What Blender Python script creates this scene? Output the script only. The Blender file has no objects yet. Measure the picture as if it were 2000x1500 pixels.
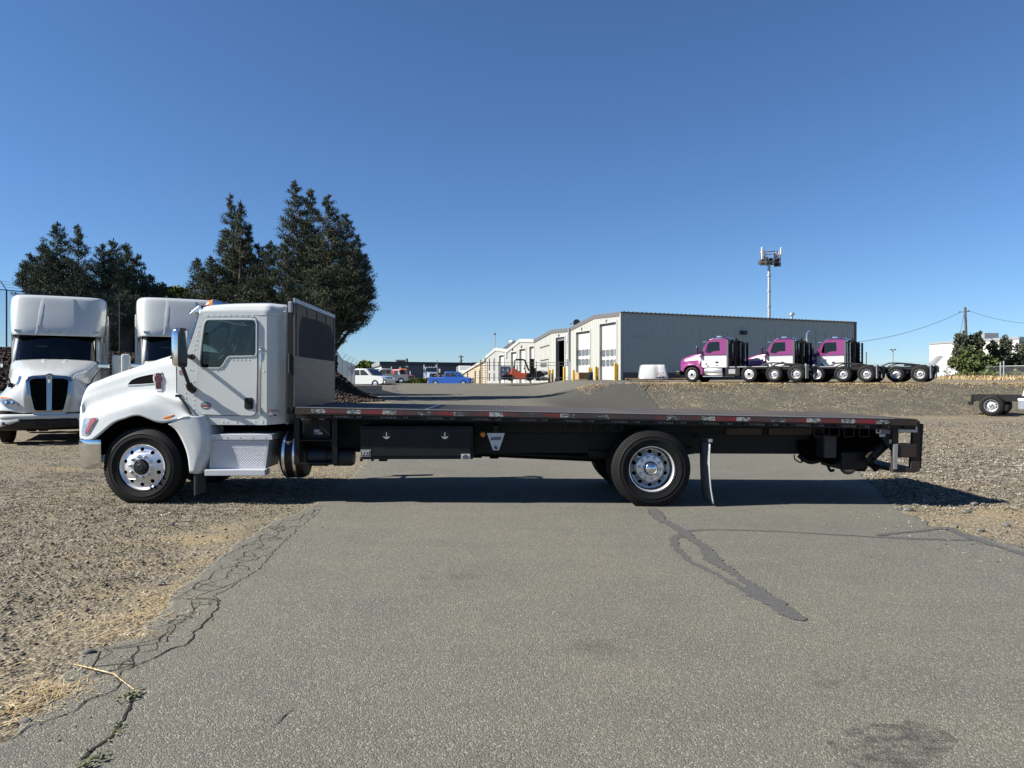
import bpy, bmesh, math, random
import numpy as np
from mathutils import Vector, Matrix
from mathutils.geometry import tessellate_polygon

random.seed(7)
RNG = np.random.default_rng(11)
SC = bpy.context.scene
COL = SC.collection
R = math.radians

# ------------------------------------------------------------------ camera
F = 1388.9                       # focal length in photo pixels (photo is 2000 x 1500)
CAMZ = 1.6
cam_data = bpy.data.cameras.new('camera')
cam_data.lens = 25.0
cam_data.sensor_width = 36.0
cam_data.clip_start = 0.05
cam_data.clip_end = 6000
cam = bpy.data.objects.new('camera', cam_data)
cam.location = (0, 0, CAMZ)
cam.rotation_euler = (R(90), 0, 0)
COL.objects.link(cam)
SC.camera = cam

# ------------------------------------------------------------------ light
SUN_EL, SUN_AZ = R(38), R(12.5)     # sun stands to the left, a little on the camera's side
TO_SUN = Vector((-math.cos(SUN_AZ)*math.cos(SUN_EL), -math.sin(SUN_AZ)*math.cos(SUN_EL), math.sin(SUN_EL)))
world = bpy.data.worlds.new('World')
SC.world = world
world.use_nodes = True
wn, wl = world.node_tree.nodes, world.node_tree.links
wn.clear()
sky = wn.new('ShaderNodeTexSky')
sky.sky_type = 'NISHITA'
sky.sun_disc = False
sky.sun_elevation = SUN_EL
sky.sun_rotation = math.atan2(TO_SUN.x, TO_SUN.y)
sky.altitude = 800
sky.air_density = 1.0
sky.dust_density = 0.05
sky.ozone_density = 9.5
bg = wn.new('ShaderNodeBackground')
bg.inputs['Strength'].default_value = 0.0535
wo = wn.new('ShaderNodeOutputWorld')
wl.new(sky.outputs[0], bg.inputs[0])
wl.new(bg.outputs[0], wo.inputs[0])
sd = bpy.data.lights.new('sun', 'SUN')
sd.energy = 5.0
sd.angle = R(0.53)
sd.color = (1.0, 0.955, 0.88)
sun = bpy.data.objects.new('sun', sd)
sun.rotation_euler = (-TO_SUN).to_track_quat('-Z', 'Y').to_euler()
sun.location = (-30, -5, 40)
COL.objects.link(sun)
SC.view_settings.view_transform = 'Standard'
SC.view_settings.look = 'None'
SC.view_settings.gamma = 1.0
SC.view_settings.use_curve_mapping = False
SC.view_settings.exposure = 1.27
SC.render.engine = 'CYCLES'
SC.cycles.max_bounces = 8
SC.cycles.transparent_max_bounces = 24
SC.cycles.use_denoising = True
SC.cycles.denoiser = 'OPENIMAGEDENOISE'
SC.cycles.denoising_prefilter = 'ACCURATE'
SC.cycles.sample_clamp_indirect = 6.0

# ------------------------------------------------------------------ helpers
def smooth(a, b, x):
    t = min(1.0, max(0.0, (x-a)/(b-a)))
    return t*t*(3-2*t)

def lerp_table(tab, x):
    if x <= tab[0][0]: return tab[0][1]
    for (a, va), (b, vb) in zip(tab, tab[1:]):
        if x <= b:
            return va + (vb-va)*(x-a)/(b-a)
    return tab[-1][1]

def at(px, py, Y):
    """point of the place that stands Y metres in front of the camera plane at this photo pixel"""
    return Vector(((px-1000)/F*Y, Y, CAMZ+(750-py)/F*Y))

def tag(o, label=None, cat=None, group=None, kind=None):
    if label: o['label'] = label
    if cat: o['category'] = cat
    if group: o['group'] = group
    if kind: o['kind'] = kind
    return o

def empty(name, loc, rz=0.0, label=None, cat=None, group=None):
    o = bpy.data.objects.new(name, None)
    o.empty_display_size = 0.2
    o.location = loc
    o.rotation_euler = (0, 0, rz)
    COL.objects.link(o)
    return tag(o, label, cat, group)

def kids(o):
    return [c for c in ALL if c.parent is o]
ALL = []

def copy_tree(o, parent=None):
    c = o.copy()
    COL.objects.link(c)
    c.parent = parent
    ch = kids(o)
    if parent is not None: ALL.append(c)
    for k in ch:
        copy_tree(k, c)
    return c

def mesh_obj(name, me, mat, parent=None, loc=(0, 0, 0), rot=(0, 0, 0), scale=None):
    o = bpy.data.objects.new(name, me)
    if mat is not None and len(me.materials) == 0:
        me.materials.append(mat)
    o.location = loc
    o.rotation_euler = rot
    if scale: o.scale = scale
    o.parent = parent
    COL.objects.link(o)
    ALL.append(o)
    return o

def catmull(pts, n):
    """n samples on a Catmull-Rom spline through pts (k,3)"""
    P = np.asarray(pts, float)
    k = len(P)
    if k == 1: return np.repeat(P, n, 0)
    P = np.vstack([2*P[0]-P[1], P, 2*P[-1]-P[-2]])
    out = []
    for t in np.linspace(0, k-1, n):
        i = min(int(t), k-2); u = t-i
        a, b, c, d = P[i], P[i+1], P[i+2], P[i+3]
        out.append(0.5*((2*b)+(c-a)*u+(2*a-5*b+4*c-d)*u*u+(3*b-a-3*c+d)*u**3))
    return np.array(out)

class MB:
    def __init__(s):
        s.v = []; s.f = []
    def add(s, vs, fs):
        b = len(s.v)
        s.v.extend([tuple(map(float, p)) for p in vs])
        s.f.extend([tuple(b+i for i in f) for f in fs])
        return s
    def box(s, x0, x1, y0, y1, z0, z1):
        vs = [(x, y, z) for x in (x0, x1) for y in (y0, y1) for z in (z0, z1)]
        return s.add(vs, [(0,1,3,2),(4,6,7,5),(0,4,5,1),(2,3,7,6),(0,2,6,4),(1,5,7,3)])
    def hexa(s, pts):
        """8 points: bottom 4 (ccw) then top 4"""
        return s.add(pts, [(3,2,1,0),(4,5,6,7),(0,1,5,4),(1,2,6,5),(2,3,7,6),(3,0,4,7)])
    def bar(s, p, q, w, h=None, up=(0, 0, 1)):
        h = w if h is None else h
        p, q = Vector(p), Vector(q)
        d = (q-p).normalized()
        u = Vector(up)
        if abs(d.dot(u)) > 0.98: u = Vector((0, 1, 0))
        a = d.cross(u).normalized()*w/2
        b = a.cross(d).normalized()*h/2
        return s.hexa([p-a-b, p+a-b, q+a-b, q-a-b, p-a+b, p+a+b, q+a+b, q-a+b])
    def tube(s, path, r, n=8, caps=True):
        path = [Vector(p) for p in path]
        m = len(path)
        rr = list(r) if hasattr(r, '__len__') else [r]*m
        rings = []
        prev = None
        for i, p in enumerate(path):
            d = (path[min(i+1, m-1)]-path[max(i-1, 0)]).normalized()
            if prev is None:
                u = Vector((0, 0, 1)) if abs(d.z) < 0.9 else Vector((1, 0, 0))
                a = d.cross(u).normalized()
            else:
                a = (prev - d*prev.dot(d)).normalized()
            prev = a
            b = d.cross(a)
            rings.append([p+(a*math.cos(2*math.pi*k/n)+b*math.sin(2*math.pi*k/n))*rr[i] for k in range(n)])
        vs = [q for ring in rings for q in ring]
        fs = []
        for i in range(m-1):
            for k in range(n):
                k2 = (k+1) % n
                fs.append((i*n+k, i*n+k2, (i+1)*n+k2, (i+1)*n+k))
        if caps:
            fs.append(tuple(range(n-1, -1, -1)))
            fs.append(tuple((m-1)*n+k for k in range(n)))
        return s.add(vs, fs)
    def cyl(s, p, q, r, n=16, r2=None):
        return s.tube([p, q], [r, r if r2 is None else r2], n)
    def lathe(s, prof, o=(0, 0, 0), axis='y', n=32, close=False):
        """prof: list of (radius, height along axis)"""
        o = Vector(o)
        vs = []
        for (r, h) in prof:
            for k in range(n):
                c, t = math.cos(2*math.pi*k/n)*r, math.sin(2*math.pi*k/n)*r
                if axis == 'y': p = (c, h, t)
                elif axis == 'x': p = (h, c, t)
                else: p = (c, t, h)
                vs.append(o+Vector(p))
        m = len(prof)
        fs = []
        for i in range(m-1 if not close else m):
            j = (i+1) % m
            for k in range(n):
                k2 = (k+1) % n
                fs.append((i*n+k, i*n+k2, j*n+k2, j*n+k))
        return s.add(vs, fs)
    def plate(s, outer, holes, fn, t0, t1):
        """flat plate with holes; fn(a, b, t) -> point; t0 front, t1 back"""
        loops = [outer]+list(holes)
        flat = [p for l in loops for p in l]
        tris = tessellate_polygon([[Vector((p[0], p[1], 0)) for p in l] for l in loops])
        n = len(flat)
        vs = [fn(p[0], p[1], t0) for p in flat]+[fn(p[0], p[1], t1) for p in flat]
        fs = []
        for t in tris:
            fs.append(tuple(t)); fs.append(tuple(n+i for i in reversed(t)))
        b = 0
        for l in loops:
            m = len(l)
            for i in range(m):
                j = (i+1) % m
                fs.append((b+i, b+j, n+b+j, n+b+i))
            b += m
        return s.add(vs, fs)
    def grid(s, G, flip=False, closev=False):
        G = np.asarray(G)
        a, b = G.shape[:2]
        vs = G.reshape(-1, 3)
        fs = []
        for i in range(a-1):
            for j in range(b if closev else b-1):
                j2 = (j+1) % b
                q = (i*b+j, i*b+j2, (i+1)*b+j2, (i+1)*b+j)
                fs.append(q[::-1] if flip else q)
        return s.add(vs, fs)
    def patch(s, net, nu, nv, mirror=None, flip=False):
        net = np.asarray(net, float)
        A = np.array([catmull(net[:, j], nu) for j in range(net.shape[1])]).transpose(1, 0, 2)
        G = np.array([catmull(A[i], nv) for i in range(nu)])
        s.grid(G, flip)
        if mirror is not None:
            H = G.copy(); H[..., mirror] *= -1
            s.grid(H, not flip)
        return G
    def ico(s, c, r, sub=1, sq=(1, 1, 1), jit=0.0):
        bm = bmesh.new()
        bmesh.ops.create_icosphere(bm, subdivisions=sub, radius=1)
        vs = []
        for v in bm.verts:
            k = r*(1+random.uniform(-jit, jit))
            vs.append((c[0]+v.co.x*k*sq[0], c[1]+v.co.y*k*sq[1], c[2]+v.co.z*k*sq[2]))
        fs = [tuple(v.index for v in f.verts) for f in bm.faces]
        bm.free()
        return s.add(vs, fs)
    def mesh(s, name, mat=None, sm=None, fix=True):
        me = bpy.data.meshes.new(name)
        me.from_pydata(s.v, [], s.f)
        if fix:
            bm = bmesh.new(); bm.from_mesh(me)
            if sm: bmesh.ops.remove_doubles(bm, verts=bm.verts, dist=1e-5)
            bmesh.ops.recalc_face_normals(bm, faces=bm.faces)
            bm.to_mesh(me); bm.free()
        if sm:
            me.polygons.foreach_set('use_smooth', [True]*len(me.polygons))
            me.set_sharp_from_angle(angle=R(sm))
        if mat: me.materials.append(mat)
        me.update()
        return me
    def build(s, name, mat, parent=None, sm=None, bev=0, loc=(0, 0, 0), rot=(0, 0, 0), solid=0, fix=True):
        o = mesh_obj(name, s.mesh(name, mat, sm, fix), mat, parent, loc, rot)
        if solid:
            md = o.modifiers.new('solid', 'SOLIDIFY'); md.thickness = solid; md.offset = -1
        if bev:
            md = o.modifiers.new('bevel', 'BEVEL'); md.width = bev; md.segments = 2
            md.limit_method = 'ANGLE'; md.angle_limit = R(40)
        return o

def numpy_mesh(name, V, Fq, mat):
    """V (n,3), Fq (m,3|4) int"""
    me = bpy.data.meshes.new(name)
    V = np.asarray(V, np.float32); Fq = np.asarray(Fq, np.int32)
    m, k = Fq.shape
    me.vertices.add(len(V)); me.vertices.foreach_set('co', V.ravel())
    me.loops.add(m*k); me.loops.foreach_set('vertex_index', Fq.ravel())
    me.polygons.add(m); me.polygons.foreach_set('loop_start', np.arange(0, m*k, k, dtype=np.int32))
    me.update(calc_edges=True)
    if mat: me.materials.append(mat)
    return me

def text_mesh(s, size, extrude=0.001, align='CENTER', shear=0.0):
    cu = bpy.data.curves.new('text', 'FONT')
    cu.body = s; cu.size = size; cu.extrude = extrude; cu.align_x = align; cu.align_y = 'CENTER'; cu.shear = shear
    cu.resolution_u = 2
    o = bpy.data.objects.new('text', cu)
    COL.objects.link(o)
    dg = bpy.context.evaluated_depsgraph_get()
    me = bpy.data.meshes.new_from_object(o.evaluated_get(dg))
    bpy.data.objects.remove(o)
    me.materials.clear()
    return me

def rrect(x0, x1, z0, z1, r, n=4):
    pts = []
    for (cx, cz, a0) in ((x1-r, z1-r, 0), (x0+r, z1-r, 90), (x0+r, z0+r, 180), (x1-r, z0+r, 270)):
        for k in range(n+1):
            a = R(a0+90*k/n)
            pts.append((cx+r*math.cos(a), cz+r*math.sin(a)))
    return pts

def circle(cx, cz, r, n=16, ry=None):
    ry = r if ry is None else ry
    return [(cx+r*math.cos(2*math.pi*k/n), cz+ry*math.sin(2*math.pi*k/n)) for k in range(n)]

# ------------------------------------------------------------------ materials
class NT:
    def __init__(s, name):
        s.m = bpy.data.materials.new(name); s.m.use_nodes = True
        s.t = s.m.node_tree; s.n = s.t.nodes; s.l = s.t.links
        s.b = s.n['Principled BSDF']; s.out = s.n['Material Output']
    def new(s, t, **k):
        n = s.n.new(t)
        for a, v in k.items(): setattr(n, a, v)
        return n
    def link(s, a, b): s.l.new(a, b)
    def coord(s, kind='Object'):
        return s.new('ShaderNodeTexCoord').outputs[kind]
    def noise(s, vec, scale, detail=3, rough=0.55, out='Fac'):
        n = s.new('ShaderNodeTexNoise')
        n.inputs['Scale'].default_value = scale; n.inputs['Detail'].default_value = detail
        n.inputs['Roughness'].default_value = rough
        s.link(vec, n.inputs['Vector'])
        return n.outputs[out]
    def voro(s, vec, scale, out='Color', feature='F1', rand=1.0):
        n = s.new('ShaderNodeTexVoronoi'); n.feature = feature
        n.inputs['Scale'].default_value = scale; n.inputs['Randomness'].default_value = rand
        s.link(vec, n.inputs['Vector'])
        return n.outputs[out]
    def ramp(s, fac, stops, mode='LINEAR'):
        n = s.new('ShaderNodeValToRGB')
        n.color_ramp.interpolation = mode
        e = n.color_ramp.elements
        while len(e) < len(stops): e.new(0.5)
        for k, (p, c) in enumerate(stops):
            e[k].position = p
            e[k].color = (*c, 1) if not isinstance(c, (int, float)) else (c, c, c, 1)
        s.link(fac, n.inputs['Fac'])
        return n.outputs['Color']
    def mix(s, fac, a, b, mode='MIX'):
        n = s.new('ShaderNodeMix', data_type='RGBA', blend_type=mode)
        for i, v in ((0, fac), (6, a), (7, b)):
            if isinstance(v, (int, float)): n.inputs[i].default_value = v if i == 0 else (v, v, v, 1)
            elif isinstance(v, tuple): n.inputs[i].default_value = (*v, 1)
            else: s.link(v, n.inputs[i])
        return n.outputs[2]
    def math(s, op, a, b=0.0):
        n = s.new('ShaderNodeMath', operation=op)
        for i, v in ((0, a), (1, b)):
            if isinstance(v, (int, float)): n.inputs[i].default_value = v
            else: s.link(v, n.inputs[i])
        return n.outputs[0]
    def bump(s, h, strength=0.3, dist=0.01, normal=None):
        n = s.new('ShaderNodeBump')
        n.inputs['Strength'].default_value = strength; n.inputs['Distance'].default_value = dist
        s.link(h, n.inputs['Height'])
        if normal is not None: s.link(normal, n.inputs['Normal'])
        s.link(n.outputs[0], s.b.inputs['Normal'])
        return n.outputs[0]
    def set(s, **k):
        names = {'col': 'Base Color', 'rough': 'Roughness', 'metal': 'Metallic', 'coat': 'Coat Weight', 'spec': 'Specular IOR Level'}
        for a, v in k.items():
            i = s.b.inputs[names[a]]
            if isinstance(v, (int, float)): i.default_value = v
            elif isinstance(v, tuple): i.default_value = (*v, 1)
            else: s.link(v, i)
        return s

M = {}
SHADE_LIT = ('wall_grey', 'wall_navy', 'wall_slate', 'plinth', 'black_paint', 'black_plastic', 'black_void')   # measured on their own
def paint(name, col, rough=0.35, metal=0.0, coat=0.0, dirt=0.0, dscale=3.0, dcol=(0.12, 0.10, 0.08), spec=0.5, rvar=0.06):
    if metal < 0.3 and name not in SHADE_LIT:
        col = tuple(c*0.77 for c in col); dcol = tuple(c*0.77 for c in dcol)
    t = NT(name)
    co = t.coord('Object')
    n1 = t.noise(co, dscale, 5, 0.6)
    n2 = t.noise(co, dscale*9, 3, 0.6)
    if dirt > 0:
        f = t.math('MULTIPLY', t.ramp(n1, [(0.42, 0), (0.75, 1)]), dirt)
        c = t.mix(f, col, dcol)
    else:
        c = t.mix(t.math('MULTIPLY', n1, 0.12), col, tuple(x*0.75 for x in col))
    t.set(col=c, metal=metal, coat=coat, spec=spec)
    r = t.math('ADD', t.math('MULTIPLY', t.math('SUBTRACT', n2, 0.5), rvar*2), rough)
    t.set(rough=r)
    if coat: t.b.inputs['Coat Roughness'].default_value = 0.04
    M[name] = t.m
    return t.m

paint('white_paint', (0.645, 0.67, 0.655), 0.28, coat=0.6, dirt=0.05, dscale=2.0, dcol=(0.5, 0.46, 0.4))
paint('white_gloss', (0.605, 0.625, 0.61), 0.2, coat=0.8)
paint('white_plastic', (0.78, 0.78, 0.77), 0.45, dirt=0.05)
paint('grey_plastic', (0.30, 0.31, 0.32), 0.5)
paint('black_paint', (0.0045, 0.0045, 0.005), 0.5, dirt=0.3, dscale=4, dcol=(0.014, 0.012, 0.010), spec=0.3)
paint('black_plastic', (0.010, 0.010, 0.011), 0.45, spec=0.4)
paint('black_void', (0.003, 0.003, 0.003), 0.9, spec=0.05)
paint('steel_rust', (0.020, 0.015, 0.012), 0.75, dirt=0.5, dscale=6, dcol=(0.075, 0.028, 0.012))
paint('chrome', (0.70, 0.71, 0.73), 0.09, metal=1.0, rvar=0.04)
paint('chrome_dull', (0.36, 0.36, 0.37), 0.16, metal=1.0, rvar=0.05)
paint('aluminium', (0.72, 0.72, 0.73), 0.32, metal=1.0, rvar=0.1)
paint('aluminium_dull', (0.42, 0.42, 0.43), 0.5, metal=0.85, dirt=0.2, rvar=0.1)
paint('galvanised', (0.36, 0.37, 0.38), 0.5, metal=0.7, rvar=0.1)
paint('fence_dark', (0.05, 0.05, 0.05), 0.6, metal=0.4)
paint('amber', (0.85, 0.22, 0.02), 0.2, coat=0.5)
paint('red_lens', (0.5, 0.02, 0.02), 0.2, coat=0.5)
paint('lens_pink', (0.42, 0.10, 0.10), 0.25, coat=0.6)
paint('lozenge', (0.62, 0.63, 0.66), 0.6, metal=0.3)
paint('red_badge', (0.085, 0.004, 0.008), 0.25, coat=0.5)
paint('lamp_clear', (0.40, 0.44, 0.50), 0.12, metal=0.5, coat=1.0)
paint('sticker_white', (0.58, 0.58, 0.56), 0.5)
paint('sticker_grey', (0.16, 0.18, 0.22), 0.5)
paint('sticker_red', (0.45, 0.04, 0.04), 0.5)
paint('purple_paint', (0.21, 0.026, 0.145), 0.25, coat=0.8)
paint('purple_deep', (0.06, 0.010, 0.06), 0.25, coat=0.8)
paint('yellow_paint', (0.55, 0.34, 0.03), 0.5, dirt=0.2)
paint('orange_paint', (0.55, 0.085, 0.03), 0.45, dirt=0.2, dcol=(0.2, 0.04, 0.02))
paint('red_paint', (0.42, 0.025, 0.02), 0.35, coat=0.4)
paint('blue_paint', (0.02, 0.10, 0.42), 0.3, coat=0.5)
paint('drum_blue', (0.012, 0.06, 0.17), 0.45, dirt=0.2)
paint('silver_blue', (0.34, 0.40, 0.52), 0.3, metal=0.4, coat=0.5)
paint('wood', (0.42, 0.27, 0.13), 0.8, dirt=0.3, dscale=6)
paint('wood_old', (0.10, 0.075, 0.055), 0.85, dirt=0.4, dscale=5)
paint('wall_white', (0.43, 0.43, 0.395), 0.55, dirt=0.06, dscale=0.5, dcol=(0.55, 0.5, 0.42))
paint('door_white', (0.50, 0.50, 0.48), 0.5)
paint('wall_grey', (0.29, 0.335, 0.32), 0.5, dirt=0.1, dscale=0.3, dcol=(0.33, 0.36, 0.34))
paint('wall_tan', (0.44, 0.36, 0.25), 0.65)
paint('wall_navy', (0.022, 0.03, 0.045), 0.6)
paint('wall_slate', (0.055, 0.07, 0.09), 0.6)
paint('trim_grey', (0.13, 0.125, 0.12), 0.5)
paint('concrete', (0.33, 0.30, 0.26), 0.85, dirt=0.4, dscale=1.5)
paint('plinth', (0.085, 0.08, 0.078), 0.85, dirt=0.3, dscale=1.2)
paint('seat_grey', (0.03, 0.03, 0.033), 0.8)
paint('interior', (0.028, 0.027, 0.025), 0.75)
paint('engrave', (0.02, 0.02, 0.02), 0.7)
paint('dct_red', (0.30, 0.015, 0.035), 0.5)
paint('dct_blue', (0.02, 0.03, 0.16), 0.5)
paint('bulb_grey', (0.28, 0.30, 0.32), 0.35)

def glass(name, tint, refl=0.09, clear=0.5):
    t = NT(name)
    t.n.remove(t.b)
    tr = t.new('ShaderNodeBsdfTransparent'); tr.inputs[0].default_value = (*[c*clear for c in tint], 1)
    gl = t.new('ShaderNodeBsdfGlossy'); gl.inputs['Roughness'].default_value = 0.02
    gl.inputs['Color'].default_value = (1, 1, 1, 1)
    lw = t.new('ShaderNodeLayerWeight'); lw.inputs['Blend'].default_value = 0.25
    f = t.math('ADD', t.math('MULTIPLY', lw.outputs['Fresnel'], 0.8), refl*0.3)
    mx = t.new('ShaderNodeMixShader')
    t.link(f, mx.inputs[0]); t.link(tr.outputs[0], mx.inputs[1]); t.link(gl.outputs[0], mx.inputs[2])
    t.link(mx.outputs[0], t.out.inputs['Surface'])
    M[name] = t.m
glass('glass', (0.80, 0.95, 0.96), clear=0.58)
paint('badge_ink', (0.10, 0.03, 0.034), 0.4)
glass('glass_dark', (0.75, 0.9, 0.95), clear=0.30)
glass('glass_shield', (0.72, 0.92, 1.0), refl=0.5, clear=0.5)
glass('glass_far', (0.7, 0.85, 0.9), clear=0.22)

def rubber():
    t = NT('rubber')
    co = t.coord('Object')
    n = t.noise(co, 14, 4)
    t.set(col=t.mix(n, (0.004, 0.004, 0.0043), (0.011, 0.0105, 0.010)), rough=0.72, spec=0.22)
    t.bump(t.noise(co, 120, 2), 0.15, 0.002)
    M['rubber'] = t.m
    t = NT('rubber_worn')
    co = t.coord('Object')
    n = t.noise(co, 6, 4)
    t.set(col=t.mix(n, (0.045, 0.044, 0.042), (0.075, 0.072, 0.068)), rough=0.8, spec=0.3)
    M['rubber_worn'] = t.m
rubber()

def tread_plate(name, col, metal, rough, scale, strength):
    """diamond plate: raised lozenges in two directions"""
    t = NT(name)
    co = t.coord('Object')
    hs = []
    for ang in (45, -45):
        mp = t.new('ShaderNodeMapping'); mp.inputs['Rotation'].default_value = (R(0), R(ang), R(0))
        mp.inputs['Scale'].default_value = (scale, scale, scale*0.45)
        t.link(co, mp.inputs['Vector'])
        hs.append(t.math('SUBTRACT', 1.0, t.voro(mp.outputs[0], 1.0, 'Distance', rand=0.0)))
    h = t.math('MAXIMUM', hs[0], hs[1])
    h2 = t.ramp(h, [(0.45, 0), (0.75, 1)])
    n = t.noise(co, 3, 4)
    t.set(col=t.mix(n, col, tuple(c*0.7 for c in col)), metal=metal, rough=rough)
    t.bump(h2, strength, 0.004)
    M[name] = t.m
paint('tread_alum', (0.52, 0.53, 0.56), 0.55, metal=0.5, rvar=0.1, dirt=0.12)

def brushed():
    t = NT('panel_alum'); co = t.coord('Object')
    mp = t.new('ShaderNodeMapping'); mp.inputs['Scale'].default_value = (1, 1.5, 90); t.link(co, mp.inputs['Vector'])
    n = t.noise(mp.outputs[0], 1.0, 4, 0.6); n2 = t.noise(co, 1.6, 4, 0.6)
    c = t.mix(t.ramp(n, [(0.35, 0), (0.65, 1)]), (0.085, 0.083, 0.08), (0.16, 0.155, 0.148))
    c = t.mix(t.ramp(n2, [(0.4, 0), (0.75, 0.6)]), c, (0.09, 0.085, 0.08))
    t.set(col=c, rough=0.42, metal=0.75); t.bump(n, 0.2, 0.003); M['panel_alum'] = t.m
brushed()
paint('rim_alloy', (0.74, 0.74, 0.75), 0.34, metal=0.72, rvar=0.1)

def deck_mat():
    t = NT('deck_steel')
    co = t.coord('Object')
    n = t.noise(co, 1.3, 6, 0.65)
    n2 = t.noise(co, 9, 4, 0.6)
    c = t.ramp(n, [(0.35, (0.0308, 0.0290, 0.0288)), (0.52, (0.0476, 0.0409, 0.0360)), (0.68, (0.0644, 0.0449, 0.0336)), (0.8, (0.0896, 0.0766, 0.0648))])
    c = t.mix(t.math('MULTIPLY', n2, 0.5), c, (0.0280, 0.0238, 0.0204))
    t.set(col=c, rough=t.math('ADD', t.math('MULTIPLY', n2, 0.25), 0.55), metal=0.0, spec=0.3)
    M['deck_steel'] = t.m
deck_mat()

def worn_tape(name, col):
    t = NT(name)
    co = t.coord('Object')
    mp = t.new('ShaderNodeMapping'); mp.inputs['Scale'].default_value = (22, 22, 60)
    t.link(co, mp.inputs['Vector'])
    n = t.noise(mp.outputs[0], 1.0, 5, 0.7)
    n2 = t.noise(co, 2.2, 3, 0.5)
    f = t.ramp(t.math('ADD', t.math('MULTIPLY', n, 0.62), t.math('MULTIPLY', n2, 0.38)), [(0.455, 0), (0.50, 1)])
    t.set(col=t.mix(f, col, (0.03, 0.026, 0.024)), rough=0.5)
    M[name] = t.m
worn_tape('tape_red', (0.16, 0.010, 0.013))
worn_tape('tape_white', (0.27, 0.295, 0.29))
# ------------------------------------------------------------------ the ground
XL_TAB = [(0, -2.25), (3.3, -2.33), (3.6, -2.26), (3.85, -2.45), (4.2, -2.5), (4.5, -2.38), (5.2, -2.54), (5.9, -2.6), (6.5, -2.66), (7.8, -2.78),
          (8.9, -2.62), (13, -2.8), (20, -3.5), (38, -6.7), (58, -12.8), (70, -15.5), (100, -30)]
XR_TAB = [(0, 5.3), (7.17, 5.16), (8.23, 4.92), (9.26, 5.05), (13, 6.4), (18.5, 7.8), (30, 8.2), (41, 7.9), (44, 9.2), (47, 10.5), (100, 10.5)]

def hgt(X, Y):
    base = -0.014-0.0073*min(9.0, max(-9.0, X))*(1-smooth(14, 30, Y))
    zd = min(1.68, max(0.0, 0.0275*(Y-13.0)))
    zd *= 1-0.9*smooth(-4.0, -8.0, X)*(1-smooth(23, 36, Y))
    if Y > 80: zd -= min(0.25, 0.01*(Y-80))
    wr = smooth(1.2, 6.2, X)
    zr = 1.62*smooth(36.5, 43.0, Y)+min(0.42, max(0.0, 0.02*(Y-43.0)))
    z = zd*(1-wr)+zr*wr
    # gravel lot on the right humps a little
    z += 0.10*smooth(5.2, 7.5, X)*math.exp(-((X-8.0)/3.0)**2-((Y-13.5)/4.0)**2)
    # rock bank at the left, behind the white tractors
    s = (X+6.7)*(-0.72)+(Y-38.0)*0.694
    xl = lerp_table(XL_TAB, Y)
    H = 2.5+0.75*smooth(-13, -22, X)-0.75*smooth(46, 60, Y)
    w = smooth(-0.2, 8.6, s)*smooth(0.1, 2.8, xl-X)
    if X < 3: z = z+(H-z)*w
    return base+z

def ground_at(px, py, lift=0.0):
    """where the ray through a photo pixel meets the ground"""
    a, b = (px-1000)/F, (750-py)/F
    lo, hi = 0.5, 200.0
    Y = lo
    while Y < hi:
        if CAMZ+b*Y <= hgt(a*Y, Y): break
        Y += 0.05
    return Vector((a*Y, Y, hgt(a*Y, Y)+lift))

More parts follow.
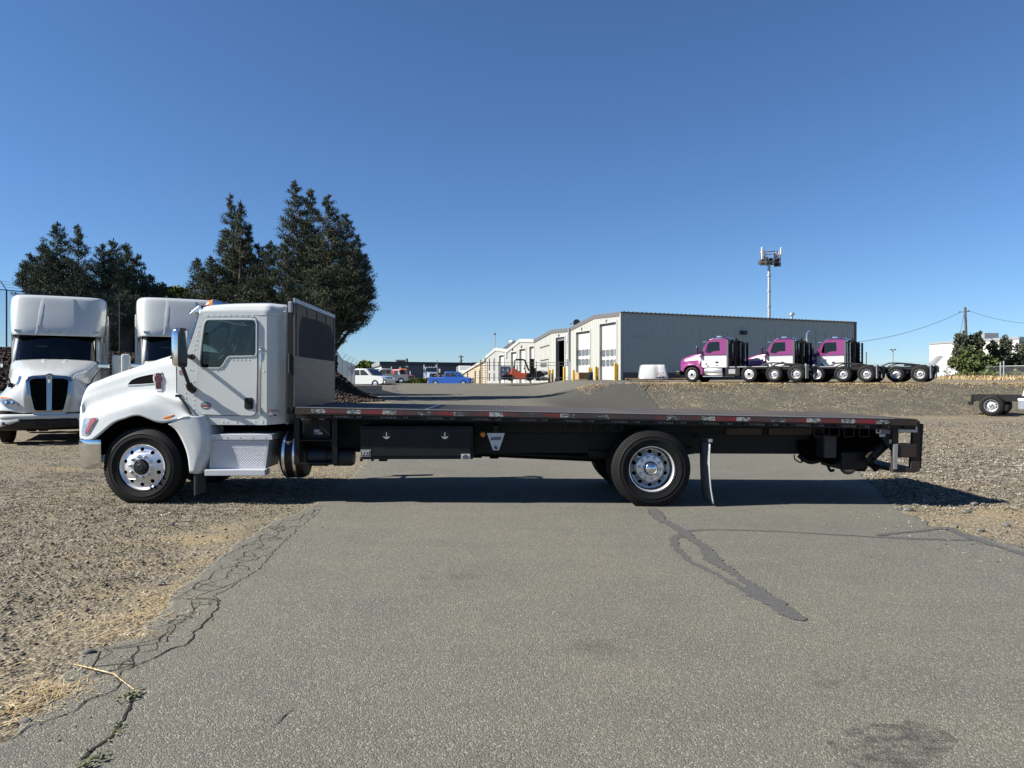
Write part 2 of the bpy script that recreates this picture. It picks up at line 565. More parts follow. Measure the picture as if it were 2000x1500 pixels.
def ground_material():
    t = NT('gravel_ground')
    co = t.coord('Object')
    big = t.noise(co, 0.16, 5, 0.6)
    mid = t.noise(co, 1.1, 5, 0.65)
    fine = t.noise(co, 28, 3, 0.7)
    cell = t.voro(co, 46)
    sep = t.new('ShaderNodeSeparateColor'); t.link(cell, sep.inputs[0])
    stone = t.ramp(sep.outputs[0], [(0.0, (0.0524, 0.0469, 0.0374)), (0.45, (0.1272, 0.1115, 0.0830)), (0.8, (0.2169, 0.1870, 0.1292)), (1.0, (0.3590, 0.3169, 0.2278))])
    soil = t.ramp(mid, [(0.3, (0.0864, 0.0721, 0.0510)), (0.55, (0.1503, 0.1224, 0.0802)), (0.75, (0.2326, 0.1870, 0.1136))])
    c = t.mix(t.ramp(fine, [(0.35, 0.35), (0.65, 0.8)]), soil, stone)
    # straw-coloured dry patches where old grass has died back
    dry = t.ramp(t.noise(co, 0.5, 6, 0.7), [(0.54, 0), (0.66, 1)])
    c = t.mix(t.math('MULTIPLY', dry, 0.55), c, (0.2849, 0.2081, 0.0986))
    c = t.mix(t.ramp(big, [(0.4, 0.0), (0.62, 0.5)]), c, t.mix(0.5, c, (0.0748, 0.0680, 0.0551)))
    t.set(col=c, rough=0.95, spec=0.2)
    d = t.voro(co, 46, 'Distance')
    b1 = t.bump(t.math('SUBTRACT', 1.0, d), 0.7, 0.012)
    t.bump(mid, 0.4, 0.05, b1)
    M['gravel_ground'] = t.m
    t = NT('rock_bank')
    co = t.coord('Object')
    cell = t.voro(co, 9)
    sep = t.new('ShaderNodeSeparateColor'); t.link(cell, sep.inputs[0])
    c = t.ramp(sep.outputs[0], [(0, (0.0176, 0.0128, 0.0112)), (0.6, (0.0480, 0.0336, 0.0272)), (1.0, (0.1040, 0.0760, 0.0600))])
    t.set(col=c, rough=0.95, spec=0.15)
    t.bump(t.math('SUBTRACT', 1.0, t.voro(co, 9, 'Distance')), 1.0, 0.08)
    M['rock_bank'] = t.m
    t = NT('embankment')
    co = t.coord('Object')
    cell = t.voro(co, 14)
    sep = t.new('ShaderNodeSeparateColor'); t.link(cell, sep.inputs[0])
    c = t.ramp(sep.outputs[0], [(0, (0.0436, 0.0385, 0.0277)), (0.55, (0.0991, 0.0870, 0.0610)), (0.9, (0.1586, 0.1386, 0.0970)), (1.0, (0.2855, 0.2541, 0.1802))])
    md = t.noise(co, 0.7, 5, 0.65)
    c = t.mix(t.ramp(md, [(0.36, 0.0), (0.6, 0.85)]), c, (0.0674, 0.0616, 0.0485))
    dry = t.ramp(t.noise(co, 0.9, 6, 0.7), [(0.58, 0), (0.70, 1)])
    c = t.mix(t.math('MULTIPLY', dry, 0.6), c, (0.2141, 0.1540, 0.0762))
    t.set(col=c, rough=0.95, spec=0.2)
    t.bump(t.math('SUBTRACT', 1.0, t.voro(co, 14, 'Distance')), 0.8, 0.04)
    M['embankment'] = t.m
    t = NT('asphalt')
    co = t.coord('Object')
    big = t.noise(co, 0.22, 5, 0.6)
    mid = t.noise(co, 1.4, 6, 0.65)
    cell = t.voro(co, 125)
    sep = t.new('ShaderNodeSeparateColor'); t.link(cell, sep.inputs[0])
    grit = t.ramp(sep.outputs[0], [(0.0, (0.0311, 0.0309, 0.0264)), (0.3, (0.0792, 0.0770, 0.0654)), (0.7, (0.1267, 0.1232, 0.1003)), (0.9, (0.1855, 0.1775, 0.1393)), (0.99, (0.3775, 0.3550, 0.2725))])
    spots = t.ramp(t.noise(co, 70, 2, 0.6), [(0.25, 0.35), (0.5, 1.0), (0.75, 1.35)])
    grit = t.mix(1.0, grit, spots, 'MULTIPLY')
    tone = t.ramp(mid, [(0.3, (0.0858, 0.0858, 0.0759)), (0.52, (0.1135, 0.1091, 0.0911)), (0.75, (0.1406, 0.1299, 0.0977))])
    c = t.mix(0.50, tone, grit)
    huge = t.noise(co, 0.07, 4, 0.6)
    c = t.mix(t.ramp(huge, [(0.42, 0.0), (0.62, 0.5)]), c, t.mix(0.55, c, (0.0561, 0.0549, 0.0495)))
    c = t.mix(t.ramp(big, [(0.38, 0.0), (0.66, 0.45)]), c, t.mix(0.5, c, (0.1716, 0.1500, 0.1023)))
    streak = t.new('ShaderNodeMapping'); streak.inputs['Scale'].default_value = (0.35, 2.2, 1)
    t.link(co, streak.inputs['Vector'])
    c = t.mix(t.ramp(t.noise(streak.outputs[0], 1.0, 4, 0.6), [(0.5, 0.0), (0.75, 0.35)]), c, t.mix(0.6, c, (0.0686, 0.0683, 0.0620)))
    # the far drive is dusty brown, the apron up to the sheds darker
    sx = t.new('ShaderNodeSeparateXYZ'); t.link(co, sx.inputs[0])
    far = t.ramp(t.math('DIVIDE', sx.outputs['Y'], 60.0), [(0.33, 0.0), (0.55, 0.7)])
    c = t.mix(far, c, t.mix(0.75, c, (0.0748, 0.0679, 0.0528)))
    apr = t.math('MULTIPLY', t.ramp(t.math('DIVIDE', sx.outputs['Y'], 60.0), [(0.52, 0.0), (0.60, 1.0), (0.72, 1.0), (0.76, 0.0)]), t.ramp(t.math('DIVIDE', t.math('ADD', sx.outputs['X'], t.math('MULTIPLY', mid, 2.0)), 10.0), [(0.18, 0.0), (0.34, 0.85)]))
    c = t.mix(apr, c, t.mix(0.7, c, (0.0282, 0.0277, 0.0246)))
    t.set(col=c, rough=0.9, spec=0.3)
    d = t.voro(co, 125, 'Distance')
    t.bump(t.math('SUBTRACT', 1.0, d), 0.8, 0.006)
    M['asphalt'] = t.m
    t = NT('tar')
    co = t.coord('Object')
    n = t.noise(co, 60, 4, 0.7)
    t.set(col=t.mix(t.ramp(n, [(0.35, 0), (0.7, 1)]), (0.0456, 0.0456, 0.0441), (0.1026, 0.0988, 0.0897)), rough=0.75, spec=0.35)
    M['tar'] = t.m
    t = NT('crack_fill')
    co = t.coord('Object')
    n = t.noise(co, 30, 4, 0.7)
    t.set(col=t.mix(n, (0.0091, 0.0091, 0.0084), (0.0418, 0.0380, 0.0319)), rough=1.0, spec=0.1)
    M['crack_fill'] = t.m
    t = NT('pebble')
    oi = t.coord('Object')
    cell = t.voro(oi, 13)
    sep = t.new('ShaderNodeSeparateColor'); t.link(cell, sep.inputs[0])
    c = t.ramp(sep.outputs[0], [(0.0, (0.022, 0.020, 0.017)), (0.4, (0.10, 0.092, 0.074)), (0.78, (0.205, 0.185, 0.148)), (1.0, (0.36, 0.335, 0.275))])
    t.set(col=c, rough=0.9, spec=0.25)
    M['pebble'] = t.m
    t = NT('straw')
    cell = t.voro(t.coord('Object'), 30)
    sep = t.new('ShaderNodeSeparateColor'); t.link(cell, sep.inputs[0])
    t.set(col=t.ramp(sep.outputs[0], [(0, (0.2280, 0.1444, 0.0608)), (0.6, (0.3952, 0.2888, 0.1444)), (1, (0.5168, 0.4332, 0.2736))]), rough=0.8)
    M['straw'] = t.m
    t = NT('scuff')
    co = t.coord('Object')
    tr = t.new('ShaderNodeBsdfTransparent')
    mx = t.new('ShaderNodeMixShader')
    mp = t.new('ShaderNodeMapping'); mp.inputs['Scale'].default_value = (3, 9, 1); mp.inputs['Rotation'].default_value = (0, 0, R(-35))
    t.link(co, mp.inputs['Vector'])
    f = t.ramp(t.math('ADD', t.math('MULTIPLY', t.noise(mp.outputs[0], 2, 4, 0.7), 0.6), t.math('MULTIPLY', t.noise(co, 90, 2), 0.4)), [(0.46, 0.0), (0.60, 0.5)])
    t.set(col=(0.02, 0.02, 0.021), rough=0.85)
    t.link(f, mx.inputs[0]); t.link(tr.outputs[0], mx.inputs[1]); t.link(t.b.outputs[0], mx.inputs[2]); t.link(mx.outputs[0], t.out.inputs['Surface'])
    M['scuff'] = t.m
def stain_material():
    t = NT('stain'); co = t.coord('Object')
    tr = t.new('ShaderNodeBsdfTransparent'); mx = t.new('ShaderNodeMixShader')
    f = t.ramp(t.math('ADD', t.math('MULTIPLY', t.noise(co, 4.5, 5, 0.65), 0.75), t.math('MULTIPLY', t.noise(co, 80, 2), 0.25)), [(0.50, 0.0), (0.68, 0.28)])
    t.set(col=(0.03, 0.029, 0.027), rough=0.8)
    t.link(f, mx.inputs[0]); t.link(tr.outputs[0], mx.inputs[1]); t.link(t.b.outputs[0], mx.inputs[2]); t.link(mx.outputs[0], t.out.inputs['Surface'])
    M['stain'] = t.m
ground_material()
stain_material()

def in_asphalt(X, Y, m=0.0):
    return lerp_table(XL_TAB, Y)+m < X < lerp_table(XR_TAB, Y)-m and Y < 92

def make_ground():
    xs = sorted(set([round(x, 3) for x in list(np.arange(-60, -16, 2.0))+list(np.arange(-16, 16, 0.25))+list(np.arange(16, 60.1, 1.0))
                                              +[-2500, -900, -400, -200, -110, -80, 75, 100, 150, 250, 450, 900, 2500]]))
    ys = sorted(set([round(y, 3) for y in [-60, -20, -8, -3]+list(np.arange(0, 20, 0.25))+list(np.arange(20, 70, 0.5))+list(np.arange(70, 130, 4))
                                              +[150, 200, 300, 600, 1200, 3000]]))
    rnd = np.random.default_rng(3)
    V = np.zeros((len(ys), len(xs), 3))
    bank = []
    for i, y in enumerate(ys):
        for j, x in enumerate(xs):
            z = hgt(x, y)
            if 0 < y < 60 and -30 < x < 50:
                z += rnd.normal(0, 0.006)
            if in_asphalt(x, y, 0.22): z -= 0.08
            V[i, j] = (x, y, z)
    a, b = len(ys), len(xs)
    I = np.arange(a*b).reshape(a, b)
    Fq = np.stack([I[:-1, :-1], I[:-1, 1:], I[1:, 1:], I[1:, :-1]], -1).reshape(-1, 4)
    me = numpy_mesh('ground', V.reshape(-1, 3), Fq, M['gravel_ground'])
    me.materials.append(M['rock_bank'])
    me.materials.append(M['embankment'])
    cen = V.reshape(-1, 3)[Fq].mean(1)
    idx = []
    for c in cen:
        s = (c[0]+6.7)*(-0.72)+(c[1]-38.0)*0.694
        idx.append(1 if (s > 0.0 and c[0] < lerp_table(XL_TAB, c[1])-0.05 and c[1] < 90) else 2 if (c[0] > 4 and 36.2+.4*math.sin(c[0]*.9) < c[1] < 43.4) else 0)
    me.polygons.foreach_set('material_index', idx)
    me.polygons.foreach_set('use_smooth', [True]*len(me.polygons))
    g = mesh_obj('ground', me, None)
    tag(g, 'tan gravel lot with the bank and embankment around it', 'ground', kind='structure')
    return g
ground = make_ground()

def make_asphalt():
    ys = list(np.arange(-6, 0, 1.0))+list(np.arange(0, 14, 0.09))+list(np.arange(14, 60, 0.5))+list(np.arange(60, 92, 2))
    nc = 48
    rnd = random.Random(5)
    V = np.zeros((len(ys), nc+1, 3))
    jl = jr = 0.0
    for i, y in enumerate(ys):
        jl = 0.72*jl+rnd.gauss(0, 0.022 if y < 14 else 0.06)
        jr = 0.72*jr+rnd.gauss(0, 0.03 if y < 14 else 0.08)
        xl, xr = lerp_table(XL_TAB, y)+jl, lerp_table(XR_TAB, y)+jr
        for j in range(nc+1):
            t = j/nc
            t = t*t*(3-2*t)
            x = xl+(xr-xl)*t
            z = hgt(x, y)+0.010
            if j in (0, nc): z -= 0.05
            V[i, j] = (x, y, z)
    a, b = len(ys), nc+1
    I = np.arange(a*b).reshape(a, b)
    Fq = np.stack([I[:-1, :-1], I[:-1, 1:], I[1:, 1:], I[1:, :-1]], -1).reshape(-1, 4)
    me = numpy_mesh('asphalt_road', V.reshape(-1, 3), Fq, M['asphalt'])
    me.polygons.foreach_set('use_smooth', [True]*len(me.polygons))
    o = mesh_obj('asphalt_road', me, None)
    return tag(o, 'worn grey asphalt drive running under the flatbed truck', 'road', kind='structure')
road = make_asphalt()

def strip(pts, widths, name, mat, lift=0.014, jit=0.0, step=0.05, parent=None):
    """thin sheet following a line of photo pixels on the asphalt"""
    P = [ground_at(*p) for p in pts]
    ws = widths if hasattr(widths, '__len__') else [widths]*len(P)
    path, wid = [], []
    for i in range(len(P)-1):
        n = max(1, int((P[i+1]-P[i]).length/step))
        for k in range(n):
            t = k/n
            path.append(P[i].lerp(P[i+1], t)); wid.append(ws[i]+(ws[i+1]-ws[i])*t)
    path.append(P[-1]); wid.append(ws[-1])
    m = MB()
    vs = []
    off = 0.0
    for i, p in enumerate(path):
        d = path[min(i+1, len(path)-1)]-path[max(i-1, 0)]
        nrm = Vector((-d.y, d.x, 0)).normalized()
        off = 0.6*off+random.gauss(0, jit)
        w = wid[i]*(1+random.uniform(-0.35, 0.35))/2
        if i in (0, len(path)-1): w *= 0.3
        for sgn in (-1, 1):
            q = p+nrm*(off+sgn*w)
            vs.append((q.x, q.y, hgt(q.x, q.y)+lift))
    m.add(vs, [(2*i, 2*i+1, 2*i+3, 2*i+2) for i in range(len(path)-1)])
    return m.build(name, M[mat], parent, fix=False)

def z1(p): return (p[0]/2.777, 960+p[1]/2.777)
def z3(p): return (1250+p[0]/2.667, 960+p[1]/2.667)
c1 = [(1740,110),(1640,190),(1540,280),(1480,340),(1400,430),(1260,520),(1150,580),(1190,610),(1160,680),(1060,800),(1000,840),(880,890),(780,950),(650,1010),(620,1090),(480,1150),(400,1220),(250,1270),(160,1310),(30,1390)]
strip([z1(p) for p in c1], [0.006]*7+[0.010]*6+[0.007]*7, 'crack', 'crack_fill', jit=0.008, step=0.03, parent=road)
c2 = [(740,1120),(690,1190),(640,1300),(600,1360),(520,1420),(420,1500)]
strip([z1(p) for p in c2], [0.006, 0.014, 0.012, 0.014, 0.016, 0.012], 'crack', 'crack_fill', jit=0.005, step=0.02, parent=road)
for cc, w in (([(1280,430),(1200,490),(1100,520),(1000,570),(900,620)], 0.005), ([(1080,630),(1020,700),(900,760),(830,840)], 0.005), ([(880,800),(830,870),(740,900),(640,990),(440,1050),(330,1040)], 0.005),
              ([(1550,270),(1440,260),(1330,300),(1200,370)], 0.005), ([(560,850),(590,900),(500,950)], 0.005), ([(1600,1210),(1460,1310)], 0.006),
              ([(1600,170),(1500,210),(1440,240)], 0.005), ([(330,1150),(240,1190),(160,1210)], 0.005), ([(1480,340),(1360,380),(1230,410)], 0.005)):
    strip([z1(p) for p in cc], w, 'crack', 'crack_fill', jit=0.009, step=0.035, parent=road)
# fine alligator cracking between the long crack and the broken edge
def alligator():
    m = MB()
    rnd = random.Random(9)
    c1p = [ground_at(*z1(p)) for p in c1[:14]]
    tab = sorted([(p.y, p.x) for p in c1p])
    def edge(a, b):
        w = 0.0016+rnd.random()*0.0024
        a, b = Vector(a), Vector(b)
        mid = (a+b)/2+Vector((rnd.gauss(0, .015), rnd.gauss(0, .015), 0))
        for p, q in ((a, mid), (mid, b)):
            d = q-p
            if d.length < 1e-4: continue
            n = Vector((-d.y, d.x, 0)).normalized()*w
            m.add([(r.x, r.y, hgt(r.x, r.y)+0.0135) for r in (p-n, p+n, q+n, q-n)], [(0, 1, 2, 3)])
    s = 0.135
    pts = {}
    for i in range(76):
        for j in range(20):
            y = 3.9+i*s*0.9
            x = -2.75+j*s+(0.5*s if i % 2 else 0)
            pts[i, j] = (x+rnd.gauss(0, .04), y+rnd.gauss(0, .04), 0)
    def ok(p):
        xl = lerp_table(XL_TAB, p[1])
        return xl+0.05 < p[0] < lerp_table(tab, p[1])-0.01 and p[1] < 9.3
    for (i, j), p in pts.items():
        for q in ((i, j+1), (i+1, j), (i+1, j+1 if i % 2 else j-1)):
            if q in pts and ok(p) and ok(pts[q]) and rnd.random() < 0.55:
                edge(p, pts[q])
    o = m.build('fine_cracking', M['crack_fill'], road, fix=False)
    o['kind'] = 'stuff'
alligator()
strip([z3(p) for p in [(60,92),(85,125),(110,158),(160,180),(215,212),(260,250),(330,290),(355,330),(390,375),(450,410),(520,460),(580,505),(650,560),(760,635),(850,690)]],
      [0.14,0.15,0.13,0.09,0.15,0.11,0.10,0.13,0.16,0.10,0.08,0.10,0.15,0.16,0.10], 'tar_seal', 'tar', lift=0.016, jit=0.004, step=0.04, parent=road)
strip([z3(p) for p in [(210,232),(172,258),(185,290),(215,330),(262,380),(340,415),(420,450),(500,500),(600,560),(660,590)]],
      [0.10,0.09,0.07,0.07,0.06,0.05,0.05,0.07,0.09,0.05], 'tar_seal', 'tar', lift=0.0145, jit=0.004, step=0.04, parent=road)
strip([z3(p) for p in [(235,216),(320,208),(480,208),(640,212),(900,226),(1200,245),(1500,256),(1740,260)]], [0.10,0.05,0.06,0.05,0.05,0.06,0.10,0.05], 'tar_seal', 'tar', lift=0.0135, jit=0.005, step=0.06, parent=road)
strip([z3(p) for p in [(1230,240),(1300,226),(1400,220),(1600,197),(1700,240),(1780,268),(1850,290),(2000,335),(2100,380)]], [0.10,0.07,0.05,0.09,0.12,0.12,0.10,0.10,0.1], 'tar_seal', 'tar', lift=0.0155, jit=0.005, step=0.06, parent=road)
strip([(760,783),(740,770),(720,757)], 0.16, 'tar_seal', 'tar', lift=0.02, step=0.4, parent=road)
strip([(808,789),(795,778),(775,765),(768,757),(772,751)], 0.28, 'tar_seal', 'tar', lift=0.02, jit=0.03, step=0.6, parent=road)
strip([z3(p) for p in [(1040,1420),(1200,1390),(1330,1350),(1450,1310),(1550,1250)]], [0.2,0.30,0.36,0.34,0.1], 'tyre_scuff', 'scuff', lift=0.018, step=0.05, parent=road)

for (cx_, cy_, rx_, ry_) in ((1165, 1275, .2, .10), (870, 1130, .3, .08), (1620, 1330, .2, .08)):
    c_ = ground_at(cx_, cy_)
    m = MB(); n_ = 22
    pts_ = [(c_.x+rx_*math.cos(2*math.pi*k/n_)*random.uniform(.75, 1.15), c_.y+ry_*2.2*math.sin(2*math.pi*k/n_)*random.uniform(.75, 1.15)) for k in range(n_)]
    m.add([(x, y, hgt(x, y)+.0175) for x, y in pts_], [tuple(range(n_))]); m.build('oil_stain', M['stain'], road, fix=False)

# loose stones: real pebbles thrown over the gravel, too many to count
def pebbles():
    base = np.array([(1,0,0),(-1,0,0),(0,1,0),(0,-1,0),(0,0,1),(0,0,-0.6)], float)
    tri = np.array([(0,2,4),(2,1,4),(1,3,4),(3,0,4),(2,0,5),(1,2,5),(3,1,5),(0,3,5)])
    rg = np.random.default_rng(21)
    P = []
    def scatter(n, x0, x1, y0, y1, smin, smax, ok, bias=1.0):
        X = rg.uniform(x0, x1, n); Y = y0+(y1-y0)*rg.uniform(0, 1, n)**bias
        S = smin+(smax-smin)*rg.random(n)**2.2
        for x, y, s in zip(X, Y, S):
            if ok(x, y): P.append((x, y, hgt(x, y), s))
    left = lambda x, y: x < lerp_table(XL_TAB, y)+0.02 and x > -0.74*y and rg.random() < .12+.88*smooth(.1, .9, lerp_table(XL_TAB, y)-x+.25*math.sin(y*2.3)+.2*math.sin(x*3.1+y))
    right = lambda x, y: x > lerp_table(XR_TAB, y)-0.03 and x < 0.74*y+0.5 and (y > 9.6 or rg.random() < .10+.9*smooth(.2, .9, y-8.6+.15*math.sin(x*4)))
    scatter(66000, -8, -2.2, 3, 12.5, 0.004, 0.014, left)
    scatter(34000, -13, -2.5, 8.5, 18, 0.006, 0.016, left)
    scatter(2600, -7, -2.2, 3, 9, 0.012, 0.024, left)
    scatter(40000, 4.8, 11.5, 7, 16, 0.006, 0.024, right)
    scatter(14000, 6, 22, 14, 30, 0.012, 0.042, right)
    scatter(6000, 6, 40, 30, 43.5, 0.01, 0.03, lambda x, y: x > 7.5)
    scatter(420, -2.3, 5, 3, 9, 0.003, 0.009, lambda x, y: in_asphalt(x, y, 0.1))
    scatter(900, -2.8, -2.0, 3, 9, 0.004, 0.012, lambda x, y: in_asphalt(x, y, -0.1))
    scatter(500, 4.2, 5.3, 6.5, 9.5, 0.004, 0.014, lambda x, y: True)
    P = np.array(P)
    n = len(P)
    ang = rg.uniform(0, 6.28, n)
    sc = np.stack([P[:, 3]*rg.uniform(.7, 1.4, n), P[:, 3]*rg.uniform(.6, 1.1, n), P[:, 3]*rg.uniform(.45, .8, n)], 1)
    jit = rg.uniform(.75, 1.25, (n, 6, 1))
    B = base[None]*sc[:, None]*jit
    ca, sa = np.cos(ang)[:, None], np.sin(ang)[:, None]
    Vx = B[..., 0]*ca-B[..., 1]*sa; Vy = B[..., 0]*sa+B[..., 1]*ca
    V = np.stack([Vx+P[:, 0:1], Vy+P[:, 1:2], B[..., 2]+P[:, 2:3]+sc[:, 2:3]*0.35+0.008], -1).reshape(-1, 3)
    Fq = (tri[None]+6*np.arange(n)[:, None, None]).reshape(-1, 3)
    o = mesh_obj('gravel', numpy_mesh('gravel', V, Fq, M['pebble']), None)
    tag(o, 'loose tan and grey gravel stones scattered over the lot', 'gravel', kind='stuff')
pebbles()

def bank_rocks():
    rg = np.random.default_rng(4)
    base = np.array([(1,0,0),(-1,0,0),(0,1,0),(0,-1,0),(0,0,1),(0,0,-0.6)], float)
    tri = np.array([(0,2,4),(2,1,4),(1,3,4),(3,0,4),(2,0,5),(1,2,5),(3,1,5),(0,3,5)])
    V, Fq = [], []
    k = 0
    while k < 14000:
        y = rg.uniform(22, 60); x = rg.uniform(-28, -6)
        s = (x+6.7)*(-0.72)+(y-38.0)*0.694
        if not (0.0 < s < 11 and x < lerp_table(XL_TAB, y)-0.05): continue
        r = rg.uniform(0.04, 0.11)
        B = base*r*rg.uniform(.6, 1.3, (6, 1))*np.array([1.2, 1, .8])
        V.append(B+np.array([x, y, hgt(x, y)+r*0.3])); Fq.append(tri+6*k); k += 1
    o = mesh_obj('lava_rock', numpy_mesh('lava_rock', np.vstack(V), np.vstack(Fq), M['rock_bank']), None)
    tag(o, 'dark reddish brown lava rock covering the bank below the fence', 'rock', kind='stuff')
bank_rocks()

def dry_grass():
    rg = np.random.default_rng(8)
    V, Fq = [], []
    def blade(x, y, L, w, lean, flat):
        a = rg.uniform(0, 6.28)
        z = hgt(x, y)+0.012
        d = np.array([math.cos(a), math.sin(a), 0]); n = np.array([-d[1], d[0], 0])*w
        p0 = np.array([x, y, z]); p1 = p0+d*L*lean*0.5+np.array([0, 0, L*(1-flat)*0.6]); p2 = p0+d*L*lean+np.array([0, 0, L*(1-flat)])
        b = len(V)*6
        V.append(np.array([p0-n, p0+n, p1-n*0.8, p1+n*0.8, p2-n*0.2, p2+n*0.2])); Fq.append(np.array([(b, b+1, b+3, b+2), (b+2, b+3, b+5, b+4)]))
    def clump(px, py, n, rx, ry, L, flat=0.85):
        c = ground_at(px, py)
        for _ in range(n):
            blade(c.x+rg.normal(0, rx), c.y+rg.normal(0, ry), L*rg.uniform(.4, 1.3), 0.0010+0.0003*c.y, 1.0, flat+rg.uniform(-.12, .12))
    clump(60, 1370, 120, .12, .10, .10); clump(110, 1350, 110, .10, .06, .09); clump(20, 1400, 90, .08, .08, .10); clump(5, 1330, 60, .15, .15, .12)
    clump(280, 1210, 60, .16, .08, .10); clump(300, 1165, 20, .15, .06, .10); clump(250, 1245, 60, .14, .06, .10); clump(140, 1240, 40, .2, .1, .12)
    clump(215, 1225, 60, .2, .1, .1)
    for _ in range(70):
        px, py = rg.uniform(0, 420), rg.uniform(1010, 1340)
        c = ground_at(px, py)
        if c.x < lerp_table(XL_TAB, c.y)+0.25: blade(c.x, c.y, rg.uniform(.06, .2), 0.0016, 1.0, 0.97)
    for (px, py, L) in ((330, 1140, .25), (170, 1255, .22), (240, 1092, .2), (60, 1395, .3), (90, 1398, .35), (70, 1290, .2)):
        c = ground_at(px, py); blade(c.x, c.y, L, 0.003, 1.0, 0.96)
    # embankment crest
    for _ in range(26000):
        x = rg.uniform(4, 40); y = 43.0+rg.normal(0, 1.1)
        if math.sin(x*1.7)+math.sin(x*0.61+1)+rg.normal(0, 0.8) > -0.3:
            blade(x, y, rg.uniform(.06, .22), 0.016, .8, 0.72)
    for _ in range(5000):
        x = rg.uniform(12, 40); y = rg.uniform(35.2, 37.6)
        if math.sin(x*1.1)+rg.normal(0, .7) > 0.2: blade(x, y, rg.uniform(.05, .15), 0.01, .8, 0.8)
    for _ in range(9000):
        x = rg.uniform(38, 62); y = rg.uniform(58, 75)
        blade(x, y, rg.uniform(.2, .7), 0.03, .5, 0.4)
    for _ in range(2600):
        x = rg.uniform(5.0, 7.5); y = rg.uniform(7.4, 9.4)
        if x > lerp_table(XR_TAB, y): blade(x, y, rg.uniform(.02, .06), 0.0025, 1, 0.9)
    o = mesh_obj('dry_grass', numpy_mesh('dry_grass', np.vstack(V), np.vstack(Fq), M['straw']), None)
    tag(o, 'dry straw-coloured grass along the asphalt edge and embankment', 'grass', kind='stuff')
dry_grass()

def weed():
    t = NT('weed_green'); t.set(col=(0.075, 0.085, 0.03), rough=0.7); M['weed_green'] = t.m
    rnd = random.Random(2)
    for (px, py, n, s, lab) in ((252, 1368, 40, 0.045, 'small green weed in the crack beside a straw stem, lower left'),
                                (185, 1492, 40, 0.042, 'small green weed in the crack at the bottom edge of the picture'),
                                (228, 1440, 26, 0.035, 'tiny green weed halfway along the lower asphalt crack')):
        c = ground_at(px, py)
        m = MB()
        for _ in range(n):
            a = rnd.uniform(0, 6.28); r = s*rnd.uniform(.3, 1); b = Vector((rnd.gauss(0, s*.5), rnd.gauss(0, s*.8), 0))
            d = Vector((math.cos(a), math.sin(a), 0)); q = Vector((-d.y, d.x, 0))*r*0.22
            h = r*rnd.uniform(.1, .6)
            m.add([b+Vector((0, 0, .004)), b+d*r*.5-q+Vector((0, 0, h)), b+d*r+Vector((0, 0, h*.8)), b+d*r*.5+q+Vector((0, 0, h))], [(0, 1, 2, 3)])
        o = m.build('weed', M['weed_green'], None, loc=(c.x, c.y, c.z+0.012), fix=False)
        tag(o, lab, 'weed', 'weeds in the asphalt crack')
    # one long straw stem lying over the crack
    a, b, c = ground_at(145, 1310, .02), ground_at(222, 1330, .03), ground_at(268, 1362, .02)
    m = MB(); m.tube([Vector((0, 0, 0)), b-a, c-a], [.004, .0035, .002], 6)
    o = m.build('straw_stem', M['straw'], None, loc=a); tag(o, 'long bent dry straw stem lying across the asphalt crack', 'stem')
weed()
# fist-sized stones one can point to, on the right-hand edge
def rocks():
    t = NT('dark_stone'); n = t.noise(t.coord('Object'), 30, 4); t.set(col=t.mix(n, (0.05, 0.05, 0.05), (0.14, 0.13, 0.12)), rough=0.9); M['dark_stone'] = t.m
    for (px, py, s, lab) in ((1774, 998, .055, 'jagged black lump at the broken asphalt corner by the shadow'), (1917, 1040, .04, 'dark stone alone on the asphalt at the right'),
                             (1903, 988, .05, 'grey stone at the edge of the shadow on the gravel'), (1886, 1003, .05, 'flat dark stone on the pale dirt strip'),
                             (335, 1027, .035, 'pale stone on the gravel below the front tyre'), (315, 1144, .03, 'dark stone near the broken asphalt edge at left'),
                             (172, 1279, .035, 'black asphalt lump at the ragged left edge'), (50, 1416, .025, 'grey stone lying on the asphalt, lower left'),
                             (1965, 1030, .045, 'brown stone on the pale dirt near the right border')):
        c = ground_at(px, py)
        m = MB(); m.ico((0, 0, s*.35), s, 2, (1.15, .9, .6), .16)
        o = m.build('stone', M['dark_stone'], None, sm=50, loc=c); tag(o, lab, 'stone', 'loose stones on the ground')
rocks()
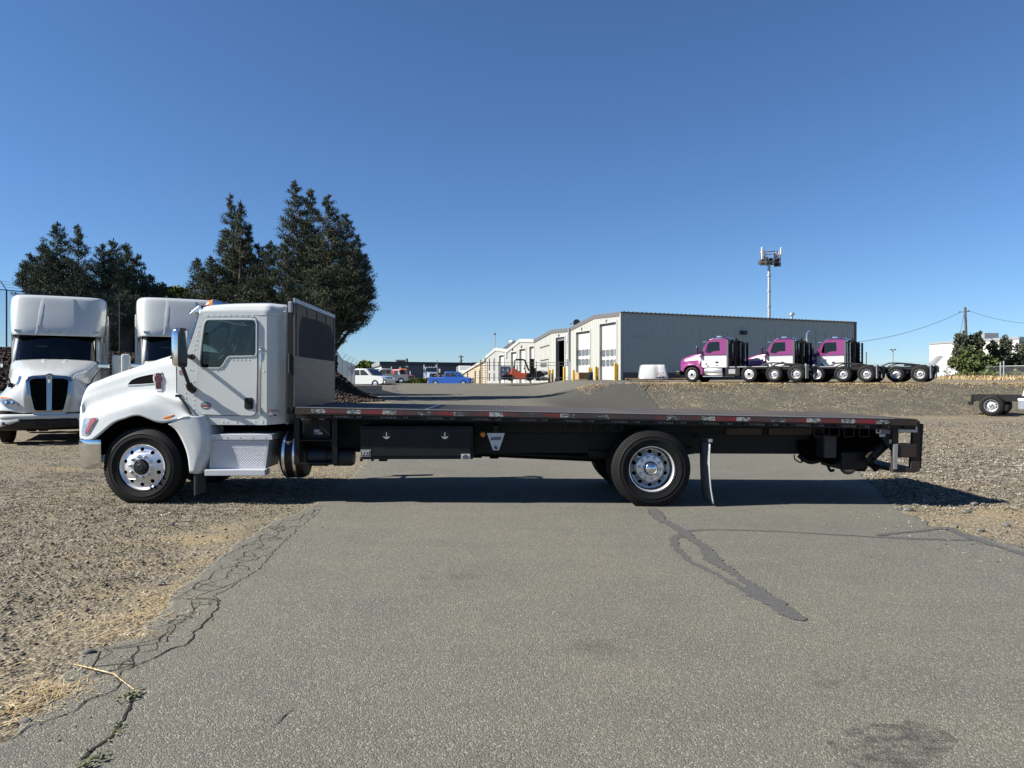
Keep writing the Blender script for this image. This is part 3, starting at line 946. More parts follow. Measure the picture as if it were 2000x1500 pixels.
# ------------------------------------------------------------------ wheels (shared meshes)
def tyre_mesh(R0=0.517, hw=0.14, grooves=True, n=72):
    p = [(0.292, -hw+.03), (0.305, -hw+.012), (0.318, -hw+.006), (0.320, -hw-.001), (0.325, -hw-.001), (0.327, -hw+.003), (0.345, -hw-.002), (0.385, -hw-.009), (0.387, -hw-.013), (0.391, -hw-.013), (0.393, -hw-.010), (0.415, -hw-.009), (0.43, -hw-.007), (0.432, -hw-.011), (0.437, -hw-.010), (0.44, -hw-.006), (0.46, -hw+.002), (R0-.028, -hw+.012), (R0-.006, -hw+.026)]
    g = [(R0, -hw+.036)]
    if grooves:
        for c in (-.062, -.021, .021, .062):
            g += [(R0, c-.007), (R0-.013, c-.005), (R0-.013, c+.005), (R0, c+.007)]
    g += [(R0, hw-.036)]
    q = [(r, -h) for r, h in reversed(p)]
    m = MB(); m.lathe(p+g+q, n=n, close=True)
    # shoulder lugs
    for k in range(n):
        a = 2*math.pi*(k+.25)/n
        for s in (-1, 1):
            c, t = math.cos(a), math.sin(a)
            P = lambda r, da, h: (r*math.cos(a+da), h, r*math.sin(a+da))
            d = .3*2*math.pi/n
            h0, h1 = s*(hw-.030), s*(hw-.010)
            m.hexa([P(R0-.035, -d, h1), P(R0-.035, d, h1), P(R0-.035, d, h0), P(R0-.035, -d, h0), P(R0-.002, -d, h1-s*.012), P(R0-.002, d, h1-s*.012), P(R0+.001, d, h0), P(R0+.001, -d, h0)])
    return m.mesh('tyre', M['rubber'], 35)

def rim_mesh(kind):
    m = MB()
    if kind == 'steer':
        m.lathe([(.292, -.05), (.300, -.105), (.306, -.118), (.300, -.124), (.288, -.118), (.276, -.104)], n=64)
        h = lambda r: -.104-(.276-r)/(.276-.172)*.036
        r0, r1, flat, holes_r, hr = .276, .172, -.140, .231, .026
    else:
        m.lathe([(.292, -.06), (.300, -.112), (.306, -.124), (.300, -.130), (.289, -.122), (.282, -.10), (.274, -.03), (.262, .03)], n=64)
        h = lambda r: .03-(.262-r)/(.262-.176)*.050
        r0, r1, flat, holes_r, hr = .262, .176, -.020, .222, .027
    outer, inner = circle(0, 0, r0, 60), circle(0, 0, r1, 60)
    holes = [circle(holes_r*math.cos(2*math.pi*(k+.5)/10), holes_r*math.sin(2*math.pi*(k+.5)/10), hr, 14) for k in range(10)]
    m.plate(outer, [inner]+holes, lambda a, b, t: (a, h(math.hypot(a, b))+t, b), 0, .012)
    m.lathe([(r1, flat), (.165, flat-.004), (.082, flat-.004), (.080, flat+.03)], n=48)
    return m.mesh('rim', M['rim_alloy'], 30)

def nuts_mesh(kind):
    f = -.144 if kind == 'steer' else -.024
    m = MB()
    for k in range(10):
        a = 2*math.pi*k/10
        m.lathe([(.0, f-.046), (.012, f-.043), (.018, f-.030), (.023, f-.012), (.024, f+.002)], o=(.1425*math.cos(a), 0, .1425*math.sin(a)), n=10)
    return m.mesh('nut_ring', M['chrome'], 40)

def hub_mesh(kind):
    m = MB()
    if kind == 'steer':
        m.lathe([(.0, -.185), (.04, -.185), (.046, -.178), (.082, -.174), (.090, -.146), (.105, -.145), (.105, .0)], n=32)
        return m.mesh('hub', M['black_plastic'], 30)
    m.lathe([(.0, -.135), (.035, -.131), (.066, -.117), (.088, -.092), (.098, -.06), (.100, -.03), (.100, .04)], n=40)
    return m.mesh('hub', M['chrome'], 30)

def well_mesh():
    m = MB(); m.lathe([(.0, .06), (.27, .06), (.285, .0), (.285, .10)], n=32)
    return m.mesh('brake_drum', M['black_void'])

WM = {'tyre': tyre_mesh(), 'tyre_lo': tyre_mesh(grooves=False, n=40)}
for k in ('steer', 'drive'):
    WM['rim_'+k] = rim_mesh(k); WM['nut_'+k] = nuts_mesh(k); WM['hub_'+k] = hub_mesh(k)
WM['well'] = well_mesh()

def wheel(parent, x, y, z, side, kind, dual=False, lo=False, yaw=0.0, sc=1.0):
    """side -1: outer face towards -y"""
    m = MB(); m.lathe([(.27, -.09), (.29, -.09), (.29, .12), (.27, .12)], n=24, close=True)
    w = mesh_obj('wheel', WM.setdefault('barrel', m.mesh('wheel', M['black_paint'])), None, parent, (x, y, z), (0, 0, (0 if side < 0 else math.pi)+yaw), (sc, sc, sc))
    mesh_obj('tyre', WM['tyre_lo' if lo else 'tyre'], None, w, rot=(0, random.uniform(0, 6), 0))
    mesh_obj('rim', WM['rim_'+kind], None, w)
    mesh_obj('hub', WM['hub_'+kind], None, w)
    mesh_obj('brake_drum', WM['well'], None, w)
    if not lo: mesh_obj('nut_ring', WM['nut_'+kind], None, w, rot=(0, .12, 0))['kind'] = 'stuff'
    if dual:
        mesh_obj('tyre', WM['tyre_lo' if lo else 'tyre'], None, w, (0, .33, 0), (0, 1.1, 0))
    return w

# ------------------------------------------------------------------ the white flatbed truck
TY, TYAW = 10.55, R(1.0)
truck = empty('flatbed_truck', (0, TY, 0), TYAW, 'white day cab truck with a long empty black flatbed, nearest the camera', 'truck')

def tp(px, py, w):
    """truck-local point on the plane w metres from the centre line (towards the camera) seen at a photo pixel"""
    a, b = (px-1000)/F, (750-py)/F
    c, s = math.cos(TYAW), math.sin(TYAW)
    u = (a*(TY-w*c)-w*s)/(c-a*s)
    Y = TY+u*s-w*c
    return Vector((u, -w, CAMZ+b*Y))
def t2(pts, w): return [(tp(p[0], p[1], w).x, tp(p[0], p[1], w).z) for p in pts]
def tplate(m, outer, holes, w0, w1, trace=None):
    tw = w0 if trace is None else trace
    return m.plate(t2(outer, tw), [t2(h, tw) for h in holes], lambda a, b, t: (a, -t, b), w0, w1)
def both(fn):
    for s in (1, -1): fn(s)
def spl(pts, n):
    return [tuple(p[:2]) for p in catmull([(a, b, 0) for a, b in pts], n)]

def main_truck():
    T = truck
    W = M['white_paint']
    # --- hood with front fenders: half net, columns from the centre line out to the wheel arch
    net = [
     [(-6.00,0,.88),(-5.98,.38,.88),(-5.93,.66,.88),(-5.87,.82,.88),(-5.79,.93,.88),(-5.75,1.02,.88),(-5.70,1.09,.878),(-5.62,1.13,.876)],
     [(-6.03,0,1.2),(-6.00,.38,1.2),(-5.94,.66,1.19),(-5.88,.80,1.18),(-5.80,.90,1.165),(-5.74,1.01,1.12),(-5.66,1.10,1.04),(-5.48,1.16,.885)],
     [(-6.00,0,1.57),(-5.97,.38,1.56),(-5.88,.655,1.52),(-5.86,.725,1.40),(-5.80,.785,1.225),(-5.60,1.00,1.255),(-5.44,1.12,1.20),(-5.24,1.17,1.08)],
     [(-5.68,0,1.70),(-5.68,.42,1.695),(-5.66,.69,1.645),(-5.63,.745,1.50),(-5.56,.785,1.34),(-5.34,1.00,1.38),(-5.18,1.13,1.29),(-5.09,1.17,1.145)],
     [(-5.20,0,1.865),(-5.20,.46,1.86),(-5.19,.73,1.80),(-5.17,.785,1.63),(-5.10,.825,1.465),(-5.00,1.02,1.465),(-4.93,1.14,1.345),(-4.90,1.17,1.185)],
     [(-4.90,0,1.955),(-4.90,.49,1.95),(-4.90,.765,1.89),(-4.89,.825,1.68),(-4.83,.86,1.465),(-4.74,1.03,1.452),(-4.69,1.14,1.33),(-4.60,1.17,1.09)],
     [(-4.60,0,2.035),(-4.60,.54,2.03),(-4.60,.81,1.965),(-4.60,.87,1.72),(-4.585,.89,1.46),(-4.50,1.00,1.37),(-4.38,1.10,1.255),(-4.27,1.165,1.172)],
     [(-4.42,0,2.07),(-4.42,.54,2.06),(-4.42,.83,1.98),(-4.42,.90,1.72),(-4.42,.93,1.44),(-4.40,.97,1.34),(-4.30,1.02,1.225),(-4.20,1.10,1.15)]]
    m = MB(); HG = m.patch(net, 60, 54, mirror=1)
    m.build('hood', W, T, sm=60, solid=0.02)
    from mathutils.bvhtree import BVHTree
    hv = [Vector((p[0], -p[1], p[2])) for p in HG.reshape(-1, 3)]
    hf = [(i*54+j, i*54+j+1, (i+1)*54+j+1, (i+1)*54+j) for i in range(59) for j in range(53)]
    bvh = BVHTree.FromPolygons(hv, hf)
    Mi = Matrix.Rotation(-TYAW, 4, 'Z') @ Matrix.Translation((0, -TY, 0))
    def on_hood(px, py):
        o = Mi @ Vector((0, 0, CAMZ)); d = (Mi.to_3x3() @ Vector(((px-1000)/F, 1, (750-py)/F))).normalized()
        h = bvh.ray_cast(o, d)
        n = h[1] if h[1].y < 0 else -h[1]
        return h[0], n
    def decal(outer, holes, t1, t0, s, nrm):
        '''a plate bent over the hood side: photo pixels thrown on the hood, thickness t0..t1 along one normal'''
        m = MB()
        memo = {}
        def fn(a, b, t):
            if (a, b) not in memo: memo[a, b] = on_hood(a, b)[0]
            p = memo[a, b]+nrm*t
            return (p.x, p.y*s, p.z)
        return m.plate(outer, holes, fn, t1, t0)
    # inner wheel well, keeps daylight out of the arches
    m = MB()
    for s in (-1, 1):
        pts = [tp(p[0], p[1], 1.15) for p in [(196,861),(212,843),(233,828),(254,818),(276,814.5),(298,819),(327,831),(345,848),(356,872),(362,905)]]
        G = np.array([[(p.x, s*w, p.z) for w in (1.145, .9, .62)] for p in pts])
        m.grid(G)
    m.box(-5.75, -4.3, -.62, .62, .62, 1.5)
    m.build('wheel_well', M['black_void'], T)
    # --- rear quarter of the fender
    rows = [[(328,828),(357,813.5),(388,813)], [(344,841),(371,834),(397.5,830)], [(357,864),(382,858),(404,856)], [(366,890),(387,888),(402,886)], [(370.5,924),(379,925),(387,926)]]
    net = []
    for r in rows:
        L = [tp(p[0], p[1], 1.165) for p in r]
        a = [tuple(L[0]), tuple(L[1]), (L[2].x, L[2].y+.045, L[2].z), (L[2].x+.035, L[2].y+.20, L[2].z+.01), (L[2].x+.02, -.62, L[2].z+.02)]
        net.append(a)
    for s in (1, -1):
        m = MB(); m.patch([[(p[0], p[1]*s, p[2]) for p in r] for r in net], 24, 24)
        m.build('fender_skirt', W, T, sm=60, solid=0.015)
    # --- headlamp, side marker
    hl = [(163.5,820),(167,815.5),(187,815),(189.5,819),(181,833),(173,846),(168,848.5),(161,848),(159.5,843)]
    hn = on_hood(176, 832)[1]
    for s in (1, -1):
        h = decal(hl, [], .012, -.03, s, hn).build('headlamp', M['lamp_clear'], T, bev=.004)
        decal([(181.5,816.5),(188.5,816.2),(188.5,819.5),(180.5,832.5),(172.5,845.5),(168,847.5),(167.5,843),(175,830)], [], .0165, .0, s, hn).build('turn_lens', M['lens_pink'], h)
        for (cx_, cz_) in ((174, 822), (170, 833.5)):
            decal(circle(cx_, cz_, 4.2, 14, 4.6), [], .0175, 0, s, hn).build('projector', M['bulb_grey'], h)
        decal([(a_, b_) for a_, b_ in [(163,818),(167,814),(188.5,813.6),(191.5,818.5),(182.5,834),(174,848),(168,850.5),(160,850),(158.4,844)]], [hl], .009, -.03, s, hn).build('lamp_bezel', W, h)
        m = MB()
        tr = t2([(317,816.5),(333,811),(340,810),(332,818),(327,824.5)], 1.165)
        m.plate(tr, [], lambda a, b, t: (a, -s*t, b), 1.165, 1.128)
        m.build('side_marker', M['amber'], T, bev=.004)
    # --- grille (front) and bumper
    m = MB(); m.plate(rrect(-.42, .42, .95, 1.5, .08), [rrect(-.37, .37, 1.0, 1.45, .06)], lambda a, b, t: (t, a, b), -6.06, -5.98)
    g = m.build('grille', M['chrome'], T)
    m = MB()
    for k in range(9): m.box(-6.045, -5.99, -.37, .37, 1.02+k*.048, 1.035+k*.048)
    m.build('grille_bar', M['chrome'], g)
    sec = [(.14,.877),(.03,.880),(.006,.870),(0,.85),(.0,.80),(.005,.66),(.015,.56),(.035,.485),(.10,.480)]
    path = [(-5.40,1.155),(-5.56,1.15),(-5.68,1.11),(-5.77,1.0),(-5.92,.6),(-5.98,0),(-5.92,-.6),(-5.77,-1.0),(-5.68,-1.11),(-5.56,-1.15),(-5.40,-1.155)]
    G = []
    pp = catmull([(a, b, 0) for a, b in path], 50)
    for i, p in enumerate(pp):
        d = pp[min(i+1, 49)]-pp[max(i-1, 0)]; nrm = np.array([-d[1], d[0], 0]); nrm = nrm/np.linalg.norm(nrm)
        if nrm.dot(np.array([-4.6, 0, 0])-p) < 0: nrm = -nrm
        G.append([(p[0]+nrm[0]*o, p[1]+nrm[1]*o, z) for o, z in sec])
    m = MB(); m.grid(G); m.build('bumper', M['chrome'], T, sm=50, solid=.006)
    # --- hood side vent and badge
    vn = on_hood(285, 742)[1]; bn = on_hood(310.5, 742)[1]
    vent = spl([(250.5,751.5),(256,744),(264,739.5),(275,736),(288,733),(300.5,731)], 12)+[(299.6,737),(300,743),(302,748.5),(280,750)]
    vcx, vcz = 281, 742
    vrim = [(vcx+(a-vcx)*1.06, vcz+(b-vcz)*1.15) for a, b in vent]
    def bshape(k):
        cx, cz = 311, 739.5
        P = [(cx+8.0*k*math.cos(R(a)), cz-8.4*k*math.sin(R(a))) for a in range(-48, 49, 12)]
        P += [(cx+5.2*k, cz-8.5*k), (cx+4.6*k, cz-10.5*k), (cx-4.6*k, cz-10.5*k), (cx-5.2*k, cz-8.5*k)]
        P += [(cx+8.0*k*math.cos(R(a)), cz-8.4*k*math.sin(R(a))) for a in range(132, 229, 12)]
        P += [(cx-5.4*k, cz+18.5*k), (cx-4.4*k, cz+20*k), (cx+4.4*k, cz+20*k), (cx+5.4*k, cz+18.5*k)]
        return P
    for s in (1, -1):
        v = decal(vent, [], .004, -.05, s, vn).build('hood_vent', M['black_void'], T)
        decal(vrim, [vent], .010, -.04, s, vn).build('vent_rim', W, v)
        b = decal(bshape(1.22), [], .014, -.05, s, bn).build('badge', M['white_gloss'], T, bev=.003)
        decal(bshape(1.0), [], .020, -.02, s, bn).build('badge_enamel', M['red_badge'], b)
        m = MB()
        def ink(poly, holes=()):
            q = decal(poly, list(holes), .0235, .0, s, bn); m.add(q.v, q.f)
        ink(circle(311, 739.5, 6.2, 24), [circle(311, 739.5, 5.4, 24)])
        for dx in (-3, -1, 1, 3): ink([(311+dx-.35, 747.5), (311+dx+.35, 747.5), (311+dx+.35, 758), (311+dx-.35, 758)])
        for dx in (-2.8, -.9, .9, 2.8): ink([(311+dx-.5, 729.6), (311+dx+.5, 729.6), (311+dx+.5, 732.4), (311+dx-.5, 732.4)])
        for (a0, b0, a1, b1) in ((-3,-3.2,-1.4,3),(-1.4,3,0,-.8),(0,-.8,1.4,3),(1.4,3,3,-3.2)):
            d = Vector((a1-a0, b1-b0)).normalized(); nx, nz = -d.y*.4, d.x*.4
            ink([(311+a0+nx, 739.5+b0+nz), (311+a1+nx, 739.5+b1+nz), (311+a1-nx, 739.5+b1-nz), (311+a0-nx, 739.5+b0-nz)])
        m.build('badge_lettering', M['badge_ink'], b)
    # --- cab shell
    door = spl([(384.5,702),(386,680),(389,655),(392.5,632),(397,622),(406,619),(450,618.5),(492,619),(501,622),(505,632)], 30)+spl([(504.5,660),(503.5,740),(502.5,795)], 6)+spl([(502,803),(499,810),(492,813)], 5)+spl([(440,812),(396,810.5)], 3)+spl([(388,806),(383.5,798)], 3)
    win = spl([(391,708),(393,690),(396,664),(399,641),(401.5,631),(405,626.5),(411,625.3),(450,625),(492,625.3),(498,627.5),(500.5,633)], 34)+[(500.3,688),(498.5,693.5),(494,696.3),(470,697),(451,697.3),(446,699),(442,705),(437.5,713),(434,716.5),(429,717.6),(397,717.6),(392.5,715.5)]
    side = [(346,706),(346,768),(374,806),(388,829.5),(521,830),(521,617)]+[(450,615.5),(389,614)]+spl([(384,632),(378,652),(371,672),(363,689),(346,706)], 12)[:-1]
    def inset(P, k):
        out = []
        n = len(P)
        for i in range(n):
            a, b, c = Vector(P[i-1]), Vector(P[i]), Vector(P[(i+1) % n])
            d = ((b-a).normalized()+(c-b).normalized())
            d = d.normalized() if d.length > 1e-6 else (b-a).normalized()
            nrm = Vector((-d.y, d.x))
            cen = Vector((445, 715))
            if nrm.dot(cen-b) < 0: nrm = -nrm
            out.append(tuple(b+nrm*k))
        return out
    CW = 1.02
    QW = [(0, CW), (.35, .985), (.75, .935), (.93, .895), (1.0, .82)]
    for s in (1, -1):
        fn = lambda a, b, t: (a, -s*t, b)
        m = MB()
        m.plate(t2(side, CW), [t2(door, CW)], fn, CW, CW-.03)
        m.build('cab_side', W, T, sm=30)
        m = MB(); m.plate(t2(inset(door, 1.3), CW), [t2(win, CW)], fn, CW+.012, CW-.035)
        d = m.build('door', W, T, sm=30, bev=.006)
        m = MB()
        m.plate(t2(inset(win, -2.2), CW), [t2(win, CW)], fn, CW+.020, CW+.005)
        m.build('window_frame', W, d, sm=30, bev=.004)
        m = MB(); m.plate(t2(inset(door, 1.3), CW), [t2(inset(win, -1), CW)], fn, CW-.040, CW-.046); m.build('door_lining', M['interior'], d)
        m = MB(); m.plate(t2(inset(win, -.5), CW), [], fn, CW-.012, CW-.016)
        m.build('window_pane', M['glass'], d)
        m = MB(); m.plate(rrect(*[tp(478, 790, CW).x, tp(495.5, 790, CW).x, tp(480, 799.5, CW).z, tp(480, 776.5, CW).z], .03), [], fn, CW+.018, CW)
        h = m.build('handle', M['black_plastic'], d, bev=.004)
        m = MB(); x0, x1 = tp(482, 790, CW).x, tp(492, 790, CW).x
        m.plate(rrect(x0, x1, tp(480, 795, CW).z, tp(480, 780, CW).z, .02), [], fn, CW+.03, CW+.01)
        m.build('handle_paddle', M['black_paint'], h, bev=.004)
        # oval company sticker
        c = tp(403, 792, CW)
        m = MB(); m.plate(circle(c.x, c.z, .072, 28, .050), [], fn, CW+.0145, CW)
        o = m.build('door_sticker', M['sticker_grey'], d)
        m = MB()
        for (a0, a1, b0, b1) in ((-.04,-.022,.012,.024),(-.018,.006,.014,.026),(.010,.034,.012,.024)): m.plate([(c.x+a0,c.z+b0),(c.x+a1,c.z+b0),(c.x+a1,c.z+b1),(c.x+a0,c.z+b1)], [], fn, CW+.0165, CW)
        m.build('sticker_text', M['sticker_white'], o)
        m = MB()
        for (a0, a1, b0, b1) in ((-.05,-.012,-.012,.004),(-.006,.048,-.012,.004)): m.plate([(c.x+a0,c.z+b0),(c.x+a1,c.z+b0),(c.x+a1,c.z+b1),(c.x+a0,c.z+b1)], [], fn, CW+.0165, CW)
        m.build('sticker_stripe', M['sticker_red'], o)
        m = MB(); m.plate([(c.x-.032,c.z-.034),(c.x+.02,c.z-.034),(c.x+.02,c.z-.019),(c.x-.032,c.z-.019)], [], fn, CW+.0165, CW)
        m.build('sticker_text', M['sticker_white'], o)
        # quarter panel turning in behind the door
        m = MB()
        A, B = tp(521, 830, CW), tp(521, 617, CW)
        xe = tp(559, 700, .93).x
        G = []
        for k, (t, w) in enumerate(QW):
            x = A.x+(xe-A.x)*t
            G.append([(x, -s*w, A.z+(.015*t)), (x, -s*w, (A.z+B.z)/2), (x, -s*w, B.z+.012)])
        m.grid(G); m.build('quarter_panel', W, T, sm=17)
        # rivets
        m = MB()
        rv = [(405+k*11.2, 616) for k in range(9)]+[(447+k*8, 702.5) for k in range(6)]+[(443,710.5),(436,720.5),(424,723.5)]
        rv += [(389-.9*k*1.0-(k*k)*.12, 628+k*9) for k in range(7)]+[(378.5, 745+k*9) for k in range(7)]+[(362, 755+k*12) for k in range(3)]
        rv += [(435,824),(443,824.5),(462,822.5),(462,825.5),(480,824),(498,823),(512,822),(512,825.5),(515,724.5),(515,690)]
        rv += [(352,722),(371,722),(376,722),(363,776)]
        for (px, py) in rv:
            q = tp(px, py, CW)
            w = CW+.012 if 388 < px < 503 and 620 < py < 811 else CW
            m.lathe([(0, -.006), (.005, -.005), (.0085, 0)], o=(q.x, -w, q.z) if s > 0 else (q.x, w, q.z), n=8)
        for (px, py) in [(528+k*11.5, y) for k in range(3) for y in (620.5, 629)]:
            q = tp(px, py, .96)
            m.ico((q.x, -s*(1.005-(px-521)*.0018), q.z), .0085, 1)
        m.build('rivet_row', W, T, sm=60)['kind'] = 'stuff'
        # grab handle
        a, b = tp(509, 681, 1.06), tp(507.5, 809, 1.06)
        m = MB(); m.tube([(a.x+.012, -s*1.0, a.z+.004), (a.x+.008, -s*1.05, a.z+.004), (a.x, -s*1.068, a.z-.015), (a.x, -s*1.07, a.z-.06), (b.x, -s*1.07, b.z+.05), (b.x, -s*1.06, b.z+.01), (b.x, -s*1.0, b.z)], .014, 10)
        m.build('grab_handle', M['chrome'], T, sm=50)
        # mirror
        c = tp(348.5, 679, 1.36)
        if s > 0:
            zt, zb, xf, xb = tp(348, 640.5, 1.36).z, tp(348, 717.5, 1.36).z, c.x-.062, c.x+.06
        def sell(x0, x1, front):
            G = []
            for k in range(9):
                t = k/8
                f = 1-abs(1-t)**2.6 if front else 1
                f = max(.25, f**.5) if front else 1.0
                x = x0+(x1-x0)*t
                ring = []
                for a in range(28):
                    ca, sa = math.cos(2*math.pi*a/28), math.sin(2*math.pi*a/28)
                    e = .35
                    ry = math.copysign(abs(ca)**e, ca)*.115*(.55+.45*f); rz = math.copysign(abs(sa)**e, sa)*(zt-zb)/2*(.80+.20*f)
                    ring.append((x, -s*(1.345+ry), (zt+zb)/2+rz))
                G.append(ring)
            return G
        m = MB(); G = sell(xf, c.x+.035, True); m.grid(G, closev=True); m.add(G[0], [tuple(range(28))])
        mi = m.build('mirror', M['chrome'], T, sm=60)
        m = MB(); G = sell(c.x+.035, xb, False); m.grid(G, closev=True); m.add(G[0], [tuple(range(28))]); m.add(G[-1], [tuple(range(28))])
        m.build('mirror_housing', M['black_plastic'], mi, sm=40)
        m = MB(); m.box(xb, xb+.003, -s*1.345-.095, -s*1.345+.095, zb+.06, zt-.03)
        m.build('mirror_glass', M['chrome'], mi)
        p1, p2 = tp(374, 754, 1.03), tp(357, 714, 1.30)
        m = MB(); m.tube([(p1.x+.01, -s*1.0, p1.z-.05), (p1.x+.01, -s*1.09, p1.z-.02), (p1.x-.005, -s*1.11, p1.z+.035)], [.052, .05, .04], 12)
        m.tube([(p1.x-.0, -s*1.09, p1.z), (p2.x, -s*1.32, p2.z)], .024, 10)
        m.build('mirror_arm', M['black_plastic'], mi, sm=50)
        p3, p4 = tp(374, 697, 1.02), tp(358, 694, 1.28)
        m = MB(); m.tube([(p3.x+.01, -s*1.0, p3.z), (p3.x, -s*1.07, p3.z)], [.045, .03], 10); m.bar((p3.x, -s*1.05, p3.z), (p4.x, -s*1.3, p4.z), .03, .05)
        m.build('mirror_bracket', M['black_plastic'], mi, bev=.006)
    # roof
    st = [(389, 613, 601), (397, 615, 598.6), (410, 616, 596.4), (448, 616.5, 594), (500, 617, 593), (521, 617, 593.3)]
    net = []
    xq = tp(559, 700, .93).x; xa = tp(521, 617, CW).x
    rows_ = [(tp(px, ye, CW).x, tp(px, ye, CW).z, tp(px, yt, .93).z, 0.0) for (px, ye, yt) in st]
    for (t, w) in QW[1:]:
        px = 521+(559-521)*t
        rows_.append((xa+(xq-xa)*t, tp(521, 617, CW).z, tp(521, 593.3+3*t, .93).z-(.05 if t == 1 else .012 if t > .9 else 0), CW-w))
    for (x, ze, zt, wq) in rows_:
        net.append([(x, -(CW-wq), ze), (x, -(1.008-wq), ze+(zt-ze)*.55), (x, -(.93-wq), zt), (x-.02, -.6, zt+.035), (x-.05*(wq < .1), 0, zt+.045), (x-.02, .6, zt+.035), (x, .93-wq, zt), (x, 1.008-wq, ze+(zt-ze)*.55), (x, CW-wq, ze)])
    m = MB(); m.patch(net, 30, 60); m.build('roof', W, T, sm=60, solid=.01)
    # cab back wall, floor, dash and interior
    xe = tp(559, 700, .93).x
    zb, zt = tp(521, 830, CW).z, tp(521, 600, .93).z
    m = MB(); m.plate([(-.84, zb), (.84, zb), (.84, zt+.03), (-.84, zt+.03)], [rrect(-.55, .55, zb+.95, zb+1.4, .06)], lambda a, b, t: (t, a, b), xe, xe-.03)
    bk = m.build('cab_back', W, T)
    m = MB(); m.plate(rrect(-.56, .56, zb+.94, zb+1.41, .06), [], lambda a, b, t: (t, a, b), xe-.01, xe-.016)
    m.build('rear_window', M['glass_dark'], bk)
    m = MB(); m.box(-4.45, xe-.03, -.80, .80, zb+.02, zb+.06); m.build('cab_floor', M['interior'], T)
    m = MB()
    G = np.array([[(-4.62+.02*abs(w), w, 1.95), (-4.5, w, 2.03), (-4.28, w, 2.03), (-4.18, w, 1.97), (-4.17, w, 1.80), (-4.35, w, 1.55), (-4.4, w, 1.1)] for w in (-.96, -.5, 0, .5, .96)])
    m.grid(G); m.build('dashboard', M['interior'], T, sm=50, solid=.02)
    m = MB(); m.box(-4.2, xe-.04, -.80, .80, 2.62, 2.66); m.build('headliner', M['interior'], T)
    for w in (.52, -.52):
        sm_ = MB(); sm_.box(-3.75, -3.25, -w-.24, -w+.24, 1.42, 1.56)
        se = sm_.build('seat', M['seat_grey'], T, bev=.05)
        m = MB(); m.hexa([(-3.30,-w-.23,1.5),(-3.16,-w-.23,1.5),(-3.16,-w+.23,1.5),(-3.30,-w+.23,1.5),(-3.14,-w-.2,2.2),(-3.04,-w-.2,2.2),(-3.04,-w+.2,2.2),(-3.14,-w+.2,2.2)])
        m.build('backrest', M['seat_grey'], se, bev=.04)
        m = MB(); m.box(-3.72, -3.3, -w-.2, -w+.2, zb+.06, 1.42); m.build('seat_base', M['interior'], se)
    sw = Vector((-4.02, -.47, 2.02))
    m = MB()
    ring = []
    tilt = R(38)
    for k in range(33):
        a = 2*math.pi*k/32
        ring.append(sw+Vector((math.sin(a)*.225*math.sin(tilt)*1.0, math.cos(a)*.225, math.sin(a)*.225*math.cos(tilt))))
    m.tube(ring, .016, 8, caps=False)
    for a in (0, math.pi, -math.pi/2):
        m.tube([sw, sw+Vector((math.sin(a)*.22*math.sin(tilt), math.cos(a)*.22, math.sin(a)*.22*math.cos(tilt)))], .014, 6)
    m.tube([sw, sw+Vector((-.25, 0, -.2))], .03, 8)
    m.build('steering_wheel', M['black_plastic'], T, sm=50)
    # windshield with frame
    def wrow(px, py, w, fwd):
        e = tp(px, py, w)
        return [(e.x-fwd*(1-abs(k/4)**4.5), -w*k/4, e.z+.01*(1-(k/4)**2)) for k in (4, 3.6, 3, 2, 0, -2, -3, -3.6, -4)]
    m = MB(); m.patch([wrow(365, 690, .985, .27), wrow(371.5, 672, .985, .25), wrow(378.5, 652, .98, .225), wrow(385, 630, .975, .19), wrow(389, 614, .97, .165)], 14, 26)
    m.build('windshield', M['glass_shield'], T, sm=60)
    m = MB()
    e = wrow(364, 692, .975, .27)
    G = np.array([[(p[0]-.01, p[1], p[2]-.0) for p in e], [(p[0]-.03, p[1]*1.02, p[2]-.03) for p in e], [(-4.60, p[1]*.86, 2.0+.03*(1-abs(p[1]))) for p in e]])
    m.grid(G); m.build('cowl', M['black_plastic'], T, sm=40, solid=.01)
    m = MB()
    for s in (1, -1):
        m.tube([tuple(Vector((tp(px, py, .98).x, -s*.985, tp(px, py, .98).z))) for (px, py) in ((365,690),(371.5,672),(378.5,652),(385,630),(389,614))], .014, 8)
    m.build('windshield_gasket', M['black_plastic'], T, sm=50)
    # visor and roof marker lamps
    A, B, C = tp(371.5, 613, .95), tp(390, 598.5, .95), tp(402, 614, 1.0)
    m = MB()
    G = []
    for k in range(17):
        w = -1.0+2*k/16
        f = .10*(1-w*w)
        dz = .03*(1-w*w)
        G.append([(C.x-.02, -w, C.z+.0), (A.x+.02-f, -w*.98, A.z+.015+dz*.3), (A.x-f, -w*.98, A.z+.004+dz*.3), (A.x+.004-f, -w*.98, A.z+.03+dz*.3), (B.x-f*.6, -w*.97, B.z-.004+dz), (B.x+.06-f*.4, -w*.97, B.z+.012+dz), (C.x, -w, C.z+.02)])
    m.grid(G); vs_ = m.build('visor', M['aluminium'], T, sm=40)
    for s in (1, -1):
        m = MB(); m.plate(t2([(370.5,613.5),(375,608.5),(389,597.5),(393,598),(402.5,613),(400,615),(386,610.5)], .98), [], lambda a_, b_, t_: (a_, -s*t_, b_), 1.005, .96); m.build('visor_end', M['aluminium'], vs_, bev=.006)
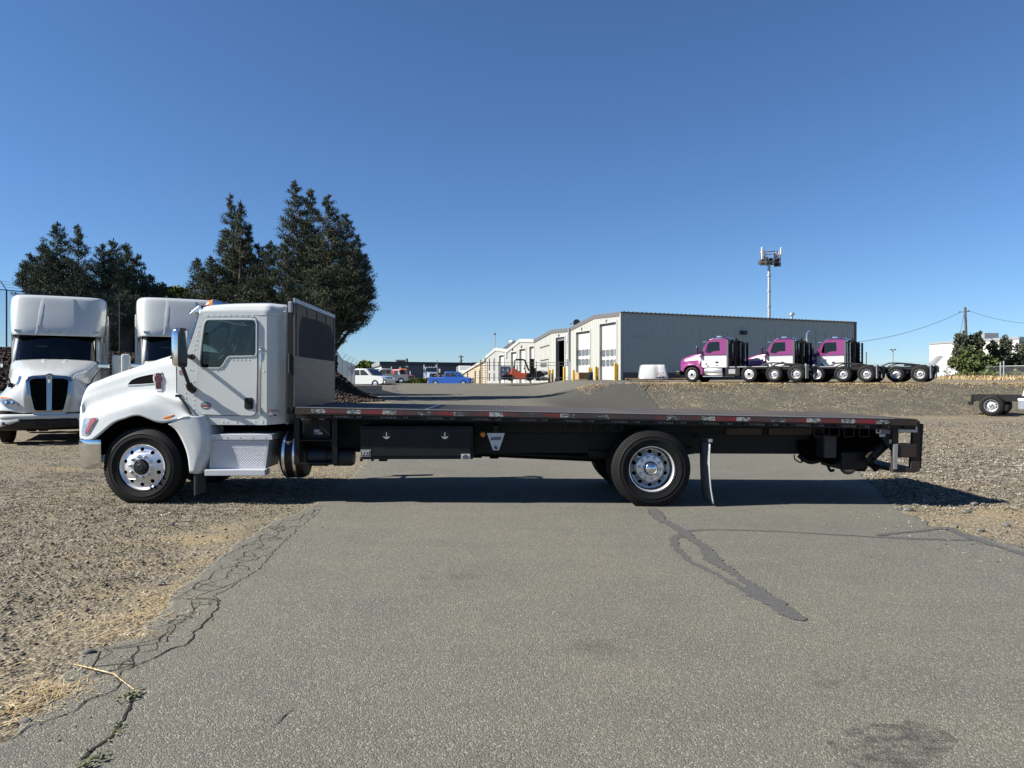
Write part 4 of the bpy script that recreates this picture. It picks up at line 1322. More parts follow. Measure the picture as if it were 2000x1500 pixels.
    for w in (.62, .31, 0, -.31, -.62):
        q = tp(404, 597, .62); zz = q.z+.005
        m = MB()
        G = []
        for (dx, hw, hh) in ((0, .045, .012), (.02, .055, .045), (.06, .058, .070), (.10, .058, .078), (.18, .05, .062), (.26, .03, .035), (.30, .012, .012)):
            G.append([(q.x+dx, -w+hw*math.cos(R(a)), zz+hh*math.sin(R(a))) for a in range(0, 181, 20)])
        m.grid(G); lm = m.build('roof_lamp', M['chrome'], T, sm=50)
        m = MB(); m.grid([[(p[0]-.004, -w+(p[1]+w)*1.04, zz+(p[2]-zz)*1.04) for p in r] for r in G[:4]]); m.build('lamp_lens', M['amber'], lm, sm=50)
    for s in (1, -1):
        m = MB(); m.tube([(p_.x, -s*w_, p_.z) for p_, w_ in ((tp(345, 702, .96), .96), (tp(345.3, 730, .97), .97), (tp(345.5, 768, 1.0), 1.0))], .009, 6); m.build('hood_gap_line', M['black_plastic'], T)  # black tube drawn in for the dark gap behind the hood
    # latch strap between hood and cowl, little stickers
    for s in (1, -1):
        m = MB()
        a, b, c = tp(347, 772, 1.0), tp(356, 782, 1.03), tp(372.5, 807, 1.05)
        m.tube([(a.x, -s*.99, a.z), (b.x, -s*1.03, b.z), (c.x, -s*1.05, c.z)], .014, 8); m.box(a.x-.02, a.x+.06, -s*1.0-.03, -s*1.0+.03, a.z-.025, a.z+.01)
        m.build('hood_latch', M['black_plastic'], T, sm=40)
    fn = lambda a, b, t: (a, -t, b)
    def sticker(name, x0, x1, y0, y1, w, mat, parent):
        m = MB(); a, b = tp(x0, y1, w), tp(x1, y0, w)
        m.plate([(a.x, a.z), (b.x, a.z), (b.x, b.z), (a.x, b.z)], [], fn, w+.002, w-.004)
        return m.build(name, M[mat], parent)
    s1 = sticker('warning_sticker', 523.5, 543, 801, 815.5, 1.012, 'sticker_white', T)
    sticker('sticker_band', 523.5, 543, 801, 803, 1.014, 'sticker_red', s1); sticker('sticker_text', 525, 541.5, 804.5, 805.5, 1.014, 'sticker_grey', s1)
    sticker('sticker_text', 534.5, 540, 809.5, 813, 1.014, 'engrave', s1); sticker('sticker_text', 525.5, 532, 809.5, 814, 1.014, 'bulb_grey', s1)
    s1 = sticker('data_plate', 349.5, 360, 719.5, 731, 1.022, 'sticker_white', T); sticker('plate_band', 350, 360, 724, 727, 1.024, 'sticker_red', s1); sticker('plate_band', 350, 360, 728, 730.6, 1.024, 'bulb_grey', s1)
    # --- wheels
    fz = tp(277, 913.5, 1.14)
    wheel(T, fz.x, -1.00, .512, -1, 'steer', yaw=R(-2)); wheel(T, fz.x, 1.00, .512, 1, 'steer', yaw=R(-2))
    rx = tp(1273, 913, 1.2).x
    wheel(T, rx, -1.075, .478, -1, 'drive', dual=True); wheel(T, rx, 1.075, .478, 1, 'drive', dual=True)
    m = MB(); m.cyl((rx, -1.0, .48), (rx, 1.0, .48), .075, 16); m.ico((rx, 0, .5), .24, 2, (1, .8, 1)); m.build('rear_axle', M['black_paint'], T, sm=50)
    m = MB(); m.bar((fz.x, -.95, .45), (fz.x, .95, .45), .12, .1); m.build('front_axle', M['black_paint'], T)
    # --- chassis
    def dz(x): return -.0195*(x+2.85)
    m = MB()
    for s in (1, -1):
        m.hexa([(-5.6,s*.43-.04,.66),(4.25,s*.43-.04,.60),(4.25,s*.43+.04,.60),(-5.6,s*.43+.04,.66),(-5.6,s*.43-.04,.92),(4.25,s*.43-.04,.90),(4.25,s*.43+.04,.90),(-5.6,s*.43+.04,.92)])
    m.box(-5.5, -5.4, -.43, .43, .68, .9); m.box(4.1, 4.25, -.43, .43, .62, .9); m.box(-1, -.9, -.43, .43, .66, .9)
    m.build('frame_rail', M['black_paint'], T)
    p, q = tp(925, 883, .1), tp(1152, 897, .1)
    m = MB(); m.cyl((p.x-.6, 0, p.z+.02), (q.x+.4, 0, q.z-.0), .062, 14); m.cyl((p.x-.02, 0, p.z-.01), (p.x+.12, 0, p.z-.012), .085, 12); m.bar((p.x-.5, -.4, p.z+.1), (p.x-.5, .4, p.z+.1), .1, .12)
    c = tp(963, 884, .1); m.cyl((c.x-.05, 0, c.z), (c.x+.08, 0, c.z), .10, 12)
    m.build('drive_shaft', M['black_paint'], T, sm=40)
    m = MB()
    for s in (1, -1):
        m = MB(); m.bar((rx-.75, s*.5, .62), (rx, s*.5, .55), .08, .09); m.bar((rx, s*.5, .55), (rx+.75, s*.5, .66), .08, .09)
        m.build('leaf_spring', M['black_paint'], T)
    m = MB(); m.box(-5.2, -3.95, -.35, .35, .45, .75); m.build('engine_sump', M['black_void'], T, bev=.05)
    m = MB(); m.box(-4.0, -2.7, -.42, .42, .55, 1.05); m.build('gearbox', M['black_void'], T, bev=.08)
    # --- aluminium battery and step box under the door
    a, b = tp(411, 860, 1.06), tp(526, 915, 1.06)
    lid = tp(408, 848, 1.08); lb = tp(532, 859, 1.08)
    m = MB(); m.hexa([(tp(409,917,1.06).x,-1.06,b.z),(tp(518,915,1.06).x,-1.06,b.z),(tp(518,915,1.06).x,-.5,b.z),(tp(409,917,1.06).x,-.5,b.z),(a.x,-1.06,a.z),(tp(526,860,1.06).x,-1.06,a.z),(tp(526,860,1.06).x,-.5,a.z),(a.x,-.5,a.z)])
    sb = m.build('step_box', M['tread_alum'], T)
    m = MB(); m.box(lid.x, lb.x, -1.085, -.45, lb.z, lid.z); m.build('box_lid', M['tread_alum'], sb, bev=.004)
    m = MB()
    for k in range(5):
        q = tp(419+k*25, 855.5, 1.09); m.lathe([(0, -.004), (.006, -.003), (.007, 0)], o=(q.x, -1.085, q.z), n=8)
    m.build('lid_screw', M['engrave'], sb)
    a, b = tp(400, 917.5, 1.17), tp(518, 929, 1.17)
    m = MB(); m.box(a.x, b.x, -1.18, -.98, b.z, a.z); m.build('step_tread', M['tread_alum'], sb, bev=.006)
    # diamond lozenges standing proud of the box face
    m = MB()
    ztop, zbot = tp(411, 862, 1.06).z, tp(411, 913, 1.06).z
    x0, x1 = tp(413, 870, 1.06).x, tp(524, 870, 1.06).x
    row = 0; z = ztop-.012
    while z > zbot+.005:
        xx = x0+(.018 if row % 2 else 0)
        xr = x1-(ztop-z)/(ztop-zbot)*.055
        while xx < xr-.01:
            d = Vector((.013, 0, .009 if row % 2 == 0 else .009)); n_ = Vector((-.0035, 0, .005))
            c_ = Vector((xx, -1.06, z))
            m.add([c_-d, c_+n_-Vector((0, .005, 0)), c_+d, c_-n_-Vector((0, .005, 0))], [(0, 1, 2, 3)])
            xx += .036
        z -= .0165; row += 1
    o = m.build('tread_lozenge', M['lozenge'], sb); o['kind'] = 'stuff'
    # front mud flap, fuel tank behind the box
    a, b = tp(388, 926, 1.0), tp(403, 964, 1.0)
    m = MB(); m.box(a.x, a.x+.02, -1.15, -.82, b.z, a.z+.05); m.build('mud_flap', M['rubber_worn'], T)
    a, b = tp(556, 892, .72), tp(596, 892, .72)
    zc = tp(575, 889, .9).z
    m = MB(); m.lathe([(.0, a.x-.03), (.22, a.x-.02), (.31, a.x+.02), (.325, a.x+.06), (.325, b.x-.02), (.30, b.x+.03), (0, b.x+.05)], o=(0, -.70, zc), axis='x', n=40)
    ft = m.build('fuel_tank', M['black_paint'], T, sm=40)
    for xx in (a.x+.05, a.x+.19):
        m = MB(); m.lathe([(.325, xx), (.334, xx), (.334, xx+.035), (.325, xx+.035)], o=(0, -.70, zc), axis='x', n=40); m.build('tank_strap', M['aluminium'], ft, sm=40)
    # --- hydraulic unit in an open frame, exhaust canister
    m = MB()
    for (x0, x1) in ((574, 585), (648, 659)):
        a, b = tp(x0, 905.5, 1.08), tp(x1, 812, 1.08); m.box(a.x, b.x, -1.08, -1.0, a.z, b.z)
    a, b = tp(574, 906, 1.08), tp(659, 899, 1.08); m.box(a.x, b.x, -1.078, -.98, a.z-.01, b.z-.03)
    a, b = tp(585, 862, 1.08), tp(648, 859, 1.08); m.box(a.x, b.x, -1.07, -.7, a.z, b.z)
    m.build('hydraulic_frame', M['black_paint'], T, bev=.004)
    a, b = tp(600, 892, .9), tp(692, 892, .9)
    m = MB(); m.lathe([(0, a.x), (.10, a.x+.01), (.125, a.x+.04), (.125, a.x+.28), (.11, a.x+.29), (.11, a.x+.36), (.125, a.x+.37), (.125, b.x-.04), (.105, b.x), (0, b.x+.01)], o=(0, -.9, a.z), axis='x', n=28)
    m.build('exhaust_canister', M['black_plastic'], T, sm=30)
    a, b = tp(590, 858, .95), tp(645, 818, .95); m = MB(); m.box(a.x, b.x, -.93, -.6, a.z, b.z); hb = m.build('valve_box', M['black_paint'], T, bev=.01)
    sticker('sticker', 613, 626, 838, 849, .935, 'sticker_grey', hb); sticker('sticker', 614, 623, 839.5, 844, .938, 'sticker_white', hb); sticker('sticker', 622, 630, 844.5, 848.5, .937, 'sticker_white', hb)
    sticker('sticker', 623.5, 634, 813.5, 820, .945, 'wall_tan', hb)
    # --- tool box
    a, b = tp(703, 897.5, 1.12), tp(923.5, 832, 1.12)
    m = MB(); m.box(a.x, b.x, -1.10, -.55, a.z, b.z); tb = m.build('tool_box', M['black_paint'], T, bev=.008)
    a2, b2 = tp(706, 894, 1.12), tp(919, 836, 1.12)
    m = MB(); m.box(a2.x, b2.x, -1.118, -1.10, a2.z+.02, b2.z); m.build('box_door', M['black_paint'], tb, bev=.006)
    for px in (755, 869):
        q = tp(px, 850, 1.12)
        m = MB(); m.plate(circle(q.x, q.z, .062, 24), [], fn, 1.121, 1.11); h = m.build('latch', M['black_plastic'], tb)
        m = MB(); m.box(q.x-.006, q.x+.006, -1.128, -1.118, q.z-.02, q.z+.036)
        m.plate([(q.x-.045, q.z-.012), (q.x-.03, q.z-.018), (q.x, q.z-.026), (q.x+.03, q.z-.018), (q.x+.045, q.z-.012), (q.x+.035, q.z-.034), (q.x, q.z-.052), (q.x-.035, q.z-.034)], [], fn, 1.128, 1.118)
        m.build('latch_handle', M['aluminium'], h)
    st1 = sticker('maker_sticker', 704.5, 724, 878.5, 892, 1.120, 'sticker_white', tb); sticker('sticker_face', 705.5, 723, 879.5, 891, 1.1215, 'engrave', st1)
    q = tp(714.3, 886.5, 1.125)
    mesh_obj('sticker_lettering', text_mesh('RKI', .066, .0005), M['sticker_white'], st1, (q.x, -1.1245, q.z), (R(90), 0, 0))
    sticker('sticker_text', 707, 721.5, 880.7, 882.2, 1.1225, 'sticker_white', st1)
    st2 = sticker('maker_sticker', 900.5, 918, 886.5, 896, 1.120, 'sticker_white', tb)
    for (x0, x1, y0) in ((906, 912, 888), (903, 915, 890), (902.5, 916, 892), (903.5, 915, 894)): sticker('sticker_text', x0, x1, y0, y0+.9, 1.1225, 'engrave', st2)
    m = MB()
    for (x0, x1) in ((703, 706), (725, 728), (740, 755)):
        a, b = tp(x0, 901, 1.0), tp(x1, 896, 1.0); m.box(a.x, b.x, -1.0, -.9, a.z, b.z)
    m.build('box_hanger', M['black_paint'], tb)
    # --- amber lamp, triangular plate
    q = tp(943, 848.5, 1.0)
    m = MB(); m.lathe([(0, -.022), (.012, -.021), (.024, -.016), (.035, -.006), (.037, .004)], o=(q.x, -1.0, q.z), n=24); al = m.build('side_lamp', M['amber'], T, sm=50)
    m = MB(); m.lathe([(.037, -.006), (.043, -.008), (.046, .006)], o=(q.x, -1.0, q.z), n=24); m.bar((q.x, -1.0, q.z), (q.x, -.5, q.z), .03); m.build('lamp_ring', M['black_plastic'], al, sm=40)
    m = MB(); tplate(m, [(951,846),(986,846),(974.5,879.5),(963,879.5)], [], 1.02, 1.012); tri = m.build('plate_bracket', M['tread_alum'], T)
    m = MB(); tplate(m, [(957,860),(960,853.5),(980.5,853),(977.5,859.5)], [], 1.0235, 1.015, 1.02); m.build('bracket_decal', M['sticker_grey'], tri)
    m = MB(); c = tp(968, 874, 1.03)
    for k in range(3):
        a = R(30+60*k); m.tube([(c.x-.026*math.cos(a), -1.03, c.z-.026*math.sin(a)), (c.x+.026*math.cos(a), -1.03, c.z+.026*math.sin(a))], .004, 6)
    m.tube([(c.x, -1.03, c.z), (c.x+.05, -1.0, c.z-.05)], .006, 6); m.build('valve_handle', M['engrave'], tri)
    m = MB(); q2 = tp(968, 846, 1.0); m.box(q2.x-.03, q2.x+.03, -1.01, -.5, q2.z-.02, q2.z+.1); m.build('bracket_arm', M['black_paint'], tri)
    # --- flat bed deck
    fx, rx2 = tp(577, 796, 1.2).x, tp(1790, 819, 1.2).x
    def top(x): return tp(577, 796, 1.2).z-(x-fx)*(tp(577, 796, 1.2).z-tp(1790, 819, 1.2).z)/(rx2-fx)
    m = MB()
    n = int((rx2-fx)/.042)
    prof = []
    for k in range(n):
        x = fx+k*(rx2-fx)/n; s = (rx2-fx)/n
        for d, h in ((0, 0), (.25, 0), (.4, .006), (.75, .006), (.9, 0)): prof.append((x+d*s, top(x+d*s)+h))
    prof.append((rx2, top(rx2)))
    G = [[(x, w, z) for (x, z) in prof] for w in (-1.16, 1.16)]
    m.grid(G); dk = m.build('deck', M['deck_steel'], T)
    m = MB(); m.hexa([(fx,-1.17,top(fx)-.05),(rx2,-1.17,top(rx2)-.05),(rx2,1.17,top(rx2)-.05),(fx,1.17,top(fx)-.05),(fx,-1.17,top(fx)-.006),(rx2,-1.17,top(rx2)-.006),(rx2,1.17,top(rx2)-.006),(fx,1.17,top(fx)-.006)])
    m.build('deck_plate', M['black_paint'], dk)
    # seams between the floor plates
    m = MB()
    for px in (833,):
        x = tp(px, 800, 1.1).x; m.hexa([(x-.012,-1.16,top(x)),(x+.012,-1.16,top(x)),(x+.012,1.16,top(x)),(x-.012,1.16,top(x)),(x-.012,-1.16,top(x)+.0085),(x+.012,-1.16,top(x)+.0085),(x+.012,1.16,top(x)+.0085),(x-.012,1.16,top(x)+.0085)])
    m.build('plate_seam', M['aluminium_dull'], dk)
    for s in (1, -1):
        m = MB()
        z0, z1_ = top(fx), top(rx2)
        m.hexa([(fx,-s*1.17-.012,z0-.14),(rx2,-s*1.17-.012,z1_-.14),(rx2,-s*1.17+.012,z1_-.14),(fx,-s*1.17+.012,z0-.14),(fx,-s*1.17-.012,z0+.004),(rx2,-s*1.17-.012,z1_+.004),(rx2,-s*1.17+.012,z1_+.004),(fx,-s*1.17+.012,z0+.004)])
        m.build('side_channel', M['black_paint'], dk)
        m = MB()
        m.hexa([(fx,-s*1.222-.007,z0-.082),(rx2,-s*1.222-.007,z1_-.082),(rx2,-s*1.222+.007,z1_-.082),(fx,-s*1.222+.007,z0-.082),(fx,-s*1.222-.007,z0+.002),(rx2,-s*1.222-.007,z1_+.002),(rx2,-s*1.222+.007,z1_+.002),(fx,-s*1.222+.007,z0+.002)])
        rr = m.build('rub_rail', M['steel_rust'], dk)
        m = MB()
        k = 0; x = fx+.1
        while x < rx2-.1:
            m = MB(); m.box(x, x+.07, -s*1.2-.022, -s*1.2+.022, top(x)-.12, top(x)-.004); x += .305
            m.build('stake_pocket', M['black_paint'], rr)
        if s > 0:
            # strip of bright worn edge steel along the rail top
            m = MB(); m.hexa([(fx+.01,-1.214,z0+.003),(rx2-.3,-1.214,top(rx2-.3)+.003),(rx2-.3,-1.17,top(rx2-.3)+.003),(fx+.01,-1.17,z0+.003),(fx+.01,-1.214,z0+.007),(rx2-.3,-1.214,top(rx2-.3)+.007),(rx2-.3,-1.17,top(rx2-.3)+.007),(fx+.01,-1.17,z0+.007)])
            m.build('edge_strip', M['aluminium_dull'], rr)
            x = tp(608, 800, 1.22).x; red = False
            while x < tp(1712, 820, 1.22).x:
                L = .285 if red else .18
                if random.random() > .06:
                    mm = MB(); zz, ze = top(x), top(x+L)
                    mm.hexa([(x,-1.232,zz-.066),(x+L,-1.232,ze-.066),(x+L,-1.228,ze-.066),(x,-1.228,zz-.066),(x,-1.232,zz-.014),(x+L,-1.232,ze-.014),(x+L,-1.228,ze-.014),(x,-1.228,zz-.014)])
                    mm.build('reflective_tape', M['tape_red' if red else 'tape_white'], rr)
                x += L; red = not red
            # slanted pale bars standing in for sunlight caught under the rail
            m = MB(); x = fx+.25
            while x < rx2-.35:
                if (x*1.63) % 1.0 < .72:
                    z = top(x)-.092; m.hexa([(x,-1.184,z-.028),(x+.007,-1.184,z-.028),(x+.007,-1.181,z-.028),(x,-1.181,z-.028),(x+.018,-1.184,z-.004),(x+.025,-1.184,z-.004),(x+.025,-1.181,z-.004),(x+.018,-1.181,z-.004)])
                x += .034
            m.build('rail_sun_hatch', M['aluminium_dull'], rr)['kind'] = 'stuff'
    m = MB()
    x = fx+.12
    while x < rx2-.1:
        m = MB(); m.box(x, x+.05, -1.15, 1.15, top(x)-.15, top(x)-.05); x += .31
        m.build('cross_member', M['black_paint'], dk)
    m = MB()
    for s in (1, -1):
        m.hexa([(fx,s*.42-.05,.90),(rx2-.9,s*.42-.05,.88),(rx2-.9,s*.42+.05,.88),(fx,s*.42+.05,.90),(fx,s*.42-.05,top(fx)-.15),(rx2-.9,s*.42-.05,top(rx2-.9)-.15),(rx2-.9,s*.42+.05,top(rx2-.9)-.15),(fx,s*.42+.05,top(fx)-.15)])
    m.build('subframe', M['black_paint'], dk)
    for (x0, x1) in ((1418, 1488), (1502, 1586)):
        a, b = tp(x0, 849, .5), tp(x1, 836, .5); m = MB(); m.box(a.x, b.x, -.50, -.47, a.z, b.z); m.build('sill_board', M['wood_old'], dk, bev=.004)
    # U-shaped tie hooks under the edge
    for (x0, x1, y0, y1) in [(1074+k*30, 1095+k*30, 819, 841) for k in range(5)]+[(1590+k*29.5, 1609+k*29.5, 832, 853) for k in range(4)]:
        a, b = tp(x0, y0, 1.1), tp(x1, y1, 1.1)
        m = MB(); m.tube([(a.x, -1.1, a.z), (a.x, -1.1, b.z+.01), (a.x+.01, -1.1, b.z), (b.x-.01, -1.1, b.z), (b.x, -1.1, b.z+.01), (b.x, -1.1, a.z)], .0055, 6); m.build('tie_hook', M['steel_rust'], dk, sm=50)
    # --- headboard
    hx = tp(575, 790, 1.15).x
    ztop_, zmid, zlo = tp(575, 582, 1.15).z, tp(575, 697, 1.15).z, top(hx)+.005
    hb = empty_part('headboard', T)
    m = MB(); m.box(hx-.012, hx, -1.13, 1.13, zlo, zmid); m.build('lower_panel', M['panel_alum'], hb)
    m = MB(); m.box(hx-.015, hx+.003, -1.15, 1.15, ztop_-.055, ztop_); 
    m.build('panel_edge', M['aluminium_dull'], hb)
    for y_ in (-1.135, 1.135): m = MB(); m.box(hx-.014, hx+.002, y_-.015, y_+.015, zlo, ztop_-.056); m.build('panel_edge', M['panel_alum'], hb)
    m = MB(); m.box(hx-.013, hx+.001, -1.118, 1.118, zmid-.015, zmid+.010); m.build('panel_edge', M['panel_alum'], hb)
    m = MB()
    H = ztop_-.05-(zmid+.01); sp = .028
    k = -1.13-H
    while k < 1.13:
        for sg in (1, -1):
            y0_, y1_ = k, k+H
            za, zb_ = zmid+.01, zmid+.01+H
            if y0_ < -1.13: za += (-1.13-y0_); y0_ = -1.13
            if y1_ > 1.13: zb_ -= (y1_-1.13); y1_ = 1.13
            if y1_ - y0_ > .01:
                m.bar((hx-.006, sg*y0_, za), (hx-.006, sg*y1_, zb_), .0045, .008, up=(1, 0, 0))
        k += sp
    m.build('mesh_grille', M['fence_dark'], hb)['kind'] = 'stuff'
    for s in (1, -1):
        a, b = tp(560.5, 806, 1.15), tp(573, 583, 1.15)
        m = MB(); m.box(a.x, hx-.015, -s*1.15-.0, -s*1.05, a.z-.02, b.z); po = m.build('post', M['black_paint'], hb, bev=.006)
        m = MB(); m.tube([(a.x+.03, -s*1.16, tp(0, 690, 1.15).z), (a.x+.03, -s*1.16, tp(0, 728, 1.15).z)], .008, 8); m.build('post_rod', M['fence_dark'], po)
        q0, q1 = tp(564, 611, 1.18), tp(571.5, 589, 1.18)
        m = MB(); m.box(q0.x, q1.x, -s*1.19-.015, -s*1.19+.04, q0.z, q1.z); m.build('work_lamp', M['bulb_grey'], po, bev=.012)
    m = MB()
    for w in (-.55, 0, .55): m.box(hx-.07, hx-.015, w-.03, w+.03, zlo, ztop_-.06)
    m.build('stiffener', M['black_paint'], hb)
    # --- mud flap behind the rear wheel
    net = []
    for (xl, xr, y) in ((1373,1386,862),(1372,1386.5,900),(1375,1387,940),(1383,1390.5,974)):
        a, b = tp(xl, y, .74), tp(xr, y, 1.2)
        xx = tp((xl+xr)/2, y, 1.0).x
        net.append([(xx, -.74, a.z), (xx+.01, -.97, a.z), (xx, -1.2, a.z)])
    m = MB(); m.patch(net, 14, 6); m.build('mud_flap', M['grey_plastic'], T, sm=60, solid=.012)
    m = MB(); q = tp(1380, 860, 1.0); m.bar((q.x, -1.2, q.z+.01), (q.x, -.45, q.z+.01), .04); m.build('flap_bracket', M['aluminium_dull'], T)
    # --- rear end: ladder frame, gusset, lift cylinders, hoses
    fr = [(1744,822),(1797,822),(1797,920),(1789,923),(1744,923)]
    ho = [[(1755.5,845),(1783.5,845),(1782.5,866),(1755,866)], [(1753,893.5),(1780,894),(1779,914),(1752.5,914)]]
    m = MB(); tplate(m, fr, ho, 1.16, 1.10); lf = m.build('tail_frame', M['steel_rust'], T, bev=.004)
    m = MB(); tplate(m, [(1753.5,833),(1769,825.5),(1791,834),(1791,844.5),(1754,843.5)], [], 1.172, 1.16, 1.16); wp = m.build('worn_plate', M['aluminium_dull'], lf)
    m = MB(); tplate(m, [(1752,867),(1790,867),(1788,892),(1752,892)], [], 1.175, 1.16, 1.16); m.build('rust_plate', M['steel_rust'], lf)
    m = MB(); tplate(m, [(1744.5,868),(1752,867),(1750,916),(1744.5,916)], [], 1.185, 1.12, 1.16); m.build('post_face', M['wall_tan'] if False else M['aluminium_dull'], lf)
    m = MB(); tplate(m, [(1796,827),(1804,828),(1799,915),(1792,914)], [], 1.12, 1.0); m.build('guide_post', M['black_paint'], lf)
    m = MB()
    for px in (1745, 1759.5, 1773, 1785.5): q = tp(px, 824, 1.17); m.lathe([(0, -.016), (.010, -.014), (.014, 0)], o=(q.x, -1.162, q.z), n=10)
    m.build('bolt', M['steel_rust'], lf)['kind'] = 'stuff'
    m = MB(); m.box(tp(1744, 900, 1.16).x, tp(1790, 900, 1.16).x, -1.1, 1.1, tp(1744, 922, 1.16).z, tp(1744, 914, 1.16).z); m.box(tp(1744, 900, 1.16).x+.02, tp(1790, 900, 1.16).x, 1.06, 1.14, tp(1744, 922, 1.16).z, top(rx2)-.05); m.build('tail_bar', M['steel_rust'], lf)
    m = MB(); tplate(m, [(1705,834),(1745,834),(1745,880),(1740,880)], [], 1.12, 1.105); gp = m.build('gusset', M['black_paint'], T)
    s3 = sticker('warning_sticker', 1711, 1738.5, 835, 846.5, 1.124, 'sticker_white', gp); sticker('sticker_face', 1720.5, 1738, 836, 846, 1.1255, 'sticker_grey', s3); sticker('sticker_band', 1720.5, 1738, 836, 838.5, 1.127, 'sticker_red', s3); sticker('sticker_picture', 1713, 1718, 838, 844, 1.1255, 'engrave', s3)
    sticker('sticker', 1717.5, 1729, 848, 853, 1.124, 'sticker_white', gp); sticker('sticker', 1737, 1745, 858.5, 866, 1.124, 'sticker_white', gp)
    m = MB(); m.tube([tp(1693, 893, .6), tp(1713, 917, .6)], .05, 10); m.build('lift_arm', M['black_paint'], T, sm=40)
    m = MB(); m.tube([tp(1728, 866, .95), tp(1700, 892, .95)], .075, 14); m.tube([tp(1700, 892, .95), tp(1690, 901, .95)], .04, 10)
    lc = m.build('lift_cylinder', M['black_paint'], T, sm=40)
    m = MB(); tplate(m, [(1698,883),(1704,882),(1693,895),(1690,891)], [], 1.03, 1.02); m.build('cylinder_tag', M['wood'], lc)
    m = MB()
    for (pts, r, w) in (([(1551,888),(1553,897),(1562,903),(1569,901)], .009, .9), ([(1617,910),(1622,919),(1629,918)], .02, .7), ([(1560,890),(1580,902),(1600,900)], .03, .8), ([(1700,862),(1709,845),(1712,838)], .008, .9)):
        m.tube([tuple(p) for p in catmull([tuple(tp(a, b, w)) for a, b in pts], 12)], r, 8)
    m.build('hose', M['rubber'], T, sm=60)
    m = MB(); tplate(m, [(1560,862),(1640,856),(1700,880),(1692,910),(1690,921),(1668,920),(1650,914),(1612,905),(1600,902),(1570,902)], [[(1637,882),(1660,880),(1672,884),(1650,889)]], .55, .45); hc = m.build('hitch_plate', M['black_void'], T)
    m = MB(); tplate(m, [(1575,828),(1709,831),(1730,864),(1702,882),(1640,882),(1575,876)], [], .35, .30); m.build('tail_crossbeam', M['black_void'], T)
    a, b = tp(1640, 920, .8), tp(1692, 882, .8); m = MB(); m.box(a.x, b.x, -.85, -.2, a.z+.02, b.z); m.build('pump_unit', M['black_paint'], T, bev=.02)
    a, b = tp(1610, 895, .8), tp(1635, 850, .8); m = MB(); m.box(a.x, b.x, -.8, -.45, a.z, b.z); m.build('lift_tank', M['fence_dark'], T, bev=.02)
    m = MB(); q = tp(1656, 915, .5); m.ico(tuple(q), .11, 2, (1, .8, .8)); m.build('hitch_ball', M['aluminium_dull'], T, sm=60)

def empty_part(name, parent):
    """a part made of pieces: tiny hidden-size mesh is not needed, an Empty carries them"""
    o = bpy.data.objects.new(name, None); o.parent = parent; o.empty_display_size = .1
    COL.objects.link(o); ALL.append(o)
    return o
main_truck()
